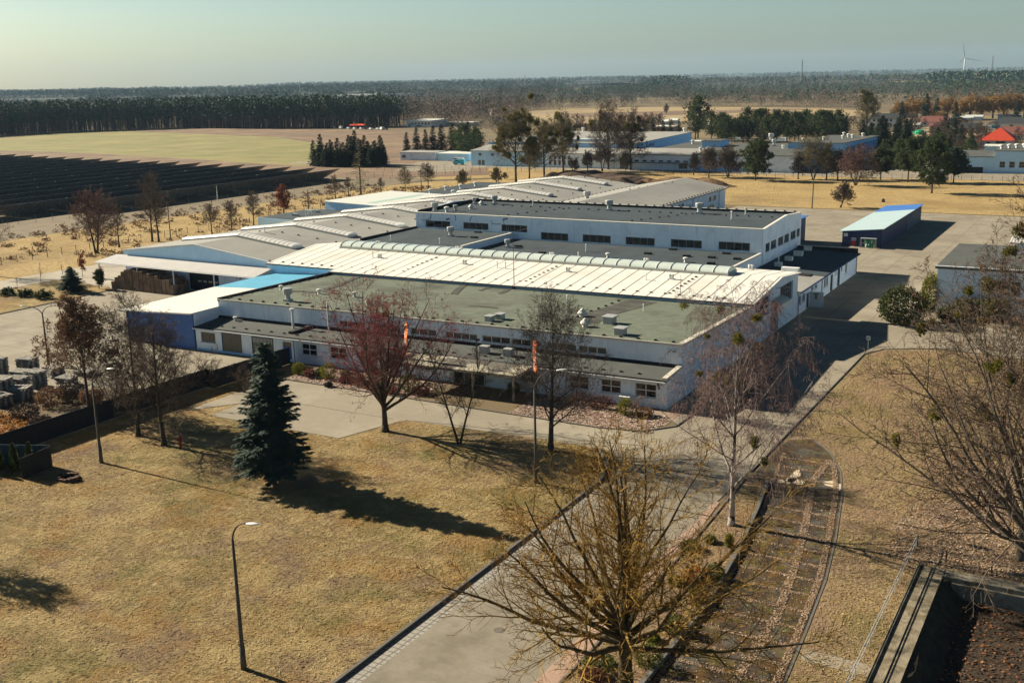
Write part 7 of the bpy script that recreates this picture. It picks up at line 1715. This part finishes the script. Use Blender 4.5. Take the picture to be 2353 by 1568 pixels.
car(G(1253/1.0*1.0-0, 371), 0, paint['cyan'], 'cyan vehicle left of the rear works gable', H=1.8, L=5, W=2, van=True, group='vans by the stores') if False else car((-246, 386, 0), 0.2, paint['cyan'], 'cyan van left of the rear works gable', H=2.2, L=5, W=2, van=True, group='vans by the stores')
car(G(1640, 306), .4, paint['white'], 'white van before the tan field', H=2.4, L=6, W=2.2, van=True, group='vans in the village')
for i, (x, y, k, lb) in enumerate([(2200,300,'white','white trailer left of the bungalow'),(2235,300,'silver','silver car right of the white trailer'),(2262,299,'white','white tank van in the village yard'),(2282,298,'cyan','turquoise cart at the end of the village yard'),(2090,308,'white','white car before the paddock')]):
    car(G(x, y), .1*i, paint[k], lb, H=2.6, L=7, W=2.3, van=True, group='vans in the village')
p = G(2112, 309); t = thing('green_tank', 'bright green tarpaulin heap left of the dull red roof', 'tarpaulin', p); mb = MB(); mb.lathe(p, [(3.2,0),(3.1,1.4),(2.2,2.4),(.6,2.8)], 12); part('cover', mb, mat('tarp_green', (.02,.42,.20), .15), t)
p = G(1690*1.0+620, 700/1.0*0+372); 
p = G(2125, 345); t = thing('silver_tank', 'silver rounded tank roof behind the pavilion trees', 'tank', p); mb = MB(); mb.tube([(p[0]-5,p[1],1.6),(p[0]+5,p[1],1.6)], 1.7, 10); part('shell', mb, metal_grey, t)
car(G(2320, 408), .05, paint['dark'], 'dark car parked before the blue works', group='cars by the blue works') if False else car((-24, 397, 0), .1, paint['dark'], 'dark car parked before the blue works', H=1.6, group='cars by the blue works')
def mast(x, yb, yt, label, lattice=True, w0=2.2, red=False):
    p = G(x, yb); H = hgt(p, yt); t = thing('radio_mast', label, 'mast', p); mb = MB(); w1 = w0*.35
    if lattice:
        n = 9
        for sx in (-1, 1):
            for sy in (-1, 1): mb.tube([(p[0]+sx*w0,p[1]+sy*w0,0),(p[0]+sx*w1,p[1]+sy*w1,H)], [w0*.16, w0*.12], 4)
        for i in range(n):
            a, b = i/n, (i+1)/n; wa, wb = w0+(w1-w0)*a, w0+(w1-w0)*b
            for s in (-1, 1):
                mb.tube([(p[0]-wa,p[1]+s*wa,H*a),(p[0]+wb,p[1]+s*wb,H*b)], w0*.07, 3); mb.tube([(p[0]+wa,p[1]+s*wa,H*a),(p[0]-wb,p[1]+s*wb,H*b)], w0*.07, 3); mb.tube([(p[0]+s*wa,p[1]-wa,H*a),(p[0]+s*wb,p[1]+wb,H*b)], w0*.07, 3)
    else: mb.tube([(p[0],p[1],0),(p[0],p[1],H)], [w0*.8,w0*.4], 8)
    part('mast', mb, metal_grey, t)
    a = MB(); a.lathe((p[0],p[1],H*.93), [(w1*1.3,0),(w1*1.7,.02*H),(w1*1.7,.05*H),(w1*1.0,.06*H)], 8); part('antennas', a, metal_grey, t); return t
mast(690, 224, 186, 'thin mast on the left skyline', False, 1.4)
mast(1206, 214, 172, 'mast with antennas rising in the middle of the skyline', True, 1.7)
mast(1840, 207, 137, 'tall lattice mast rising right of centre on the skyline', True, 2.0)
mast(2276, 186, 128, 'lattice mast right of the wind turbine', True, 3.4)
mast(1635, 200, 183, 'short grey mast right of the round hill wood', False, 1.2)
mast(968, 214, 200, 'pale chimney giving off a little smoke', False, 3.0)
for i, (x, y, yt) in enumerate([(2122,331,290),(2160,360,335),(2352-100,0+340,310),(2080,347,325),(1998,346,322)]):
    p = G(x, y); H = hgt(p, yt); t = thing('village_pole', ['concrete pole with two arms before the silver tank','wooden pole in front of the orange pavilion','wooden pole left of the red villa','pale pole before the pine belt','thin pole left of the white house grove'][i], 'pole', p); mb = MB(); mb.tube([(p[0],p[1],0),(p[0],p[1],H)], [.22,.16], 5); part('pole', mb, wood_pole if i else sign_white, t); mb = MB(); mb.box(p[0]-1.2,p[0]+1.2,p[1]-.1,p[1]+.1,H-.4,H-.2); part('crossarm', mb, wood_pole, t)
# wind turbine
p = G(2213, 181); zh = hgt(p, 134); t = thing('wind_turbine', 'white three bladed wind turbine on the right skyline', 'wind turbine', p)
mb = MB(); mb.tube([(p[0],p[1],0),(p[0],p[1],zh-1)], [3.6,2.2], 12); part('tower', mb, sign_white, t, smooth=True)
vw = Vector((p[0], p[1], 0)).normalized(); sd_ = Vector((-vw.y, vw.x, 0))*-1; hub = Vector((p[0], p[1], zh))-vw*4
mb = MB(); mb.tube([hub+vw*7, hub+vw*1, hub-vw*1.5], [2.4,2.4,.8], 8); part('hub', mb, sign_white, t, smooth=True)
scale_ = (Vector(p)-Vector((0,0,34))).length/FPX
for (dx, dy, L) in [(-7.5,36,37),(44,-9,45),(-14,-12,19)]:
    d = (sd_*dx+Vector((0,0,1))*dy).normalized(); L = 37*scale_ if L > 30 else 19*scale_; e = vw.cross(d).normalized(); b = hub-vw*1.2
    prof = [(0,1.4),(.06,1.6),(.2,3.0),(.6,2.0),(1,.5)]; vs = []
    for s, w_ in prof: q = b+d*(L*s); vs += [tuple(q-e*w_*.35-vw*.3), tuple(q+e*w_*.65), tuple(q-e*w_*.35+vw*.3)]
    mb = MB(); mb.add(vs, [(j*3+i, j*3+(i+1)%3, (j+1)*3+(i+1)%3, (j+1)*3+i) for j in range(4) for i in range(3)]+[(2,1,0),(12,13,14)]); part('blade', mb, sign_white, t)
# ------------------------------------------------------------------ woods (far masses)
rng = np.random.default_rng(2024)
wood_green = leafmat('far_pine_crown', (.034,.078,.048), (.056,.105,.056), .05, trans=.0)
wood_brown_f = leafmat('far_bare_crown', (.135,.092,.078), (.20,.145,.115), .03, trans=.0)
wood_trunk = mat('far_trunks', (.060,.043,.038), .35, .15, .95)
def quads_at(P, s, aspect=.7, flat=None):
    m = len(P); a = rng.normal(0, 1, (m, 3)); a /= np.linalg.norm(a, axis=1)[:, None]
    b = rng.normal(0, 1, (m, 3)); b -= a*(a*b).sum(1)[:, None]; b /= np.linalg.norm(b, axis=1)[:, None]
    s = (np.asarray(s).reshape(-1, 1))*rng.uniform(.6, 1.3, (m, 1)); a = a*s; b = b*s*aspect
    return np.stack([P-a, P-b, P+a, P+b], 1).reshape(-1, 3)
def hill(d): return np.clip((d-1900)*.0040, 0, 27)
hv, hf = [], []
da = [1900,2300,2700,3200,3800,4600,5600,7000,8800,11500]; aa = np.radians(np.arange(-74, 22, 3.0))
for d in da:
    for a in aa: hv.append((math.sin(a)*d, math.cos(a)*d, float(hill(d))-.3))
na = len(aa)
for j in range(len(da)-1):
    for i in range(na-1): hf.append((j*na+i, j*na+i+1, (j+1)*na+i+1, (j+1)*na+i))
hills = link_mesh('hills', hv, hf, [mat('hill_wood_floor', (.030,.042,.026), .5, .012, .95, stain=((.06,.048,.036), .8), sscale=.002)]); hills['kind'] = 'structure'
def forest(name, label, XY, H, green, per=26, crown=(.45, 1.0), R=.16, q=.05, trunk=False, low=0):
    """XY (n,2) trunks; H heights; green: fraction of pines"""
    n = len(XY); H = np.asarray(H)*np.ones(n); isg = rng.random(n) < green
    idx = np.repeat(np.arange(n), per); h = H[idx]; c0 = np.where(isg[idx], crown[0], .06); t = c0+(1-c0)*rng.random(len(idx))**.85*crown[1]
    prof = np.where(isg[idx], np.sin(np.pi*np.clip((t-c0)/(1-c0)*.85+.12, 0, 1))**.6, np.sin(np.pi*np.clip((t-c0)/(1-c0)*.9+.08, 0, 1))**.7)
    rr = R*h*prof*np.sqrt(rng.random(len(idx))); a = rng.uniform(0, 6.283, len(idx))
    P = np.stack([XY[idx, 0]+rr*np.cos(a), XY[idx, 1]+rr*np.sin(a), t*h], 1)
    V = quads_at(P, np.where(isg[idx], q, q*.8)*h, np.where(isg[idx], .7, .32)[:, None]); mi = np.where(isg[idx], 0, 1)
    if trunk:
        w = .012*H+.05; T = []
        for k in (0, 1):
            dx = w if k == 0 else 0*w; dy = 0*w if k == 0 else w
            T.append(np.stack([np.stack([XY[:, 0]-dx, XY[:, 1]-dy, 0*H], 1), np.stack([XY[:, 0]+dx, XY[:, 1]+dy, 0*H], 1), np.stack([XY[:, 0]+dx*.5, XY[:, 1]+dy*.5, H*.8], 1), np.stack([XY[:, 0]-dx*.5, XY[:, 1]-dy*.5, H*.8], 1)], 1).reshape(-1, 3))
        V = np.concatenate([V]+T); mi = np.concatenate([mi, np.full(2*n, 2)])
    dist = np.hypot(XY[:, 0], XY[:, 1]); zb = hill(dist); zz = [np.repeat(zb[idx], 4)]+([np.repeat(zb, 4)]*2 if trunk else [])
    V[:, 2] += np.concatenate(zz)
    o = np_mesh(name, V, 4, [wood_green, wood_brown_f, wood_trunk], mi)
    return tag(o, label, 'forest', kind='stuff')
def along_band(pxl, depth, n, jit=0):
    """points behind the front edge given in photo pixels (ground), depth in metres away from the camera"""
    g = np.array([G(*p)[:2] for p in pxl]); seg = np.linalg.norm(np.diff(g, axis=0), axis=1); cs = np.concatenate([[0], np.cumsum(seg)]); u = rng.random(n)*cs[-1]
    i = np.clip(np.searchsorted(cs, u)-1, 0, len(seg)-1); f = ((u-cs[i])/seg[i])[:, None]; P = g[i]*(1-f)+g[i+1]*f
    d = P/np.linalg.norm(P, axis=1)[:, None]; dep = depth*rng.random(n)**1.6
    return P+d*dep[:, None]+rng.normal(0, jit, (n, 2))
# pine wood at the left: dense front rows, then depth
E1 = [(-140,318),(0,311),(150,303),(280,299),(420,294),(600,296),(760,295),(860,293),(918,291)]
XY = np.concatenate([along_band(E1, 30, 900, 1), along_band(E1, 330, 2400, 3)])
forest('pine_forest', 'dense dark green pine wood behind the meadow at the left', XY, rng.uniform(17.5, 25.5, len(XY)), .84, per=40, crown=(.40, 1), R=.16, q=.036, trunk=True)
XY = along_band(E1, 14, 1500, 2); forest('forest_edge', 'bare undergrowth along the foot of the pine wood', XY, rng.uniform(4, 17, len(XY)), .05, per=30, R=.26, q=.045)
def clump(XY, sc, thr, seed=0):
    x, y = XY[:, 0]/sc+seed, XY[:, 1]/sc-seed; v = np.sin(x*1.7+np.sin(y*1.3)*1.4)+np.sin(y*2.1+np.sin(x*1.1+2)*1.6)+.6*np.sin(x*4.3+y*3.7)
    return v > thr, v
# bare wood right of it
XY = np.concatenate([along_band([(918,283),(960,276),(1040,270),(1130,275)], 700, 1500, 5), along_band([(1000,290),(1060,292),(1130,290),(1180,285)], 120, 260, 3)])
forest('bare_wood', 'purple brown bare wood right of the pine wood', XY, rng.uniform(7, 18, len(XY)), .06, per=34, R=.36, q=.06)
XY = along_band([(1060,300),(1130,296),(1200,300)], 60, 120, 2); forest('bush_belt', 'brown bushes below the leaning mast', XY, rng.uniform(4, 9, len(XY)), .12, per=40, R=.5, q=.08)
# mixed wood across the middle and right
E2 = [(1120,262),(1250,252),(1400,247),(1520,246),(1640,245),(1760,246),(1880,247),(1990,250),(2080,250),(2200,247),(2352,245),(2480,243)]
XY = np.concatenate([along_band(E2, 60, 900, 3), along_band(E2, 500, 2600, 6)])
k_, v_ = clump(XY, 70, -1.2, 3); XY = XY[k_]
forest('bare_wood', 'long purple brown bare wood behind the tan field', XY, rng.uniform(8, 18, len(XY)), .14, per=40, R=.38, q=.05)
E3 = [(1180,222),(1320,223),(1450,220),(1600,222),(1700,222),(1850,216),(1950,216),(2080,218),(2180,220),(2350,222),(2480,220)]
XY = np.concatenate([along_band(E3, 350, 2300, 10), along_band([(2180,224),(2250,226),(2352,228),(2480,226)], 300, 700, 8), along_band([(1300,226),(1420,222),(1560,226)], 200, 500, 8)])
k_, v_ = clump(XY, 90, -.9); XY = XY[k_]
forest('mixed_wood', 'dark mixed pine wood on the rise behind the bare wood', XY, rng.uniform(9, 21, len(XY)), .5, per=46, crown=(.2, 1), R=.34, q=.05)
E4 = [(900,237),(1000,234),(1120,232),(1250,226)]
XY = along_band(E4, 700, 1500, 12); forest('bare_wood', 'bluish bare wood below the distant sheds', XY, rng.uniform(12, 19, len(XY)), .12, per=18, R=.25, q=.065)
# distant ridge of woods to the skyline
def ridge(name, label, pxl, depth, n, hmin, hmax, green, per=11, q=.12):
    XY = along_band(pxl, depth, n, 20); return forest(name, label, XY, rng.uniform(hmin, hmax, n), green, per=per, crown=(.3, 1), R=.3, q=q, trunk=False)
def on_hill(x, y):
    z = 0.0
    for _ in range(30): p = G(x, y, z); z = float(hill(math.hypot(p[0], p[1])))+.8
    return p
def row(d, a0, a1, n, hmin, hmax, green, depth=120):
    a = np.radians(rng.uniform(a0, a1, n)); dd = d+depth*rng.random(n)+60*np.sin(a*40); XY = np.stack([np.sin(a)*dd, np.cos(a)*dd], 1)
    cl = .75+.25*np.sin(a*90+np.sin(a*37)*2); return XY, rng.uniform(hmin, hmax, n)*cl
for d, a0, a1, n, h0, h1, gr, lb in [(2750,-58,-21,2300,12,19,.65,'nearest hazy wood line beyond the pine wood'),(3700,-58,-22,2500,14,20,.55,'second hazy wood line beyond the pine wood'),(5000,-58,-20,2700,16,23,.5,'third hazy wood line near the skyline'),(7200,-58,-8,3000,18,26,.5,'farthest hazy wood line at the horizon'),(5200,-20,0,1500,12,18,.35,'hazy wood line on the right horizon')]:
    XY, H_ = row(d, a0, a1, n, h0, h1, gr); forest('skyline_wood', lb, XY, H_, gr, per=12, crown=(.15, 1), R=.42, q=.15)
for nm, m_, pl in (('green_field', g_green, [(1330,194),(1420,190.5),(1520,189),(1565,190),(1500,195.5),(1400,198)]),('hill_field', g_tan, [(1110,209),(1240,204),(1330,202.5),(1400,203),(1300,208),(1180,213)]),('upper_field', g_green, [(2040,186),(2160,183),(2300,181.5),(2300,185),(2180,187.5),(2050,190)])):
    mb = MB(); mb.add([tuple(on_hill(*p)) for p in pl], [tuple(range(len(pl)))]); struct(nm, mb, m_)
ridge('skyline_wood', 'hazy blue wood along the left skyline', [(-60,232),(200,230),(420,229),(640,224),(800,219),(900,216)], 2500, 4200, 17, 25, .7)
ridge('skyline_wood', 'hazy wood along the middle skyline', [(640,222),(860,213),(1000,211),(1120,210),(1300,206)], 2600, 3600, 18, 26, .45)
ridge('skyline_wood', 'farthest hazy wood line in the middle', [(640,209),(860,205),(1100,201),(1300,197),(1560,194)], 2500, 2400, 20, 30, .4)
ridge('skyline_wood', 'hazy wood along the right skyline', [(1500,205),(1640,203),(1780,201),(1900,199),(2020,197),(2160,196),(2350,198),(2450,196)], 900, 2600, 15, 24, .35)
ridge('skyline_wood', 'dark pine wood on the right below the wind turbine', [(2150,202),(2200,201),(2260,202),(2352,202),(2460,200)], 700, 1300, 20, 30, .8)
ridge('skyline_wood', 'farthest wood line on the right', [(1560,188),(1760,184),(1940,181),(2120,178),(2260,176),(2420,174)], 2500, 1800, 18, 30, .35)
ridge('hill_wood', 'small wooded hump left of centre skyline', [(1470,207),(1520,206),(1560,207)], 250, 420, 18, 32, .5)
for i, (x, y, yt, lb) in enumerate([(1528,203,185,'dark clump of trees on top of the wooded hump'),(2076,186,172,'round lone tree on the right skyline'),(2345,190,166,'round tree on the skyline at the right edge'),(1032,214,197,'dark tree group near the smoking chimney')]):
    p = G(x, y); H = hgt(p, yt); t = thing('skyline_tree', lb, 'tree', p); C = rng.normal(0, 1, (150, 3))*np.array([H*.22, H*.22, H*.17])+np.array([0, 0, H*.66])
    obj_np(quads_at(C, np.full(150, H*.07), .5), 'crown', wood_green if i in (0, 3) else wood_brown_f, t); mb = MB(); mb.tube([(0,0,0),(0,0,H*.7)], [H*.05,H*.02], 5); obj_from(mb, 'trunk', bark_dark, t)
# a breath of chimney smoke
# ------------------------------------------------------------------ grass and litter close to the camera
def blades(name, label, m, n, inside, zfun=None, h=(.05, .16), w=.035, cat='grass'):
    P = []; tot = 0
    while tot < n:
        q = inside(n); P.append(q); tot += len(q)
    P = np.concatenate(P)[:n]; m_ = len(P); a = rng.normal(.55, .9, m_)
    L_ = rng.uniform(.07, .20, m_); W_ = rng.uniform(.012, .035, m_); B = np.stack([P[:, 0], P[:, 1], rng.uniform(.02, .055, m_)], 1)
    u = np.stack([np.cos(a)*L_, np.sin(a)*L_, rng.normal(0, .16, m_)*L_], 1); v = np.stack([-np.sin(a)*W_, np.cos(a)*W_, rng.normal(0, .25, m_)*W_], 1)
    V = np.stack([B-u, B-v, B+u, B+v], 1).reshape(-1, 3)
    o = np_mesh(name, V, 4, m if isinstance(m, list) else [m], rng.integers(0, len(m), m_) if isinstance(m, list) else None)
    return tag(o, label, cat, kind='stuff')
def lawn_in(n):
    d = 36+52*rng.random(n)**.9; x = rng.uniform(-96, -37.7, n); y = 30+62*rng.random(n)
    ok = ~((y > 78.9) & (x > -86.6) & (x < -63.6)) & ~((y > 86.5)) & ~((x < -91.2) & (y > 59))
    ok &= ~((x > -62.7) & (y > 86.3)) & (y+.0*x > 30)
    return np.stack([x, y], 1)[ok]
gst = [((.165,.145,.040), .85), ((.22,.145,.09), .75), ((.33,.185,.05), .6), ((.45,.335,.15), .7)]
gm = [mat('straw_'+k_, c_, .15, 2, .95, stain=[(tuple(x*f_ for x in q), a_) for q, a_ in gst], sscale=.10, sth=(.49,.62)) for k_, c_, f_ in (('a', (.44,.33,.145), 1.35), ('b', (.29,.20,.08), 1.0), ('c', (.17,.135,.05), .75), ('d', (.34,.24,.11), 1.15))]
blades('dry_grass', 'dry matted winter grass covering the foreground lawn', gm, 120000, lawn_in)
def right_in(n):
    x = rng.uniform(-26.2, 4, n); y = rng.uniform(44, 138, n)
    ed = np.interp(y, [40,55,62,70,77,86,91.5,96,99,134,138], [-14.1,-14.2,-14.7,-15.4,-16.4,-18,-19.4,-21.4,-23.8,-26.4,-24])
    ok = (x > ed) & ~((x > -10.4) & (y < 75.3))
    return np.stack([x, y], 1)[ok]
gm2 = gm+[mat('litter_pink', (.38,.26,.185), .3, 3, .95)]
blades('dry_grass', 'dry grass and fallen leaves on the lawn right of the road', gm2, 70000, right_in)
def bed_in(n):
    x = rng.uniform(-25.8, -21.7, n); y = rng.uniform(40, 86, n); return np.stack([x, y], 1)[x < np.interp(y, [40,63,72,80,86], [-21.7,-21.8,-22.6,-23.7,-24.7])]
blades('bed_grass', 'withered grass and leaves in the planted bed', gm2, 12000, bed_in)
def flat_litter(name, label, ms, n, inside, s=.06, cat='leaves', z0=.03):
    P = []; tot = 0
    while tot < n:
        q = inside(n); P.append(q); tot += len(q)
    P = np.concatenate(P)[:n]; P3 = np.stack([P[:, 0], P[:, 1], z0+rng.uniform(0, .05, n)], 1); a = rng.uniform(0, 6.283, n); ss = s*rng.uniform(.6, 1.5, n)
    u = np.stack([np.cos(a)*ss, np.sin(a)*ss, rng.normal(0,.3,n)*ss], 1); v = np.stack([-np.sin(a)*ss, np.cos(a)*ss, rng.normal(0,.3,n)*ss], 1)*.7
    o = np_mesh(name, np.stack([P3-u, P3-v, P3+u, P3+v], 1).reshape(-1, 3), 4, ms, rng.integers(0, len(ms), n)); return tag(o, label, cat, kind='stuff')
lf = [mat('leaf_a', (.42,.30,.20), .2, 3), mat('leaf_b', (.27,.17,.11), .2, 3), mat('leaf_c', (.36,.215,.12), .2, 3), mat('leaf_d', (.50,.40,.29), .2, 3)]
def litter_in(n):
    x = rng.uniform(-13, 6, n); y = 75.5+22*rng.random(n)**1.3; return np.stack([x, y], 1)[(rng.random(n) < .35+.65*(x > -10)) & (y > 75.6)]
flat_litter('fallen_leaves', 'pinkish fallen leaves under the big tree on the right', lf, 26000, litter_in, .075)
def pit_in(n): return np.stack([rng.uniform(-8.3, 5, n), rng.uniform(40, 73.6, n)], 1)
dl = [mat('pit_leaf_a', (.26,.105,.035), .3, 3), mat('pit_leaf_b', (.13,.07,.035), .3, 3), mat('pit_leaf_c', (.05,.03,.018), .3, 3), mat('pit_leaf_d', (.04,.026,.018), .3, 3)]
flat_litter('pit_leaves', 'rust coloured fallen leaves on the pit floor', dl, 9000, pit_in, .10, z0=-1.28)
# leaf lines that have gathered along the joints of the parking strip
def joints(n):
    y = rng.uniform(40, 94, n); e0 = np.interp(y, [40,63,72,80,86,94], [-21.2,-21.3,-22.2,-23.2,-24.2,-25.5]); e1 = np.interp(y, [40,55,62,70,77,86,91.5,94], [-14.4,-14.6,-15.1,-15.8,-16.9,-18.5,-19.9,-20.8])
    x = e0+(e1-e0)*rng.random(n); md = np.interp(y, [57,63.3,70.7,76.4,82.4,88.2], [-17.0,-17.1,-18.0,-18.9,-20,-21.2])
    a = np.abs(((y+.0*x) % 2.35)-1.17) < .16; b = np.abs(x-md) < .28; c = (x-e0 < .3) | (e1-x < .45)
    keep = (a | b | c) | (rng.random(n) < .035); return np.stack([x, y], 1)[keep]
flat_litter('leaf_lines', 'pale fallen leaves gathered along the joints of the parking strip', lf, 42000, joints, .042, z0=.018)
def gravel_in(n):
    x = rng.uniform(-85, -38.5, n); y = rng.uniform(93.6, 99.7, n); return np.stack([x, y], 1)[(x < -66.6) | (x > -54.4)]
flat_litter('gravel_stones', 'white and pink gravel stones in the office beds', [mat('stone_a', (.58,.50,.42), .2, 4), mat('stone_b', (.36,.25,.18), .2, 4), mat('stone_c', (.24,.13,.09), .3, 4)], 7000, gravel_in, .10, cat='gravel', z0=.02)
# patches of snow-pale sand at the top of the parking strip
mb = MB()
for (x, y, a, b) in [(-22.9,88.4,.5,1.9),(-22.4,87.4,1.0,.7),(-19.6,88.2,.7,.8),(-18.9,87.6,.35,1.0),(-23.6,86.9,.35,.45)]:
    mb.add([(x+a*math.cos(t_a)*random.uniform(.6,1.1), y+b*math.sin(t_a)*random.uniform(.6,1.1), .022) for t_a in [i*math.pi/8 for i in range(16)]], [tuple(range(16))])
struct('sand_patch', mb, mat('pale_sand', (.62,.52,.38), .1, 2, .95))
